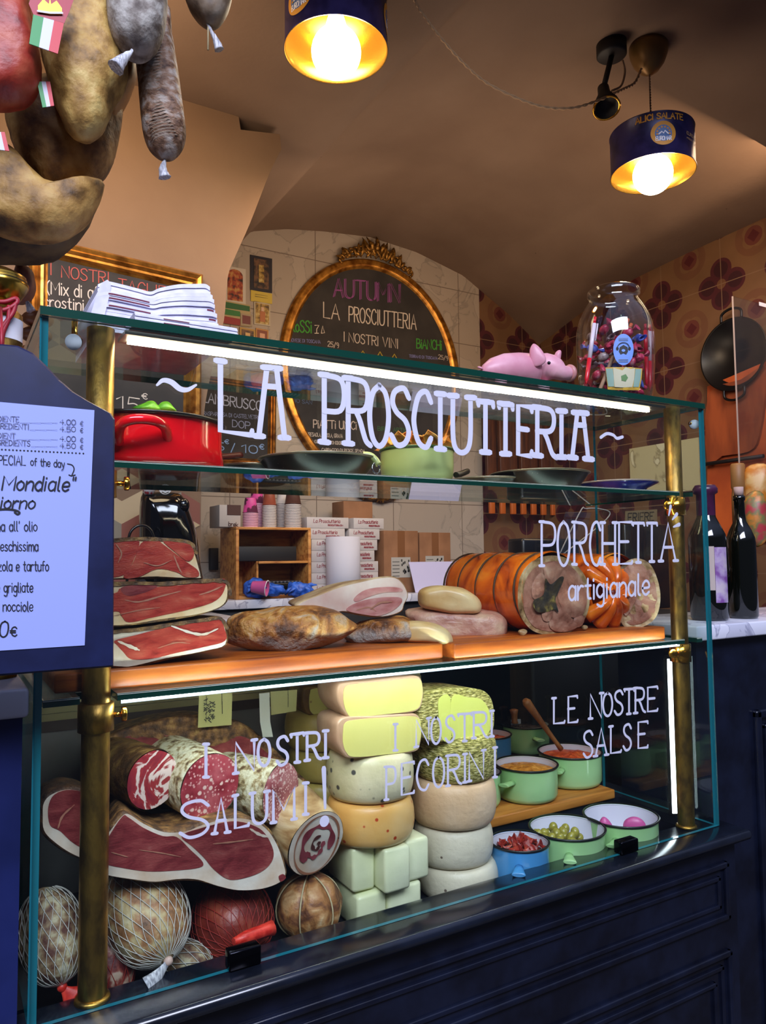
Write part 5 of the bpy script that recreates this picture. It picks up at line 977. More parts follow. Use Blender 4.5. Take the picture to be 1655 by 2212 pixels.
def skillet(label, px, y, r, h, handle, hm, name='frying_pan'):
    c = at(px, 1010, y); c = V((c.x, y, ZS+.0006)); t = thing(name, label, 'pan', c, 'speckled black pans on the upper shelf')
    mb = MB(); mb.lathe([(0, 0), (r*.72, 0), (r*.76, .002), (r*.96, h*.8), (r, h-.001)], c, n=56, caps=(False, False)); mb.build('pan_body', SPK, t)
    mb = MB(); mb.lathe([(r-.001, h-.001), (r*.94, h*.8), (r*.73, .0045), (0, .004)], c, n=56, caps=(False, False)); mb.build('inside', RIMB, t)
    mb = MB(); mb.lathe([(r-.0015, h-.003), (r+.002, h-.002), (r+.003, h), (r, h+.001)], c, n=56, caps=(False, False)); mb.build('rim', mk('worn_rim', '8c8474', .3, .6), t)
    if handle: mb = MB(); mb.tube(smooth_open([at(*p) for p in handle], 5), [.004]+[.0065]*(len(handle)*5-7)+[.004, .003] if False else .0055, 10); mb.build('handle', hm, t)
    return t
CRM = mk('enamel_cream_green', 'b9c478', .2, spec=.7, mix=[(.4, 'b0bc70'), (.6, 'c2cc84')], scale=5)
DR = mk('dark_red_handle', '4a1814', .3)
skillet('large speckled black pan with a cream handle left of the pale green pot', 688, .13, .1, .036, [(784, 982, .06), (800, 984, .055), (812, 994, .05), (818, 1004, .045)], CRM)
skillet('smaller black pan with a dark red handle between the red pot and the larger pan', 553, .235, .068, .03, [(520, 983, .18), (490, 986, .15), (458, 988, .12)], DR)
mb = MB(); c = at(812, 1012, .045); mb.tube([c+V((.007*math.cos(a), .002*math.sin(a), .009*math.sin(a))) for a in [2*PI*i/14 for i in range(15)]], .0014, 6); mb.build('hook', CHROME, [o for o in scene.objects if o.name.startswith('frying_pan') and 'cream' in o.get('label', '')][0])
c = at(901, 1000, .1); gp = pot('saucepan', 'pale yellow-green enamel pot of orange crisps in the middle of the upper shelf', 'pot', V((c.x, .1, ZS+.0006)), 79*mpp(c), at(900, 956, .02).z-ZS, CRM, rimm=mk('rim_green', '3c5424', .3))
mb = MB(); p = at(950, 1030, .019); mb.quad([at(942, 1034, .0205), at(958, 1034, .0205), at(953, 1028, .0205), at(949, 1027, .0205)]); 
ORG = mk('crisp_orange', 'd88a2c', .45, mix=[(.4, 'c06c1c'), (.6, 'e8a848')], scale=50); rnd = random.Random(4)
zt_pot = at(900, 956, .02).z; prc = None
for k in range(16):
    a = k*2.4; rr = .012+.0035*k; q = V((c.x+rr*math.cos(a), .1+rr*math.sin(a), zt_pot+.006+.009*(1-k/16)*rnd.uniform(.6, 1.6)))
    if prc is None:
        mb = MB(); n = 9; P = [V((.018*math.cos(2*PI*i/n)*(1+.3*(i % 2)), .013*math.sin(2*PI*i/n), .005*math.sin(i*1.7))) for i in range(n)]; mb.prism(P, (0, 0, .0018)); prc = o = tag(mb.build('crisp', ORG), 'curled orange crisp heaped in the pale green pot', 'crisp', 'orange crisps in the pale green pot')
    else: o = prc.copy(); scene.collection.objects.link(o)
    o.location = q; o.rotation_euler = (rnd.uniform(-.9, .9), rnd.uniform(-.9, .9), rnd.uniform(0, 6))
skillet('speckled black pan in front of the knife rack, left of the blue plate', 1165, .12, .098, .034, None, None)
skillet('smaller speckled black pan just right of the pale green pot', 1052, .17, .075, .022, [(1010, 1018, .1), (995, 1024, .08), (985, 1026, .07)], SPK)
c = at(1333, 1045, .13); r = 84*mpp(c); bp_ = thing('blue_plate', 'shiny deep blue enamel plate at the right end of the upper shelf', 'plate', V((c.x, .13, ZS)))
mb = MB(); mb.lathe([(0, .0006), (r*.55, .0006), (r*.62, .003), (r*.75, .014), (r, .024), (r*1.01, .0255), (r, .0265), (r*.74, .0165), (r*.6, .006), (0, .005)], (c.x, .13, ZS), n=64, caps=(False, False)); mb.build('plate_body', mk('enamel_blue', '1c2c9c', .12, spec=.8), bp_)
mb = MB(); mb.lathe([(r*1.0, .0238), (r*1.018, .0255), (r*1.0, .0272)], (c.x, .13, ZS), n=64, caps=(False, False)); mb.build('rim', mk('plate_rim', '8c7c74', .3), bp_)
# ================================================================== MIDDLE SHELF
BRD = mk('cutting_board_wood', 'a04a10', .4, mix=[(.3, '84380c'), (.5, 'a65014'), (.7, 'bc641e')], scale=7, stretch=(1.2, 9, 14), bump=.2)
BT = ZM+.0262
mb = MB(); mb.box((.028, .049, ZM+.0006), (.645, .325, BT), bev=.003); tag(mb.build('cutting_board', BRD), 'left wooden cutting board on the middle shelf under the hams and guanciale', 'cutting board')
mb = MB(); mb.box((.657, .032, ZM+.0006), (1.193, .325, BT), bev=.003); tag(mb.build('cutting_board', BRD), 'right wooden cutting board on the middle shelf under the porchetta', 'cutting board')
FAT = mk('ham_fat', 'dcb888', .38, mix=[(.3, 'cc9860'), (.5, 'dfbe92'), (.75, 'e6d0ae')], scale=22, bump=.3, bscale=90)
FATW = mk('white_fat', 'dccbb4', .38, mix=[(.3, 'ccac8c'), (.6, 'e6dac8')], scale=18, bump=.3, bscale=80)
LEAN = mk('cured_lean', 'a03428', .28, mix=[(.25, '7c2018'), (.45, 'a4342a'), (.62, 'b24a38'), (.82, 'c47c60')], scale=20, detail=8, dist=.6, bump=.35, bscale=140, stretch=(1.6, 1.6, 3.6))
LEAN2 = mk('cured_lean_dark', '7c2c2c', .3, mix=[(.25, '541a1c'), (.45, '7c2e30'), (.65, '924440'), (.85, 'ac7468')], scale=18, detail=8, dist=.8, bump=.35, bscale=120, stretch=(1.6, 1.6, 3.4))
RIND = mk('peppered_rind', '5a3a1e', .6, mix=[(.3, '2c1c10'), (.45, '5c3c1e'), (.6, '8a6232'), (.75, 'b08a50')], scale=70, detail=8, bump=2.5, bscale=120)
RINDD = mk('dark_rind', '3a2414', .6, mix=[(.3, '1c120c'), (.5, '4a2e1a'), (.7, '7c5430')], scale=60, detail=8, bump=2.5, bscale=110)
def cut_meat(name, label, cat, pts, y, depth, patches, rind=None, fat=None, taper=.85, group=None, streaks=(), bev=.004):
    c = at(sum(p[0] for p in pts)/len(pts), max(p[1] for p in pts), y); t = thing(name, label, cat, c, group)
    mb = cutbody(pts, y, depth, taper=taper, bev=bev); mb.build('piece', [fat or FAT, rind or RIND], t)
    if y < .07 and min(p[1] for p in pts) < 1400:      # the lean nearly reaches the crust on the shelf hams
        sc = []
        for pp, m in patches:
            cx, cy = sum(p[0] for p in pp)/len(pp), sum(p[1] for p in pp)/len(pp); sc.append(([(cx+(a-cx)*1.02, cy+(b-cy)*1.10-2) for a, b in pp], m))
        patches = sc
    for i, (pp, m) in enumerate(patches): patch(pp, y-.0002, e=.0006+.00025*i).build('lean', m, t)
    if y < .07 and min(p[1] for p in pts) < 1400:      # brown crust along the upper edge
        topl = sorted([p for p in pts if p[1] < (min(q[1] for q in pts)*.66+max(q[1] for q in pts)*.34) and 235 < p[0]], key=lambda q: q[0]); P3 = smooth_open([at(a, b+4, y-.0002) for a, b in topl], 5); k = len(P3)
        mb = MB(); stroke(mb, P3, [(8+5*mnoise.noise(V((j*.7, y*99, pts[0][1]))))*mpp(P3[0]) for j in range(k)], (0, -1, 0), e=.0009); mb.build('crust', RIND, t)
    for i, (pp, w_) in enumerate(streaks):
        mb = MB(); P3 = smooth_open([at(a, b, y-.0002) for a, b in pp], 5); k = len(P3); stroke(mb, P3, [w_*mpp(P3[0])*(.35+.8*math.sin(PI*(j+.5)/k)+.25*math.sin(j*1.9)) for j in range(k)], (0, -1, 0), e=.0012); mb.build('fat_vein', (fat or FAT) if w_ > 4 else mk('vein', 'b07860', .35), t)
    return t
yh = .06
cut_meat('cured_ham', 'topmost of the three cut hams stacked beside the menu board', 'ham', [(170, 1180), (240, 1164), (300, 1160), (380, 1163), (412, 1170), (424, 1190), (434, 1225), (438, 1246), (430, 1251), (340, 1251), (240, 1252), (168, 1250)], yh, .16,
         [([(170, 1186), (250, 1172), (290, 1172), (300, 1180), (280, 1225), (258, 1243), (180, 1246)], LEAN), ([(305, 1180), (335, 1170), (350, 1180), (400, 1215), (425, 1232), (426, 1245), (400, 1246), (380, 1236), (340, 1230), (300, 1246), (268, 1246), (290, 1215)], LEAN), ([(352, 1170), (395, 1170), (414, 1178), (418, 1200), (405, 1212), (380, 1195)], LEAN)], RINDD,
         streaks=[([(250, 1175), (262, 1195), (255, 1215)], 3), ([(375, 1200), (385, 1225), (392, 1238)], 3), ([(310, 1215), (340, 1222), (370, 1210)], 2)])
cut_meat('cured_ham', 'middle of the three cut hams stacked beside the menu board', 'ham', [(168, 1268), (240, 1258), (290, 1256), (350, 1257), (410, 1253), (470, 1250), (492, 1256), (497, 1280), (488, 1306), (450, 1324), (390, 1337), (320, 1347), (262, 1353), (200, 1352), (168, 1340)], yh-.004, .17,
         [([(170, 1290), (248, 1285), (262, 1275), (300, 1280), (345, 1272), (400, 1268), (460, 1258), (484, 1258), (478, 1285), (455, 1303), (400, 1318), (330, 1332), (280, 1342), (264, 1330), (250, 1320), (172, 1335)], LEAN), ([(262, 1272), (300, 1266), (340, 1268), (310, 1282), (275, 1288)], LEAN2)], RIND,
         streaks=[([(270, 1296), (300, 1300), (350, 1287), (390, 1277)], 3), ([(430, 1285), (455, 1277), (480, 1266)], 3), ([(246, 1330), (300, 1318), (345, 1312)], 2)])
cut_meat('cured_ham', 'lowest of the three stacked cut hams, lying on the left cutting board', 'ham', [(168, 1378), (240, 1362), (300, 1356), (380, 1344), (450, 1334), (476, 1332), (490, 1352), (492, 1392), (450, 1406), (390, 1420), (330, 1434), (280, 1443), (256, 1443), (200, 1436), (168, 1430)], yh, .18,
         [([(250, 1386), (290, 1376), (350, 1362), (420, 1350), (470, 1344), (482, 1362), (484, 1386), (440, 1398), (380, 1410), (330, 1421), (285, 1422), (268, 1408), (256, 1396)], LEAN)], RIND, fat=FATW,
         streaks=[([(370, 1352), (410, 1366), (440, 1370), (470, 1358)], 5), ([(340, 1400), (380, 1388), (410, 1390)], 2), ([(255, 1385), (285, 1398), (300, 1404)], 6)])
GU = mk('guanciale_rind', '7c5430', .45, mix=[(.30, '2c1a0e'), (.41, '6a3c1c'), (.5, 'a8682c'), (.58, 'c48c48'), (.68, 'b8a490')], scale=24, detail=10, dist=.8, bump=4, bscale=90, low=(.028, .010, '9c9088'))
def shade_piece(name, label, cat, pts, y, thick, m, seed=0, jit=.006, flat=.8, group=None):
    mb = pillow(pts, y, thick, flat=flat); mb.jitter(jit, 28, seed); return tag(mb.build(name, m), label, cat, group)
GU2 = mk('pale_jowl_fat', '9c948c', .5, mix=[(.35, '7c6a5c'), (.5, 'a89c94'), (.7, 'bcb4ac')], scale=16, detail=8, bump=1, bscale=120)
shade_piece('guanciale', 'large peppered cured pork jowl with a pale underside in the middle of the left board', 'guanciale', [(488, 1350), (500, 1332), (545, 1322), (600, 1312), (680, 1311), (735, 1322), (772, 1345), (765, 1362), (730, 1382), (690, 1398), (650, 1411), (610, 1416), (565, 1406), (510, 1397), (488, 1380)], .135, .1, GU, 1)
shade_piece('guanciale', 'smaller peppered cured pork jowl lying right of the large one', 'guanciale', [(740, 1372), (775, 1348), (830, 1332), (880, 1332), (905, 1345), (919, 1365), (908, 1380), (860, 1390), (800, 1393), (755, 1388)], .14, .1, GU, 5)
PINK = mk('raw_bacon_pink', 'b87468', .35, mix=[(.3, 'a85c54'), (.5, 'c08078'), (.7, 'd0a090')], scale=26, detail=6, bump=.3, bscale=100, stretch=(1, 1, 2.5))
cut_meat('pancetta', 'pale slab of pancetta with pink stripes lying on top of the peppered jowls', 'pancetta', [(642, 1306), (690, 1284), (745, 1262), (800, 1249), (850, 1245), (872, 1258), (884, 1285), (876, 1305), (868, 1322), (830, 1334), (780, 1330), (735, 1322), (700, 1330), (660, 1322)], .125, .12,
         [([(765, 1292), (790, 1274), (830, 1268), (862, 1270), (868, 1278), (830, 1280), (795, 1290), (770, 1300)], PINK), ([(748, 1318), (770, 1302), (810, 1292), (860, 1290), (868, 1300), (850, 1318), (820, 1330), (790, 1328)], PINK)], mk('bacon_skin', 'b8946c', .45, mix=[(.4, 'a07850'), (.6, 'd0b088')], scale=20, bump=.5), fat=mk('fresh_fat', 'd8bcae', .35, mix=[(.35, 'd0a898'), (.6, 'e0ccbc')], scale=16), taper=.75,
         streaks=[([(800, 1315), (820, 1302), (845, 1300)], 4), ([(770, 1318), (795, 1312), (812, 1320)], 3)])
LARD = mk('lard', 'd8b47c', .35, mix=[(.35, 'c89858'), (.6, 'dcc08c')], scale=10, bump=.4, bscale=60)
shade_piece('pork_loin', 'wide pale pink slab of cured pork under the lard block', 'cured pork', [(876, 1322), (920, 1312), (990, 1316), (1060, 1320), (1088, 1332), (1097, 1352), (1090, 1376), (1050, 1386), (990, 1390), (940, 1380), (900, 1356)], .185, .12, mk('pale_cured_pork', 'b88a70', .4, mix=[(.3, '9c5c50'), (.5, 'c0907a'), (.7, 'd0b090')], scale=22, detail=8, bump=2, bscale=60, low=(.022, .006, 'a0605a')), 2, .004, .3)
shade_piece('lard', 'smooth cream lard block resting on the pink slab beside the porchetta', 'lard', [(903, 1288), (910, 1272), (945, 1264), (990, 1268), (1025, 1284), (1040, 1306), (1034, 1322), (1000, 1326), (950, 1322), (910, 1310)], .18, .08, LARD, 3, .002, .3)
shade_piece('lard', 'low cream lard piece in front of the pink slab', 'lard', [(862, 1352), (890, 1340), (935, 1346), (968, 1362), (979, 1382), (970, 1391), (920, 1388), (870, 1384)], .085, .05, LARD, 4, .002, .5)
# ---- porchetta
SKIN = mk('roast_skin', 'ee6c0c', .2, mix=[(.30, '742004'), (.39, 'c84c08'), (.5, 'ee6c0c'), (.72, 'fa9a2c')], scale=11, detail=7, dist=1.0, bump=1, bscale=24, coat=.4)
ROAST = mk('roast_pork', 'a06a52', .5, mix=[(.28, '6c3c2a'), (.42, '98604a'), (.58, 'ac7860'), (.75, 'c49c80')], scale=30, detail=8, dist=.7, bump=2, bscale=60)
HERB = mk('herb_stuffing', '2c2010', .6, mix=[(.4, '140e08'), (.58, '3c2c14'), (.72, '84702c')], scale=60, bump=2); PFAT = mk('roast_fat', 'a88458', .4, mix=[(.32, '5c4020'), (.45, 'a07c50'), (.58, 'c4a478'), (.7, 'd4bc90')], scale=34, detail=8, bump=2.5, bscale=70)
def porchetta(label, px, py, yf, r, L_, strings, seed):
    c = at(px, py, yf); c = V((c.x, yf, BT+r*.985)); t = thing('porchetta', label, 'porchetta', V((c.x, yf+L_/2, BT)))
    mb = MB(); R = []; n = 56; N_ = 46
    for i in range(N_+1):
        y = yf+L_*i/N_; q = 1-.035*(1 if min(abs(i/N_-s) for s in strings) < .012 else 0)+.01*math.sin(i*.6+seed)
        if i > N_-5: q *= [0, .97, .88, .7, .45][i-N_+4]
        if i == 0: q *= .97
        R.append([V((c.x+r*q*1.03*math.cos(2*PI*j/n)*(1+.02*math.sin(3*2*PI*j/n+i*.15+seed)), y, c.z+r*q*.98*math.sin(2*PI*j/n)*(1+.015*math.sin(5*2*PI*j/n+i*.2)))) for j in range(n)])
    mb.rings(R, 0, (False, True)); mb.build('skin', SKIN, t)
    for s in strings:
        mb = MB(); y = yf+L_*s; mb.tube([V((c.x+r*1.012*math.cos(2*PI*j/40), y+.004*math.sin(2*PI*j/40), c.z+r*.965*math.sin(2*PI*j/40))) for j in range(41)], .0022, 6); mb.build('string', mk('butcher_string', '4a3018', .7), t)
    return t, c
def rough_disc(name, t, pts, y, m, e=.0006, amp=.0025, seed=1, rings=9, dome=.004):
    P = smooth_closed([at(a, b, y) for a, b in pts], 5); c = sum(P, V())/len(P); mb = MB(); R = []
    for k in range(rings):
        q = 1-k/(rings-.9); R.append([c+(p-c)*q+V((0, -e-dome*(1-q*q)-(mnoise.noise((c+(p-c)*q)*70+V((seed, 0, 0)))*amp if k else 0), 0)) for p in P])
    mb.rings(R, 0, (False, True)); return mb.build(name, m, t)
t, c = porchetta('large rolled porchetta with shiny orange crackling and a cut face towards the street', 1196, 1285, .062, .0795, .27, (.08, .3, .52, .74, .93), 1)
rough_disc('fat_ring', t, [(1118, 1290), (1124, 1245), (1150, 1212), (1190, 1200), (1232, 1210), (1264, 1245), (1274, 1290), (1264, 1335), (1230, 1366), (1190, 1372), (1150, 1362), (1124, 1330)], .063, PFAT, dome=.001)
rough_disc('pork_muscle', t, [(1130, 1290), (1136, 1252), (1158, 1224), (1192, 1212), (1228, 1220), (1256, 1250), (1268, 1290), (1256, 1330), (1226, 1358), (1190, 1364), (1154, 1354), (1134, 1324)], .0615, ROAST, dome=.001, amp=.002)
for k, pp in enumerate(([(1176, 1222), (1200, 1214), (1216, 1226), (1208, 1260), (1190, 1274), (1178, 1250)], [(1150, 1262), (1166, 1238), (1178, 1248), (1180, 1280), (1166, 1296), (1150, 1290)], [(1214, 1232), (1240, 1238), (1262, 1268), (1268, 1300), (1256, 1330), (1232, 1332), (1208, 1302), (1204, 1262)], [(1186, 1345), (1200, 1310), (1222, 1318), (1238, 1340), (1250, 1352), (1225, 1364), (1196, 1362)], [(1170, 1318), (1184, 1310), (1196, 1316), (1190, 1340), (1174, 1340)], [(1240, 1336), (1262, 1330), (1258, 1350), (1244, 1354)])):
    rough_disc('pork_muscle', t, pp, .059, ROAST, seed=k, dome=.003)
rough_disc('herb_filling', t, [(1152, 1298), (1174, 1284), (1178, 1250), (1190, 1262), (1210, 1246), (1218, 1250), (1206, 1280), (1200, 1296), (1206, 1322), (1196, 1316), (1180, 1322), (1158, 1320)], .0545, HERB, dome=.001)
t, c = porchetta('smaller half porchetta with gathered glossy skin on the right cutting board', 1335, 1288, .09, .078, .2, (.06,), 4)
pts = [(1332, 1240), (1352, 1214), (1378, 1206), (1404, 1218), (1420, 1250), (1427, 1290), (1420, 1328), (1398, 1350), (1366, 1358), (1344, 1348), (1334, 1310), (1330, 1275)]
P, n_, cc = facing(pts, .062); P = smooth_closed(P, 4); mb = MB(); R = [[cc+(p-cc)*q+n_*h for p in P] for q, h in ((1, .02), (1.0, .002), (.97, 0))]; mb.rings(R, 0, (True, False)); mb.build('skin', SKIN, t)
def rough_facing(name, t, pts, y, off, m, seed, dome=.003, amp=.003):
    P, n_, cc2 = facing(pts, y); P = smooth_closed(P, 4); cc2 = sum(P, V())/len(P); mb = MB(); R = []
    for k in range(8):
        q = 1-k/7.1; R.append([cc2+(p-cc2)*q-n_*(off+dome*(1-q*q)+(mnoise.noise((cc2+(p-cc2)*q)*70+V((seed, 0, 0)))*amp if k else 0)) for p in P])
    mb.rings(R, 0, (False, True)); mb.build(name, m, t)
rough_facing('fat_ring', t, pts, .062, .0003, PFAT, 2, .001)
rough_facing('pork_muscle', t, [(1339, 1244), (1356, 1222), (1378, 1214), (1400, 1225), (1414, 1252), (1420, 1290), (1413, 1325), (1394, 1342), (1368, 1350), (1350, 1340), (1340, 1308), (1336, 1276)], .062, .0008, ROAST, 9, .001); rough_facing('pork_muscle', t, [(1345, 1235), (1376, 1215), (1398, 1232), (1402, 1262), (1382, 1275), (1372, 1300), (1352, 1330), (1340, 1290)], .062, .0015, ROAST, 3); rough_facing('pork_muscle', t, [(1386, 1282), (1410, 1262), (1420, 1290), (1412, 1328), (1390, 1342), (1368, 1340), (1376, 1308)], .062, .0015, ROAST, 5)
rough_facing('herb_filling', t, [(1378, 1278), (1392, 1280), (1402, 1300), (1392, 1312), (1380, 1300)], .062, .004, HERB, 6)
# pleats gathered into a knot
for k in range(9):
    a = -2.4+k*.6; o_ = at(1322, 1280, .07); e = o_+V((.068*math.cos(a), .004+.02, .068*math.sin(a))); m_ = (o_+e)/2+V((0, -.016, 0))
    mb = MB(); mb.tube(smooth_open([o_+V((0, -.004, 0)), m_, e], 5), [.0045+.0012*i for i in range(11)], 10); mb.build('pleat', SKIN, t)
mb = MB(); mb.ball(at(1322, 1280, .064), .008); mb.build('knot', mk('knot_dark', '6c1c08', .4), t)
for k, (a, b) in enumerate(((1262, 1352), (1130, 1366))):
    mb = MB(); mb.ball((at(a, b, .07).x, .07, BT+.0055), .0055, sc=(1.6, 1, 1)); mb.jitter(.003, 90, k); tag(mb.build('meat_crumb', PFAT), ['crumb of roast fat between the two porchettas', 'crumb of roast fat at the foot of the large porchetta'][k], 'crumb')
# ================================================================== LOWER COMPARTMENT: CHEESES
def wheel_prof(r, h, bulge=.5):
    P = [(0, 0), (r*.72, 0)]; n = 10
    for i in range(n+1):
        a = -PI/2+PI*i/n; P.append((r*.80+r*.20*abs(math.cos(a))**.7, h/2+h/2*math.sin(a)))
    return P+[(r*.72, h), (0, h)]
def cheese(name, label, cx, w_px, y, z0, h, m, dx=0, jit=.0012, cut=None, group=None):
    c = at(cx, 1750, y); r = w_px/2*mpp(at(cx, 1750, y)); mb = MB(); mb.lathe(wheel_prof(r, h), (c.x, y, z0), n=64); mb.jitter(jit, 18, cx)
    return tag(mb.build(name, m), label, 'cheese', group), c, r
CH = {k: mk('cheese_'+k, *a, **b) for k, a, b in (
    ('cream', ('d0c488', .38), dict(mix=[(.35, 'd4c890'), (.6, 'e4dcb4')], scale=9, bump=.3, bscale=60, spots=(22, .09, '8c7058', .35))),
    ('speckled', ('d0c496', .36), dict(mix=[(.3, 'b4ae7c'), (.5, 'd6caa0'), (.7, 'e2d8b4')], scale=8, bump=.5, bscale=80, spots=(50, .24, '4c4a44', .5))),
    ('orange', ('dca458', .3), dict(mix=[(.3, 'c88c40'), (.5, 'dca85c'), (.7, 'e8c080')], scale=8, bump=.4, bscale=50, spots=(60, .22, 'b8401c', .45))),
    ('beige', ('d4b088', .4), dict(mix=[(.3, 'c49c70'), (.5, 'd8b48c'), (.7, 'e0c4a4')], scale=7, bump=.6, bscale=90)),
    ('white', ('d0c4a8', .45), dict(mix=[(.3, 'b4a890'), (.5, 'd0c6ac'), (.7, 'dcd2bc')], scale=6, bump=.6, bscale=90, spots=(16, .05, '6c5c50', .3))),
    ('yellow_rind', ('b09848', .4), dict(mix=[(.3, '94803c'), (.5, 'b49c50'), (.7, 'c4b068')], scale=9, bump=.4, bscale=60, spots=(24, .07, '5c4a24', .3))),
    ('fresh', ('dfe2b4', .25), dict(mix=[(.35, 'd4d8a4'), (.65, 'e8eac4')], scale=6, bump=.5, bscale=36)),
    ('paste', ('d8d078', .32), dict(mix=[(.35, 'd2c96c'), (.65, 'dcd688')], scale=5, bump=.2, bscale=60, spots=(26, .12, '94744c', .5))),
    ('paste_green', ('ccd068', .32), dict(mix=[(.35, 'c4c85c'), (.65, 'd4d878')], scale=5, bump=.2, bscale=60)),
    ('pink_rind', ('c09878', .4), dict(mix=[(.35, 'b08868'), (.65, 'caa888')], scale=9, bump=.5, bscale=70)))}
HERBM = mk('herb_crust', 'a89c50', .6, mix=[(.30, '4c4818'), (.44, '8c8434'), (.56, 'c8bc6c'), (.70, 'e4dca0')], scale=110, detail=8, bump=3, bscale=160, stretch=(1, 1, 3))
Yc = .135; zf = lambda cx, py, y: at(cx, py, y).z
xs_ = [zf(805, p, .062) for p in (1944, 1842, 1747, 1640, 1552)]
G1 = 'cheeses in the middle stack'
h0 = xs_[0]
def sliced_block(label, cx, w_px, y, z0, h, pitch, seed):
    """fresh white cheese cut in upright slabs that still stand in the round"""
    c = at(cx, 1900, y); r = w_px/2*mpp(c); t = thing('sliced_cheese', label, 'cheese', V((c.x, y, z0)), 'fresh white cheeses at the foot of the middle stack'); x = -r; k = 0; rs = random.Random(seed)
    while x < r-.004:
        x2 = min(x+pitch*rs.uniform(.85, 1.25), r); xm = (x+x2)/2; d = math.sqrt(max(r*r-xm*xm, (r*.35)**2)); off = rs.uniform(-.006, .006)
        mb = MB(); mb.box((c.x+x+.0004, y-d*.97+off, z0+.0003), (c.x+x2-.0004, y+d*.9+off, z0+h-rs.uniform(.0005, .005)), bev=.006, rot=0); mb.jitter(.002, 40, k+seed); mb.build('slice', CH['fresh'], t); x = x2; k += 1
    return t
sliced_block('lower fresh white cheese, half hidden by the ledge, under the sliced one', 812, 160, .14, DK, h0-DK-.0005, .06, 3)
sliced_block('fresh white cheese cut in upright slabs under the orange wheel', 815, 180, .14, h0, xs_[1]-h0-.0008, .046, 8)
cheese('cheese_wheel', 'orange cheese wheel flecked with red chilli in the middle stack', 799, 192, Yc, xs_[1], xs_[2]-xs_[1]-.0005, CH['orange'], group=G1)
cheese('cheese_wheel', 'cream cheese wheel speckled with dark truffle above the orange wheel', 800, 190, Yc, xs_[2], xs_[3]-xs_[2]-.0005, CH['speckled'], group=G1)
def half_wheel(label, pts, y, depth, face, rind, patches=(), group=None):
    t = thing('half_cheese', label, 'cheese', at(pts[0][0]+80, max(p[1] for p in pts), y), group); mb = cutbody(pts, y, depth, taper=.92, bev=.003, k=5); mb.build('piece', [face, rind], t)
    for i, (pp, m) in enumerate(patches): patch(pp, y-.0003, e=.0006+i*.0003, k=4).build('cut_face', m, t)
    return t
half_wheel('lower of two halved cream cheeses showing their cut faces in the middle stack', [(727, 1580), (730, 1560), (748, 1549), (800, 1546), (870, 1543), (902, 1544), (912, 1570), (910, 1605), (898, 1624), (840, 1632), (760, 1639), (742, 1630), (730, 1608)], .075, .11, CH['pink_rind'], CH['pink_rind'], [([(741, 1580), (745, 1562), (765, 1555), (830, 1550), (898, 1548), (909, 1570), (906, 1603), (892, 1621), (830, 1630), (765, 1635), (748, 1625), (741, 1605)], CH['paste'])], G1)
half_wheel('uppermost halved cream cheese right under the shelf lamp, cut face forward', [(728, 1500), (731, 1482), (742, 1475), (800, 1470), (870, 1462), (905, 1461), (915, 1482), (914, 1515), (900, 1537), (840, 1545), (765, 1552), (748, 1546), (733, 1525)], .078, .11, CH['pink_rind'], CH['pink_rind'], [([(742, 1500), (746, 1484), (765, 1478), (830, 1472), (900, 1466), (912, 1485), (909, 1515), (895, 1534), (830, 1543), (765, 1549), (750, 1540), (743, 1520)], CH['paste'])], G1)
G2 = 'cheeses in the right stack'; YR = .145; zr_ = [zf(980, p, .075) for p in (1893, 1805, 1703, 1600)]
cheese('cheese_wheel', 'lowest white cheese of the right stack, partly below the glass edge', 985, 176, YR-.003, DK, zr_[0]-DK-.0005, CH['white'], group=G2)
cheese('cheese_wheel', 'smooth greyish white cheese wheel second from the bottom of the right stack', 978, 172, YR, zr_[0], zr_[1]-zr_[0]-.0005, CH['white'], group=G2)
cheese('cheese_wheel', 'beige cheese wheel in the middle of the right stack', 980, 186, YR, zr_[1], zr_[2]-zr_[1]-.0005, CH['beige'], group=G2)
cheese('cheese_wheel', 'cheese wheel crusted all over with dried herbs in the right stack', 985, 180, YR, zr_[2], zr_[3]-zr_[2]-.0005, HERBM, jit=.002, group=G2)
t = half_wheel('herb-crusted cheese with a wedge cut out on top of the right stack', [(905, 1560), (903, 1525), (920, 1500), (960, 1490), (1010, 1487), (1045, 1492), (1064, 1512), (1070, 1550), (1064, 1585), (1040, 1596), (980, 1602), (930, 1602), (910, 1585)], .09, .13, HERBM, HERBM,
    [([(948, 1510), (972, 1506), (974, 1594), (955, 1596), (948, 1550)], CH['paste_green']), ([(976, 1506), (1010, 1506), (1038, 1510), (1054, 1530), (1060, 1560), (1054, 1584), (1035, 1592), (978, 1594)], CH['paste_green'])], G2)
G3 = 'yellow cheeses in the rear left stack'; YL = .285; zl = [zf(690, p, .22) for p in (1780, 1700, 1630, 1546)]
cheese('cheese_wheel', 'lowest yellow-rinded cheese of the rear stack behind the rolled pancetta', 705, 165, YL, 0, max(.02, zl[0])-.0005, CH['yellow_rind'], group=G3)
cheese('cheese_wheel', 'second yellow-rinded cheese from the bottom of the rear stack', 705, 165, YL, max(.02, zl[0]), zl[1]-max(.02, zl[0])-.0005, CH['yellow_rind'], group=G3)
cheese('cheese_wheel', 'second yellow-rinded cheese from the top of the rear stack', 708, 168, YL, zl[1], zl[2]-zl[1]-.0005, CH['yellow_rind'], group=G3)
cheese('cheese_wheel', 'full yellow cheese wheel just below the topmost rear half', 702, 172, YL, zl[2], zl[3]-zl[2]-.0005, CH['yellow_rind'], group=G3)
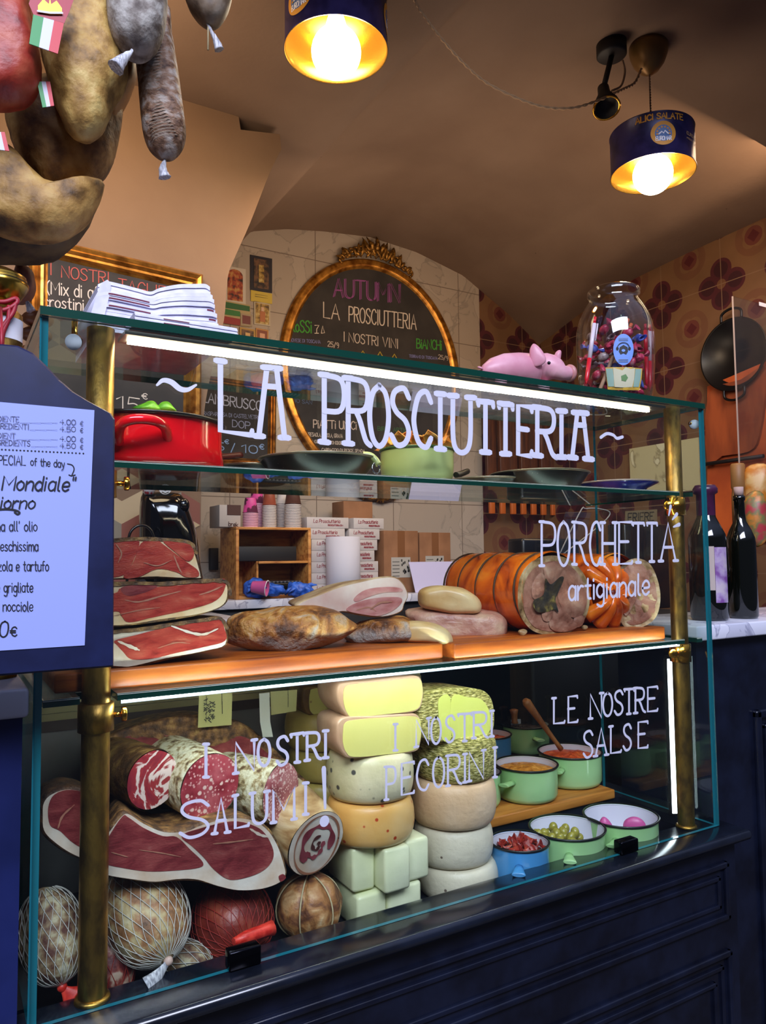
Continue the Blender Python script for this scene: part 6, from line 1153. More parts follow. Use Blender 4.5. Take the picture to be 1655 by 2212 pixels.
half_wheel('halved yellow cheese with a brown rind on top of the rear stack', [(655, 1520), (656, 1496), (670, 1484), (760, 1478), (768, 1500), (765, 1545), (690, 1548), (664, 1542)], .24, .1, mk('brown_cheese_rind', '6a4a20', .5, mix=[(.4, '54381a'), (.6, '80602c')], scale=20), MATS['brown_cheese_rind'], [([(668, 1520), (670, 1496), (682, 1487), (765, 1480), (766, 1540), (690, 1544), (672, 1538)], CH['paste'])], G3)
# ================================================================== LOWER COMPARTMENT: SAUCES
BW = mk('sauce_board_wood', 'b8742c', .4, mix=[(.3, '9c5c1e'), (.5, 'bc7830'), (.7, 'cc8c40')], scale=6, stretch=(1, 9, 9))
cr_ = atz(1326, 1724, 0); cl_ = atz(1060, 1788, 0)
mb = MB(); mb.box((.84, cr_.y-.005, .0004), (cr_.x, .57, .021), bev=.003); tag(mb.build('cutting_board', BW), 'orange wooden board under the green sauce pots in the lower compartment', 'cutting board')
EG, EB = mk('enamel_green', '9cc888', .14, spec=.7, mix=[(.4, '94c07e'), (.6, 'a6d094')], scale=4), mk('enamel_light_blue', '4a90c8', .14, spec=.7)
EW = mk('enamel_white', 'd8d6e2', .18, spec=.7)
def sauce_pot(label, cx, cy, w_px, z0, h, m, hdir, group='enamel sauce pots', content=None, level=.8):
    c = atz(cx, cy, z0+h); r = w_px/2*mpp(c)*.985; c = V((c.x, c.y, z0)); t = pot('sauce_pot', label, 'pot', c, r, h, m, inside=EW, flare=1.035, base=.95)
    if hdir is not None:
        d = V((math.cos(hdir), math.sin(hdir), 0)); s = V((-d.y, d.x, 0)); mb = MB(); o_ = c+V((0, 0, h*.62)); R = []
        for q, w_, hh in ((r*.97, .008, .011), (r+.012, .009, .008), (r+.03, .0115, .007), (r+.041, .0125, .007), (r+.0425, .011, .005)):
            R.append([o_+d*q+s*(w_*math.cos(a))+V((0, 0, hh*.62*math.sin(a)+(q-r)*.1)) for a in [2*PI*i/12 for i in range(12)]])
        mb.rings(R, 0); mb.build('handle', m, t)
    if content:
        mb = MB(); R = []; n = 40
        for k in range(9):
            q = 1-k/8.05; R.append([c+V(((r-.004)*q*math.cos(2*PI*i/n), (r-.004)*q*math.sin(2*PI*i/n), h*level+(.006 if q < .9 else 0)*(1-q)*1.5+mnoise.noise(V((q*6*math.cos(2*PI*i/n), q*6*math.sin(2*PI*i/n), cx)))*.005*(q < .95))) for i in range(n)])
        mb.rings(R, 0, (False, True)); o = mb.build('filling', content[0]); tag(o, content[1], 'sauce')
    return t, c, r
SR = mk('red_pesto', 'b83c14', .35, mix=[(.3, '8a240c'), (.5, 'c04416'), (.7, 'd86c2c')], scale=60, bump=2.5, bscale=120); SM = mk('mustard_sauce', 'b8721c', .35, mix=[(.3, '8c4c10'), (.5, 'c07c24'), (.7, 'd89c44')], scale=70, bump=2.5, bscale=120); SO = mk('black_olive_paste', '241c1c', .35, mix=[(.3, '120e10'), (.6, '3c2e2c')], scale=60, bump=2.5, bscale=100)
P1, c1, r1 = sauce_pot('green enamel pot of mustard-brown sauce at the front of the orange board', 1137, 1648, 133, .0216, .074, EG, -2.75, content=(SM, 'coarse mustard-brown sauce in the front green pot on the board'))
P2, c2, r2 = sauce_pot('green enamel pot of red pesto with a wooden spoon on the orange board', 1231, 1621, 134, .0216, .074, EG, -2.6, content=(SR, 'red pesto in the green pot holding the long wooden spoon'))
P3_, c3, r3 = sauce_pot('green enamel pot of black olive paste at the back of the board', 1135, 1562, 102, .0216, .074, EG, -1.9, content=(SO, 'black olive paste in the rear green pot'))
sauce_pot('green enamel pot half hidden behind the herb-crusted cheese', 1022, 1664, 118, .0216, .072, EG, None, content=(SO, 'dark paste in the pot hidden behind the cheeses'))
sauce_pot('blue enamel pot at the back of the board beside the black olive paste', 1056, 1584, 96, .0216, .074, EB, None, content=(SR, 'reddish sauce in the rear blue pot'))
PB, cB, rB = sauce_pot('light blue enamel pot of dried tomatoes beside the white cheeses', 1122, 1815, 126, DK+.0004, .078, EB, -2.3)
PO, cO, rO = sauce_pot('green enamel pot half full of olives in the front row', 1225, 1785, 160, DK+.0004, .078, EG, -2.3)
PN, cN, rN = sauce_pot('green enamel pot with a few pink onion petals at the right end', 1341, 1759, 156, DK+.0004, .078, EG, -2.55)
WS = mk('spoon_wood', '8c5228', .45, mix=[(.4, '74401c'), (.6, '9c6230')], scale=12, stretch=(3, 3, .6))
def spoon(label, a, b, ya, yb, w0, w1):
    A_, B_ = at(*a, ya), at(*b, yb); mb = MB(); mb.tube([A_, A_.lerp(B_, .05), A_.lerp(B_, .4), A_.lerp(B_, .85), B_], [w0*.6, w0, (w0+w1)*.45, w1, w1*1.3], 12); return tag(mb.build('wooden_spoon', WS), label, 'spoon')
spoon('wooden spoon with a square handle end standing in the red pesto', (1134, 1512), (1212, 1618), c2.y-.01, c2.y-.012, .0105, .005)
spoon('short wooden spoon standing in the black olive paste', (1110, 1532), (1112, 1562), c3.y+.0, c3.y-.0, .012, .008)
# dried tomatoes, olives, onions
TOM = mk('dried_tomato', '8c1c10', .3, mix=[(.3, '5c100c'), (.5, '94241a'), (.7, 'b04a20')], scale=50, bump=1.5, bscale=90); OLV = mk('green_olive', '8c8430', .22, mix=[(.3, '6a6020'), (.5, '948c38'), (.7, '6c4a34')], scale=22); ONI = mk('pink_onion', 'c0508c', .35)
def heap(name, label, cat, group, proto, c, r, z, n, off=(0, 0), layers=1, step=.006, sd=1):
    rs = random.Random(sd); first = None
    for k in range(n):
        a = k*2.399; q = r*math.sqrt((k % (n//layers)+.5)/(n//layers)); p = V((c.x+off[0]+q*math.cos(a), c.y+off[1]+q*math.sin(a), z+step*(k//(n//layers))*1.0+rs.uniform(0, step*.4)))
        if first is None: first = o = tag(proto().build(name, proto.m), label, cat, group)
        else: o = first.copy(); scene.collection.objects.link(o)
        o.location = p; o.rotation_euler = (rs.uniform(-.8, .8), rs.uniform(-.8, .8), rs.uniform(0, 6.3))
def tomp():
    mb = MB(); P = [V((.014*math.cos(2*PI*i/10)*(1+.25*math.sin(i*2.2)), .009*math.sin(2*PI*i/10)*(1+.3*math.cos(i*1.7)), .004*math.sin(i*2.1))) for i in range(10)]; mb.prism(P, (0, 0, .0025)); return mb
tomp.m = TOM
heap('dried_tomato', 'wrinkled dried tomato strip in the light blue pot', 'tomato', 'dried tomatoes in the light blue pot', tomp, cB, rB*.78, DK+.05, 40, layers=4, step=.005, sd=2)
def olvp():
    mb = MB(); mb.ball((0, 0, 0), .0088, n=16, m=10, sc=(1, 1, 1.22)); return mb
olvp.m = OLV
heap('olive', 'seasoned green-brown olive in the front green pot', 'olive', 'olives in the front green pot', olvp, cO, rO*.62, DK+.040, 30, off=(-.022, .008), layers=2, step=.0115, sd=3)
for k, (pts, lab) in enumerate((([(1346, 1788), (1350, 1772), (1366, 1764), (1384, 1768), (1396, 1784), (1392, 1815), (1354, 1815)], 'large pink onion petal in the right-hand pot'), ([(1290, 1790), (1300, 1766), (1312, 1768), (1324, 1786), (1320, 1808), (1296, 1808)], 'small pink onion petal at the left wall of the right-hand pot'))):
    tag(pillow(pts, cN.y-.012, .02, rings=5).build('onion_petal', ONI), lab, 'onion')
# ================================================================== LOWER COMPARTMENT: SALUMI
COP = mk('coppa_cut', '8a2a30', .25, mix=[(.36, '7c2430'), (.485, '983234'), (.505, 'e0c8bc'), (.55, 'e0ccc0'), (.57, '983234'), (.7, '7c2834')], scale=17, detail=5, dist=1.6, bump=.4, bscale=60)
SAL = mk('salami_cut', '9c3a42', .28, mix=[(.35, '84262e'), (.5, 'a43c44'), (.65, 'b4585c')], scale=30, spots=(230, .45, 'd09c94', .5), spots2=(110, .42, 'dcc0b0', .22), bump=.3, bscale=90)
SAL2 = mk('salami_cut_pale', '9c4c50', .3, mix=[(.35, '8a3c44'), (.5, 'a85c60'), (.65, 'b87878')], scale=40, spots=(280, .5, 'd8b4ac', .6), spots2=(130, .45, 'e0c8c0', .35), bump=.5, bscale=120)
MOLD = mk('mould_casing', 'b8ac84', .7, mix=[(.34, '5a4022'), (.44, 'a08c60'), (.52, 'c8c09c'), (.7, 'd8d4b4')], scale=90, detail=9, bump=2, bscale=110)
CAS = mk('dark_casing', '4a3018', .55, mix=[(.3, '241608'), (.5, '553818'), (.7, '8c6c34')], scale=40, detail=8, bump=2, bscale=90)
def log(name, label, cat, fc, y, wpx, hpx, ax, L_, cut, skin, group=None, tie=False, sq=None, lumpy=.0015):
    c = at(*fc, y); a = V(ax).normalized(); m_ = mpp(c); r = hpx/2*m_; t = thing(name, label, cat, c+a*L_*.5-V((0, 0, r)), group)
    n = 40; u = V((0, 0, 1)); u = (u-a*u.dot(a)).normalized(); w_ = a.cross(u); mb = MB(); R = []
    for z, q in ((0, .985), (.003, 1), (L_*.25, 1.0), (L_*.5, 1.0), (L_*.75, .97), (L_*.9, .85), (L_*.98, .5), (L_, .15)): R.append([c+a*z+(u*math.cos(2*PI*i/n)+w_*math.sin(2*PI*i/n)*(sq or 1))*r*q for i in range(n)])
    mb.rings(R, 0, (False, True)); mb.jitter(lumpy, 40, fc[0]); mb.build('casing', skin, t)
    mb = MB(); R = [[c-a*(.0006+.0012*(1-q*q))+(u*math.cos(2*PI*i/n)+w_*math.sin(2*PI*i/n)*(sq or 1))*r*q*.965+mnoise.noise_vector((u*math.cos(2*PI*i/n)+w_*math.sin(2*PI*i/n))*2*q+V((fc[0], 0, 0)))*.0012 for i in range(n)] for q in (1, .85, .6, .35, .02)]
    mb.rings(R, 0, (False, True)); mb.build('cut_face', cut, t); return t, c, r, a, u, w_
HC_ = 'cured_ham'
cut_meat(HC_, 'large dark peppered leg of ham at the back of the salumi, above the coppa', 'ham', [(200, 1650), (215, 1612), (245, 1585), (300, 1566), (370, 1550), (450, 1545), (520, 1560), (575, 1600), (640, 1665), (668, 1700), (600, 1740), (400, 1750), (240, 1735)], .205, .12,
    [([(222, 1622), (260, 1596), (320, 1582), (375, 1592), (420, 1604), (480, 1602), (520, 1590), (560, 1612), (610, 1665), (560, 1690), (400, 1690), (240, 1690)], LEAN2)], RIND, fat=RIND, streaks=[([(285, 1590), (330, 1586), (375, 1606)], 12), ([(430, 1612), (470, 1604), (505, 1592)], 8), ([(570, 1640), (600, 1665), (625, 1690)], 6)])
cut_meat(HC_, 'smaller cut ham behind the left brass post with a white fat rim', 'ham', [(86, 1760), (90, 1730), (110, 1710), (150, 1699), (200, 1712), (235, 1750), (238, 1800), (225, 1845), (195, 1862), (150, 1848), (110, 1822), (88, 1795)], .085, .1,
    [([(104, 1745), (118, 1716), (155, 1706), (205, 1722), (232, 1760), (230, 1800), (205, 1840), (160, 1822), (130, 1795), (108, 1782)], LEAN2)], RINDD, fat=FATW, streaks=[([(125, 1788), (135, 1762), (160, 1738)], 4)])
tB = cut_meat(HC_, 'largest cut ham across the front of the salumi with a thick white fat rim', 'ham', [(196, 1850), (212, 1822), (238, 1785), (262, 1757), (278, 1758), (305, 1776), (350, 1794), (400, 1790), (440, 1776), (500, 1764), (545, 1768), (580, 1788), (604, 1825), (618, 1868), (621, 1890), (608, 1908), (570, 1922), (520, 1926), (475, 1918), (430, 1906), (380, 1905), (330, 1909), (280, 1902), (225, 1892), (200, 1880)], .052, .13,
    [([(214, 1848), (232, 1812), (264, 1764), (278, 1766), (310, 1788), (352, 1806), (382, 1808), (412, 1836), (438, 1862), (430, 1874), (380, 1880), (320, 1882), (262, 1874), (222, 1864)], LEAN2), ([(392, 1806), (430, 1790), (500, 1774), (545, 1782), (572, 1800), (590, 1836), (586, 1862), (562, 1884), (520, 1898), (490, 1898), (460, 1876), (440, 1852), (415, 1828)], LEAN2), ([(602, 1893), (612, 1888), (617, 1896), (606, 1904)], LEAN2)], RIND, fat=FATW,
    streaks=[([(300, 1835), (350, 1842), (390, 1850)], 2), ([(460, 1822), (500, 1818), (545, 1812)], 3), ([(240, 1840), (275, 1850)], 2), ([(540, 1790), (560, 1802), (580, 1808)], 5)])
log('coppa', 'cut coppa marbled with white fat, leftmost of the three round salumi', 'salami', (330, 1684), .10, 118, 128, (-.26, .95, .03), .15, COP, CAS, sq=.96, lumpy=.003)
log('salami', 'cut salami with white mouldy casing between the coppa and the paler salami', 'salami', (454, 1700), .085, 130, 146, (-.22, .97, .05), .17, SAL, MOLD, lumpy=.001)
log('salami', 'paler cut salami turned to the left behind the lettering, mouldy casing', 'salami', (607, 1712), .105, 90, 130, (-.50, .86, .03), .17, SAL2, MOLD, lumpy=.001)
t, c, r, a, u, w_ = log('rolled_pancetta', 'rolled pancetta showing a red and white spiral at the foot of the cheeses', 'pancetta', (683, 1822), .07, 130, 152, (-.12, .93, .28), .15, FATW, mk('pancetta_skin', 'b89464', .45, mix=[(.35, '8c6234'), (.5, 'c0a070'), (.7, 'd4c098')], scale=16, stretch=(1, 1, 5), bump=.6), lumpy=.001, sq=.93)
LN3 = mk('pancetta_lean', '8c3038', .3, mix=[(.35, '74242c'), (.6, 'a04850')], scale=30); BRN = mk('pancetta_edge', 'a0684c', .4)
def on_face(q, s, e): return c-a*e+(u*q[1]+w_*q[0])*r*1.0
def spiral(t0, t1, r0, r1, wd, m, e, wob=.05):
    mb = MB(); n = 60; P = []
    for i in range(n+1):
        k = i/n; th = t0+(t1-t0)*k; rr = r0+(r1-r0)*k; P.append(c-a*e+(u*math.sin(th)*1.05+w_*math.cos(th)*.85)*r*(rr+wob*math.sin(th*3)*.3))
    stroke(mb, P, [wd*r*(.7+.35*math.sin(i*.35)) for i in range(n+1)], -a, 0, 0); mb.build('spiral', m, t)
spiral(.0, 6.28, .86, .86, .07, BRN, .0026, .02); spiral(-.3, 3.8, .58, .56, .24, LN3, .0028); spiral(3.6, 6.2, .42, .24, .16, LN3, .003); spiral(1.4, 6.9, .26, .05, .12, mk('dark_spiral', '5a2c28', .4), .0032)
# netted salami
def netted(name, label, cpx, y, a_px, b_px, axis, skin, net, turns=9, tail=None, tailm=None, netw=.0005, group='netted salami at the bottom of the case', n1=14, knotm=None, squash=1):
    c = at(*cpx, y); m_ = mpp(c); A_, B_ = a_px*m_, b_px*m_; ax = V(axis).normalized(); u = ax.orthogonal().normalized(); w_ = ax.cross(u)
    t = thing(name, label, 'salami', c-V((0, 0, B_)), group); mb = MB(); n = 40; R = []
    def rad(s): return B_*math.sqrt(max(1-abs(s)**2.3, 0))
    ss = [-.995, -.95, -.85, -.7, -.5, -.25, 0, .25, .5, .7, .85, .95, .995]
    for s in ss: R.append([c+ax*A_*s+(u*math.cos(2*PI*i/n)+w_*math.sin(2*PI*i/n)*squash)*max(rad(s), B_*.04) for i in range(n)])
    mb.rings(R, 0); mb.jitter(.003, 26, cpx[0]); mb.build('meat', skin, t)
    mb = MB()
    for sg in (-1, 1):
        for k in range(n1):
            P = []
            for i in range(29):
                s = -.93+1.925*i/28; s = min(s, .992); th = 2*PI*k/n1+sg*(s+1)*.55; P.append(c+ax*A_*s*1.012+(u*math.cos(th)+w_*math.sin(th)*squash)*(rad(s)*1.02+.0016))
            mb.tube(P, netw, 4, caps=(False, False))
    mb.build('netting', net, t)
    if tail:
        p = c+ax*A_*1.0; mb = MB(); mb.ball(p+ax*.003, .0065); mb.build('knot', knotm or net, t)
        e = V(tail) if isinstance(tail, Vector) else p+V(tail); d = e-p; mb = MB(); R = []
        for k in range(8):
            q = k/7; cc_ = p+ax*.004+(e-p)*q; sd = d.normalized().cross(V((0, 1, 0))).normalized(); wd = .004+.011*q**1.4
            R.append([cc_+sd*wd*math.cos(g)*(1+.25*(j % 2)*q)+V((0, 1, 0))*wd*.35*math.sin(g) for j, g in enumerate([2*PI*j/16 for j in range(16)])])
        mb.rings(R, 0); mb.build('tail', tailm or net, t)
    return t
NETW = mk('white_net', 'c8c4b8', .6); NETR = mk('red_net', 'a0281c', .5); TAILW = mk('white_tail', 'b4b4b8', .6, mix=[(.4, '8c8c94'), (.6, 'd0d0d4')], scale=90, stretch=(4, 4, .4)); REDT = mk('red_tail', 'd4281c', .4, mix=[(.4, 'b81c14'), (.6, 'e04030')], scale=80)
NB = mk('netted_brown', '94683c', .55, mix=[(.3, '5c3c20'), (.46, '9c6c44'), (.56, 'b8a070'), (.7, 'c8bc94')], scale=45, detail=8, bump=1.2, bscale=70); NWM = mk('netted_white', 'a89c84', .65, mix=[(.38, '5a3428'), (.5, '8c7050'), (.6, 'b8ac88'), (.75, 'c8c0a8')], scale=60, detail=8, bump=1.2, bscale=80)
NRD = mk('netted_red', '6a2018', .4, mix=[(.3, '3c100c'), (.5, '74261c'), (.7, '9c4830')], scale=20, detail=6, bump=1, bscale=60); NMO = mk('mottled_red', '8c4438', .5, mix=[(.4, '5c1c1c'), (.5, '8c4438'), (.6, 'c0a48c')], scale=55, detail=6, bump=1)
netted('netted_salami', 'plump mouldy salami in a white net with a frayed white tail near the front glass', (314, 1972), .105, 112, 84, (.20, -.72, -.52), NB, NETW, tail=at(319, 2130, .024), tailm=TAILW, knotm=mk('knot_pink', 'c8a898', .6), n1=26)
netted('netted_salami', 'mouldy netted salami behind the left end of the glass, left of the brass post', (112, 2020), .10, 98, 64, (.15, -.42, -.85), NWM, NETW, tail=(.012, -.01, -.012), tailm=REDT, n1=22, knotm=REDT)
netted('netted_salami', 'mottled red salami with a red clip just right of the brass post foot', (236, 2080), .11, 78, 50, (.05, -.30, -.9), NMO, NETR, tail=(-.01, -.01, -.016), tailm=REDT, n1=10, knotm=REDT)
netted('netted_salami', 'white mouldy salami lying under the plump netted one', (402, 2075), .10, 58, 38, (.75, -.35, -.35), NWM, NETW, n1=12)
netted('netted_salami', 'dark red salami in a red net with a bright red sleeve tail', (502, 1990), .13, 88, 84, (-.02, -.85, -.30), NRD, NETR, n1=26)
A_, B_ = at(505, 2034, .035), at(588, 2004, .05); mb = MB(); mb.tube([A_, A_.lerp(B_, .3), A_.lerp(B_, .8), B_], [.005, .0085, .0095, .0105], 14); mb.jitter(.001, 120); mb.build('tail', REDT, [o for o in scene.objects if o.get('label', '').startswith('dark red salami in a red net')][0])
BLD = mk('culatello', '8a5a34', .5, mix=[(.28, '2c1c18'), (.4, '6a4028'), (.52, 'a06c3c'), (.64, 'c09868'), (.78, 'd0bc9c')], scale=34, detail=8, dist=1.0, bump=2, bscale=60)
cu = thing('culatello', 'small brown cured meat tied into lobes with string under the rolled pancetta', 'cured meat', at(668, 2010, .09), None); c = at(667, 1956, .115); R_2 = 73*mpp(c)
mb = MB(); R = []; n = 64
for i in range(1, 18):
    a_ = PI*i/18-PI/2; R.append([c+V((math.cos(a_)*math.cos(2*PI*j/n), math.cos(a_)*math.sin(2*PI*j/n), math.sin(a_)*.92))*R_2*(1-.10*abs(math.cos(3*2*PI*j/n+.5))**14) for j in range(n)])
mb.rings(R, 0); mb.jitter(.004, 30, 2); mb.build('meat', BLD, cu)
for k in range(3):
    th = (.5-PI/2*0+k*PI/3)/1.0; th = (PI/2-.5)/3*0+k*PI/3-.17; mb = MB(); mb.tube([c+V((math.cos(g)*math.cos(th), math.cos(g)*math.sin(th), math.sin(g)*.94))*R_2*.985 for g in [2*PI*j/36 for j in range(37)]], .0013, 5); mb.build('string', mk('pale_string', 'b8a880', .7), cu)
# hanging paper tags
def tag_card(label, px, y, lines, m, th=.003):
    t = thing('price_tag', label, 'tag', at(px[3][0], px[3][1], y)); mb = MB(); mb.prism([at(a, b, y) for a, b in px], (0, .0012, 0)); mb.build('card', m, t)
    for l in lines: mb = MB(); write(mb, *l, (0, -1, 0)); mb.build('print', mk('tag_print', '4a4a34', .7), t)
    return t
ct = mk('card_yellowish', 'b8b470', .5); yt = .19
ft = lambda a, b: at(a, b, yt-.0004)
T1 = tag_card('yellowish tag printed GUAN with a leafy drawing, hanging in the lower compartment', [(430, 1500), (502, 1497), (500, 1566), (428, 1572)], yt, [('GUAN', (480, 1545), (479, 1500), 9, ft, 1.5), ('PINASC', (445, 1560), (446, 1508), 5, ft, 1.0)], ct)
mb = MB(); rr = random.Random(2)
for k in range(40): a, b = 446+rr.uniform(-6, 14), 1512+rr.uniform(0, 44); stroke(mb, [ft(a, b), ft(a+rr.uniform(2, 6), b+rr.uniform(-5, 5))], .0016, (0, -1, 0))
mb.build('drawing', MATS['tag_print'], T1)
T2 = tag_card('second yellowish leafy tag, left of the rear yellow cheeses', [(584, 1494), (642, 1490), (640, 1536), (586, 1545)], yt, [], mk('card_yellow_dim', '9c9860', .5)); mb = MB(); write(mb, 'GUAN', (622, 1530), (622, 1494), 8, ft, 1.4, (0, -1, 0)); mb.build('print', MATS['tag_print'], T2)
mb = MB(); mb.prism([at(a, b, yt-.02) for a, b in [(560, 1498), (582, 1496), (584, 1560), (590, 1592), (568, 1592), (562, 1560)]], (0, .001, 0)); tag(mb.build('price_tag', mk('tag_white', 'a8a898', .6)), 'narrow white tag hanging between the two yellowish tags', 'tag')
# ================================================================== HANGING SALUMI
HTAN = mk('tan_cured', 'b08a44', .6, mix=[(.32, '5c4420'), (.43, '987236'), (.54, 'bc9650'), (.68, 'd4b870')], scale=28, detail=9, bump=1.5, bscale=70)
HBRN = mk('brown_cured', '5c4026', .6, mix=[(.3, '2e2014'), (.44, '6c4824'), (.56, '98703c'), (.7, 'b08c54')], scale=24, detail=9, bump=1.8, bscale=60)
HGRY = mk('grey_mould', '8c8478', .65, mix=[(.3, '44362c'), (.44, '7c7268'), (.58, 'a8a298'), (.75, 'c0bab0')], scale=50, detail=9, bump=1.5, bscale=80)
HRED = mk('red_cured', '9c3020', .45, mix=[(.3, '6c1c14'), (.5, 'a03424'), (.7, 'b8583c')], scale=28, detail=7, bump=1, bscale=50)
LGR = mk('rope_netted_salami', '7c5c40', .6, mix=[(.35, '4c3020'), (.48, '86644a'), (.6, 'a8988a'), (.75, 'c0b8ac')], scale=50, detail=8, bump=1.5, bscale=120, stretch=(1, 1, 1.6))
def hang(name, label, pts, y, th, m, sd, flat=.6, jit=.006, cat='salami', k=4):
    mb = pillow(pts, y, th, flat=flat, rings=10, k=k); mb.jitter(jit, 16, sd); mb.jitter(jit*.35, 60, sd); t = thing(name, label, cat, at(sum(p[0] for p in pts)/len(pts), max(p[1] for p in pts), y)); mb.build('meat', m, t); return t
def tie(t, pts, y, m=TAILW, dy=-.0, wd=.004):
    P = smooth_open([at(a, b, y) for a, b in pts], 4); n = len(P); mb = MB(); mb.tube(P, [wd*(.5+1.9*(i/(n-1))**1.5) for i in range(n)], 10); mb.jitter(.0015, 200); mb.build('tied_end', m, t)
def hook_string(t, a, b, y, top=1.6):
    p = at(a, b, y); mb = MB(); mb.tube([p, V((p.x, p.y, 1.44))], .0016, 6); mb.build('string', MATS['pale_string'], t)
hang('hanging_ham', 'brown hanging ham behind and below the light tan one', [(6, 235), (40, 190), (110, 170), (200, 180), (258, 205), (257, 290), (240, 362), (195, 408), (125, 424), (80, 408), (45, 350), (20, 290)], .24, .12, HBRN, 3, cat='ham')
hang('hanging_ham', 'broad brown hanging ham with a rough skin at the left edge, third from the top', [(-60, 310), (0, 318), (40, 350), (100, 405), (170, 415), (222, 400), (216, 440), (180, 492), (128, 524), (60, 524), (-10, 500), (-60, 460)], .20, .11, mk('tan_brown_cured', '74582e', .6, mix=[(.3, '3c2a18'), (.44, '84602c'), (.56, 'ac8444'), (.7, 'c09c58')], scale=26, detail=9, bump=1.8, bscale=60), 6, cat='ham')
hang('hanging_ham', 'lowest dark hanging ham above the gilt-framed blackboard', [(-60, 480), (20, 500), (110, 515), (180, 480), (205, 450), (196, 490), (160, 530), (100, 556), (20, 562), (-60, 550)], .26, .1, mk('dim_brown_cured', '4c3a22', .65, mix=[(.35, '2c2014'), (.6, '64502e')], scale=24, detail=8, bump=1.5), 8, cat='ham')
hang('hanging_ham', 'orange-brown cured piece squeezed behind the light tan ham and the grey salami', [(190, 60), (300, 40), (302, 120), (285, 190), (258, 250), (225, 290), (185, 270), (170, 160)], .22, .09, mk('orange_cured', '94602c', .5, mix=[(.35, '5c3818'), (.6, 'a87034')], scale=14, bump=1), 2, cat='ham')
t = hang('hanging_ham', 'light tan hanging ham with a black-spotted tip behind the flag tag', [(95, -40), (190, -50), (245, 0), (258, 70), (272, 115), (274, 165), (250, 225), (224, 280), (195, 303), (160, 296), (132, 262), (112, 205), (98, 140), (86, 70), (84, 0)], .13, .11, HTAN, 5, cat='ham'); hook_string(t, 170, -40, .13)
t = hang('hanging_salami', 'smooth red cured salami at the upper left corner', [(-70, -40), (30, -50), (60, 0), (72, 60), (88, 120), (84, 180), (62, 222), (20, 232), (-30, 226), (-70, 190)], .10, .1, HRED, 1); hook_string(t, -10, -40, .10)
t = hang('hanging_salami', 'long salami wrapped in fine twine with a pale mouldy end', [(300, 20), (362, 15), (372, 80), (385, 160), (396, 240), (402, 290), (394, 322), (372, 342), (344, 340), (318, 312), (306, 260), (298, 180), (292, 100)], .15, .085, LGR, 9, jit=.0015); tie(t, [(356, 340), (355, 352), (352, 366), (356, 384)], .15); hook_string(t, 330, 20, .15)
mb = MB()
for k in range(46):
    q = k/45; yy = 30+285*q; cx = 331+ (360-331)*q; hw_ = 33+10*q if q < .9 else 40-14*(q-.9)*10*.4
    P = [at(cx+hw_*s, yy+6*(1-s*s)*1.0-4*s, .15) for s in [-1+2*i/10 for i in range(11)]]; o_ = P[5]; nn = (CAM-o_); nn.z = 0; nn.normalize()
    mb.tube([p+nn*(.042*math.sqrt(max(0, 1-(-1+2*i/10)**2*.97))) for i, p in enumerate(P)], .0006, 4)
mb.build('twine', mk('fine_twine', '9c8c78', .7), t)
t = hang('hanging_salami', 'grey mouldy salami with a knotted white end, hanging over the light tan ham', [(238, -50), (300, -60), (352, -40), (362, 10), (358, 60), (340, 100), (312, 122), (284, 118), (252, 96), (236, 60), (230, 10)], .07, .09, HGRY, 4, jit=.002); tie(t, [(286, 108), (278, 118), (264, 130), (250, 146)], .055, wd=.005); hook_string(t, 300, -50, .07)
t = hang('hanging_salami', 'small dark salami with a frayed tail near the left tin lamp', [(398, -40), (450, -50), (500, -30), (499, 10), (486, 38), (466, 54), (440, 50), (416, 28), (402, 0)], .2, .07, mk('dark_mould', '6c5c4c', .6, mix=[(.35, '3c2c20'), (.5, '74624e'), (.7, '9c9080')], scale=26, detail=8, bump=1.5), 7, jit=.002); tie(t, [(446, 48), (456, 66), (466, 86), (474, 108)], .2, wd=.0035); hook_string(t, 450, -40, .2)
t = hang('hanging_salami', 'reddish shrivelled salami hanging behind the brass beer tower', [(30, 570), (55, 575), (72, 600), (76, 630), (64, 652), (40, 655), (20, 640)], .34, .06, mk('faded_red', '84503c', .6, mix=[(.4, '6c3c2c'), (.6, '9c6c54')], scale=20, bump=1), 3); tie(t, [(52, 645), (60, 655), (68, 672)], .33, wd=.003); hook_string(t, 45, 570, .34)
for k, (a, b) in enumerate(((82, 690), (78, 724), (70, 764))):
    mb = MB(); c = at(a, b, .42); mb.ball(c, .018, n=20, m=12, sc=(1.5, 1, .85)); tag(mb.build('brown_sausage', mk('sausage_brown', '84502c', .4, mix=[(.4, '6c3c20'), (.6, '9c6438')], scale=14)), ['upper', 'middle', 'lower'][k]+' fat brown sausage hanging left of the glass slab corner', 'sausage', 'brown sausages left of the glass case')
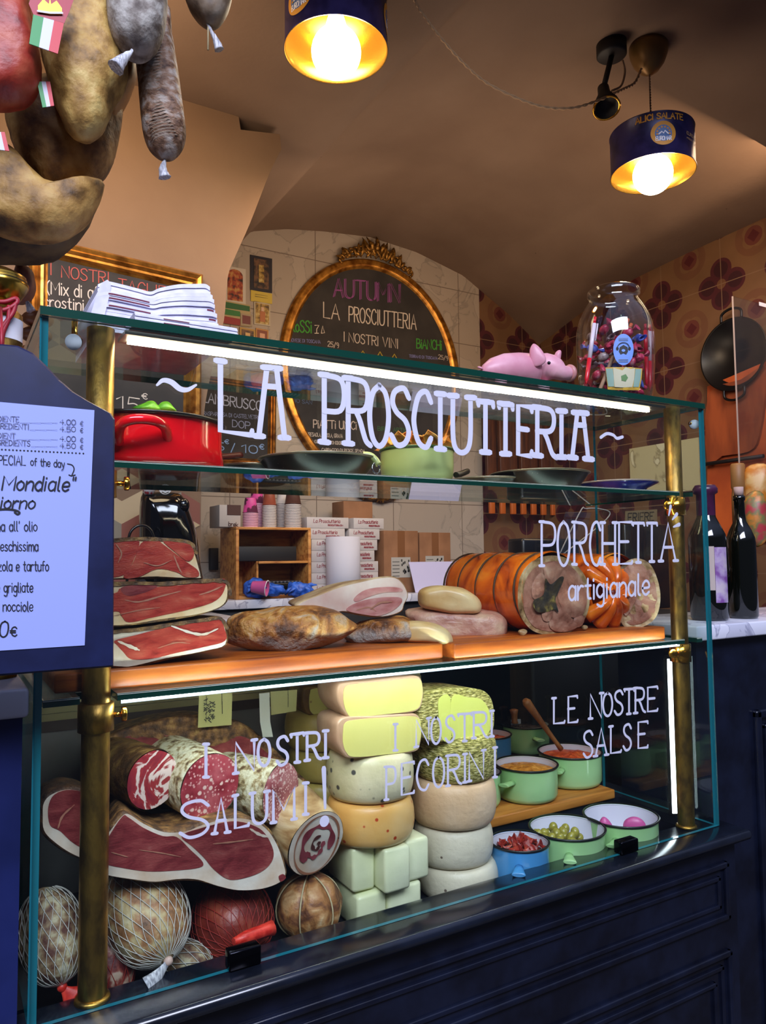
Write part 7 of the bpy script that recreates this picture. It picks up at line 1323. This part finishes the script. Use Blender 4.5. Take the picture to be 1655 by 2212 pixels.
# ribbon tags in the Italian colours
def flag_tag(label, tl, tr, br, bl, y, red_top, crown):
    t = thing('flag_tag', label, 'tag', at(*bl, y)); L_ = lambda a, b, q: (a[0]+(b[0]-a[0])*q, a[1]+(b[1]-a[1])*q)
    for i, (m, q0, q1) in enumerate(((mk('flag_green', '1c8a3c', .45), 0, .34), (mk('flag_white', 'c8c8d4', .45), .34, .68), (mk('flag_red', 'c4202c', .45), .68, 1))):
        mb = MB(); P = [L_(tl, tr, q0), L_(tl, tr, q1), L_(bl, br, q1), L_(bl, br, q0)]; mb.prism([at(a, b, y) for a, b in P], (0, .0015, 0)); mb.build('stripe', m, t)
    if red_top:
        mb = MB(); mb.prism([at(a, b, y) for a, b in red_top], (0, .0015, 0)); mb.build('heading', mk('tag_crimson', 'a4182c', .45), t)
    if crown:
        cx, cy, s = crown; mb = MB(); P = [(-1, .5), (-1, -.1), (-.55, -.75), (-.1, -.35), (0, -1), (.1, -.35), (.55, -.75), (1, -.1), (1, .5), (0, .62)]; mb.prism([at(cx+a*s, cy+b*s*.9+a*s*.12, y-.0012) for a, b in P], (0, .0005, 0)); mb.build('crown', mk('crown_gold', 'c8982c', .35, .4), t)
        mb = MB(); stroke(mb, [at(cx-s, cy+.35*s-2, y-.0022), at(cx, cy+.42*s, y-.0022), at(cx+s, cy+.35*s+2, y-.0022)], .0028, (0, -1, 0)); mb.build('crown', mk('crown_white', 'c8c4c0', .5), t)
    return t
flag_tag('shield-shaped tag with a gold crown over green, white and red stripes', (72, 34), (138, 52), (125, 116), (63, 92), .045, [(70, -12), (162, -12), (156, 10), (140, 52), (72, 34), (64, 10)], (109, 20), ) if False else flag_tag('shield-shaped tag with a gold crown over green, white and red stripes', (72, 31), (138, 50), (125, 116), (63, 94), .045, [(70, -14), (164, -14), (150, 24), (139, 50), (72, 31), (62, 8)], (108, 17, 26))
flag_tag('small flag-striped tag tucked between the red salami and the tan ham', (80, 176), (108, 176), (117, 228), (92, 232), .09, None, None)
flag_tag('sliver of a flag-striped tag at the left edge below the red salami', (-16, 285), (10, 285), (20, 326), (-10, 322), .09, None, None)
# ================================================================== BRASS BEER TOWER AND MENU SIGN
yb_ = .12; cb = at(-2, 700, yb_); bt = thing('beer_tower', 'brass beer tower with a ball finial standing on the left marble sill', 'beer tower', V((cb.x, yb_, .4055)))
m_ = mpp(cb); rb = 46*m_; z1_ = at(0, 662, yb_).z
mb = MB(); mb.lathe([(rb*1.05, 0), (rb*1.05, .004), (rb, .006), (rb, z1_-.4055-.012), (rb*.8, z1_-.4055-.006), (rb*.4, z1_-.4055), (rb*.35, z1_-.4055+.01)], (cb.x, yb_, .4055), n=40, caps=(False, False)); mb.build('column', BRASS, bt)
cf = at(0, 610, yb_); rf = 58*m_; mb = MB(); mb.lathe([(rf*.3, -rf*.85), (rf*.7, -rf*.55), (rf*.97, -rf*.1), (rf*.99, 0), (rf*.93, .004), (rf*.93, .0065), (rf*.9, .008), (rf*.9, .0105), (rf*.86, .012), (rf*.6, rf*.48), (rf*.3, rf*.62), (0, rf*.66)], (cb.x, yb_, cf.z-.003), n=40, caps=(False, False)); mb.build('ball_finial', mk('brass_gold', 'b8923c', .25, 1), bt)
for k in range(3): mb = MB(); mb.lathe([(rf*.95-.001*k, .0045+.004*k), (rf*.97-.002*k, .0055+.004*k), (rf*.95-.001*k, .0065+.004*k)], (cb.x, yb_, cf.z-.006), n=48, caps=(False, False)); mb.build('rope_band', STEEL, bt)
RIB = mk('red_ribbon', '9c1c2c', .5)
for k, P in enumerate(([(-20, 650), (10, 652), (34, 645), (36, 655), (15, 668), (-10, 672)], [(20, 660), (18, 690), (6, 720), (3, 760)], [(34, 655), (28, 676), (10, 700), (0, 720)])):
    mb = MB(); mb.tube(smooth_open([at(a, b, yb_-rb-.006) for a, b in P], 5), .0032, 6); mb.build('ribbon', RIB, bt)
mb = MB(); mb.lathe([(rb*1.02, 0), (rb*1.02, .03)], (cb.x, yb_, z1_-.05), n=32, caps=(False, False)); mb.build('white_band', WHITE, bt)
ys = -.12; sign = thing('menu_board', 'dark blue wooden menu board with a white printed menu at the left edge', 'menu board', at(100, 1446, ys))
xm = at(-75, 1100, ys).x; rp_ = [(246, 1441), (247, 1150), (249, 905), (240, 892), (222, 882), (196, 868), (160, 846), (130, 820), (100, 788), (72, 762), (40, 746), (5, 742), (-40, 744)]
P = [at(a, b, ys) for a, b in rp_]; Q = [V((2*xm-p.x, p.y, p.z)) for p in P[::-1]]; mb = MB(); poly = P+Q
c = sum(poly, V())/len(poly); b_ = .0025
mb.rings([[p+(c-p).normalized()*b_ for p in poly], [p+V((0, b_, 0)) for p in poly], [p+V((0, .016, 0)) for p in poly], [p+(c-p).normalized()*b_+V((0, .0185, 0)) for p in poly]], 0, smooth=False); mb.build('board', mk('blue_board_paint', '131a40', .4, mix=[(.4, '10163a'), (.6, '171f48')], scale=16), sign)
yp_ = ys-.001; A_ = [(204, 886), (183, 1394)]; tr, br = at(204, 886, yp_), at(183, 1394, yp_)
tl, bl = at(-350, 850, yp_), at(-340, 1430, yp_); tl.z, bl.z = tr.z, br.z; tl.x = bl.x = 2*xm-tr.x
mb = MB(); mb.prism([tl, tr, br, bl], (0, .0008, 0)); mb.build('menu_sheet', mk('menu_paper', '9aa6e6', .6), sign)  # blue cast of the street light is put into the white paper's colour
INK = mk('ink', '14141e', .6); INK2 = mk('ink_grey', '4a4a64', .6); fs = lambda a, b: at(a, b, yp_)
def sg_(txt, p0, p1, h, wpx, m=INK, sl=0):
    mb = MB(); write(mb, txt, p0, p1, h, fs, wpx, (0, -1, 0), slant=sl); mb.build('menu_text', m, sign)
for txt, y0, x1 in (('INGREDIENTE', 911, 41), ('INGREDIENTI', 927, 62), ('INGREDIENT', 947, 33), ('INGREDIENTS', 963, 65)):
    n = len(txt); sg_(txt, (x1-n*7.6, y0-2), (x1, y0+1), 11.5, 1.3, INK2)
for k, (y0, pr) in enumerate(((917, '4.00'), (932, '4.50'), (953, '4.00'), (968, '4.50'))):
    sg_(pr, (129, y0), (163, y0+1), 11, 1.4, INK2); sg_('€', (173, y0+3), (179, y0+3), 10, 1.2, INK2)
    mb = MB(); xx = (44, 65, 36, 68)[k]
    while xx < 124: stroke(mb, [fs(xx, y0-3), fs(xx+.9, y0-3)], 1*mpp(fs(xx, y0)), (0, -1, 0)); xx += 3
    mb.build('menu_text', INK2, sign)
mb = MB()
for k in range(26): q = -20+k*8; c = fs(q, 971+(q)*.048); mb.prism([c+V((math.cos(g)*.0010, -.0003, math.sin(g)*.0010)) for g in [2*PI*i/8 for i in range(8)]], (0, .0002, 0))
mb.build('menu_text', INK, sign)
sg_('SPECIAL', (-14, 1003), (55, 1005), 20, 1.7); sg_('of the day', (66, 1005), (139, 1010), 16, 1.7)
mb = MB(); W2 = .0013; stroke(mb, smooth_open([fs(a, b) for a, b in [(146, 1002), (156, 1005), (160, 1014), (155, 1027)]], 4), W2, (0, -1, 0)); stroke(mb, [fs(149, 1026), fs(154, 1028), fs(162, 1026)], W2, (0, -1, 0)); mb.build('menu_text', INK, sign)
sg_('Mondiale"', (4, 1058), (160, 1061), 30, 3.4, sl=.14); sg_('Giorno', (-26, 1098), (74, 1099), 26, 3.2, sl=.14)
mb = MB(); stroke(mb, smooth_open([fs(a, b) for a, b in [(-20, 1103), (10, 1100), (32, 1102), (42, 1107), (38, 1111), (32, 1107)]], 4), .0022, (0, -1, 0)); mb.build('menu_text', INK, sign)
for txt, x0, x1, y0 in (("na all' olio", -8, 80, 1147), ('eschissima', 1, 82, 1190), ('zola e tartufo', -4, 105, 1233), ('e grigliate', -8, 71, 1279), ('i nocciole', -5, 71, 1320)): sg_(txt, (x0, y0), (x1, y0), 21, 1.9)
sg_('0', (-2, 1376), (16, 1376), 34, 3.2, sl=.1); sg_('€', (22, 1374), (36, 1374), 20, 2.6)
mb = MB(); p = at(4, 745, ys+.004); q = V((cb.x+.0, yb_-rb-.003, at(3, 745, yb_-rb).z+.05)); mb.tube([p+V((0, .006, -.01)), p+V((0, .006, .02)), q], .0018, 6); mb.build('hanging_cord', RIB, sign)
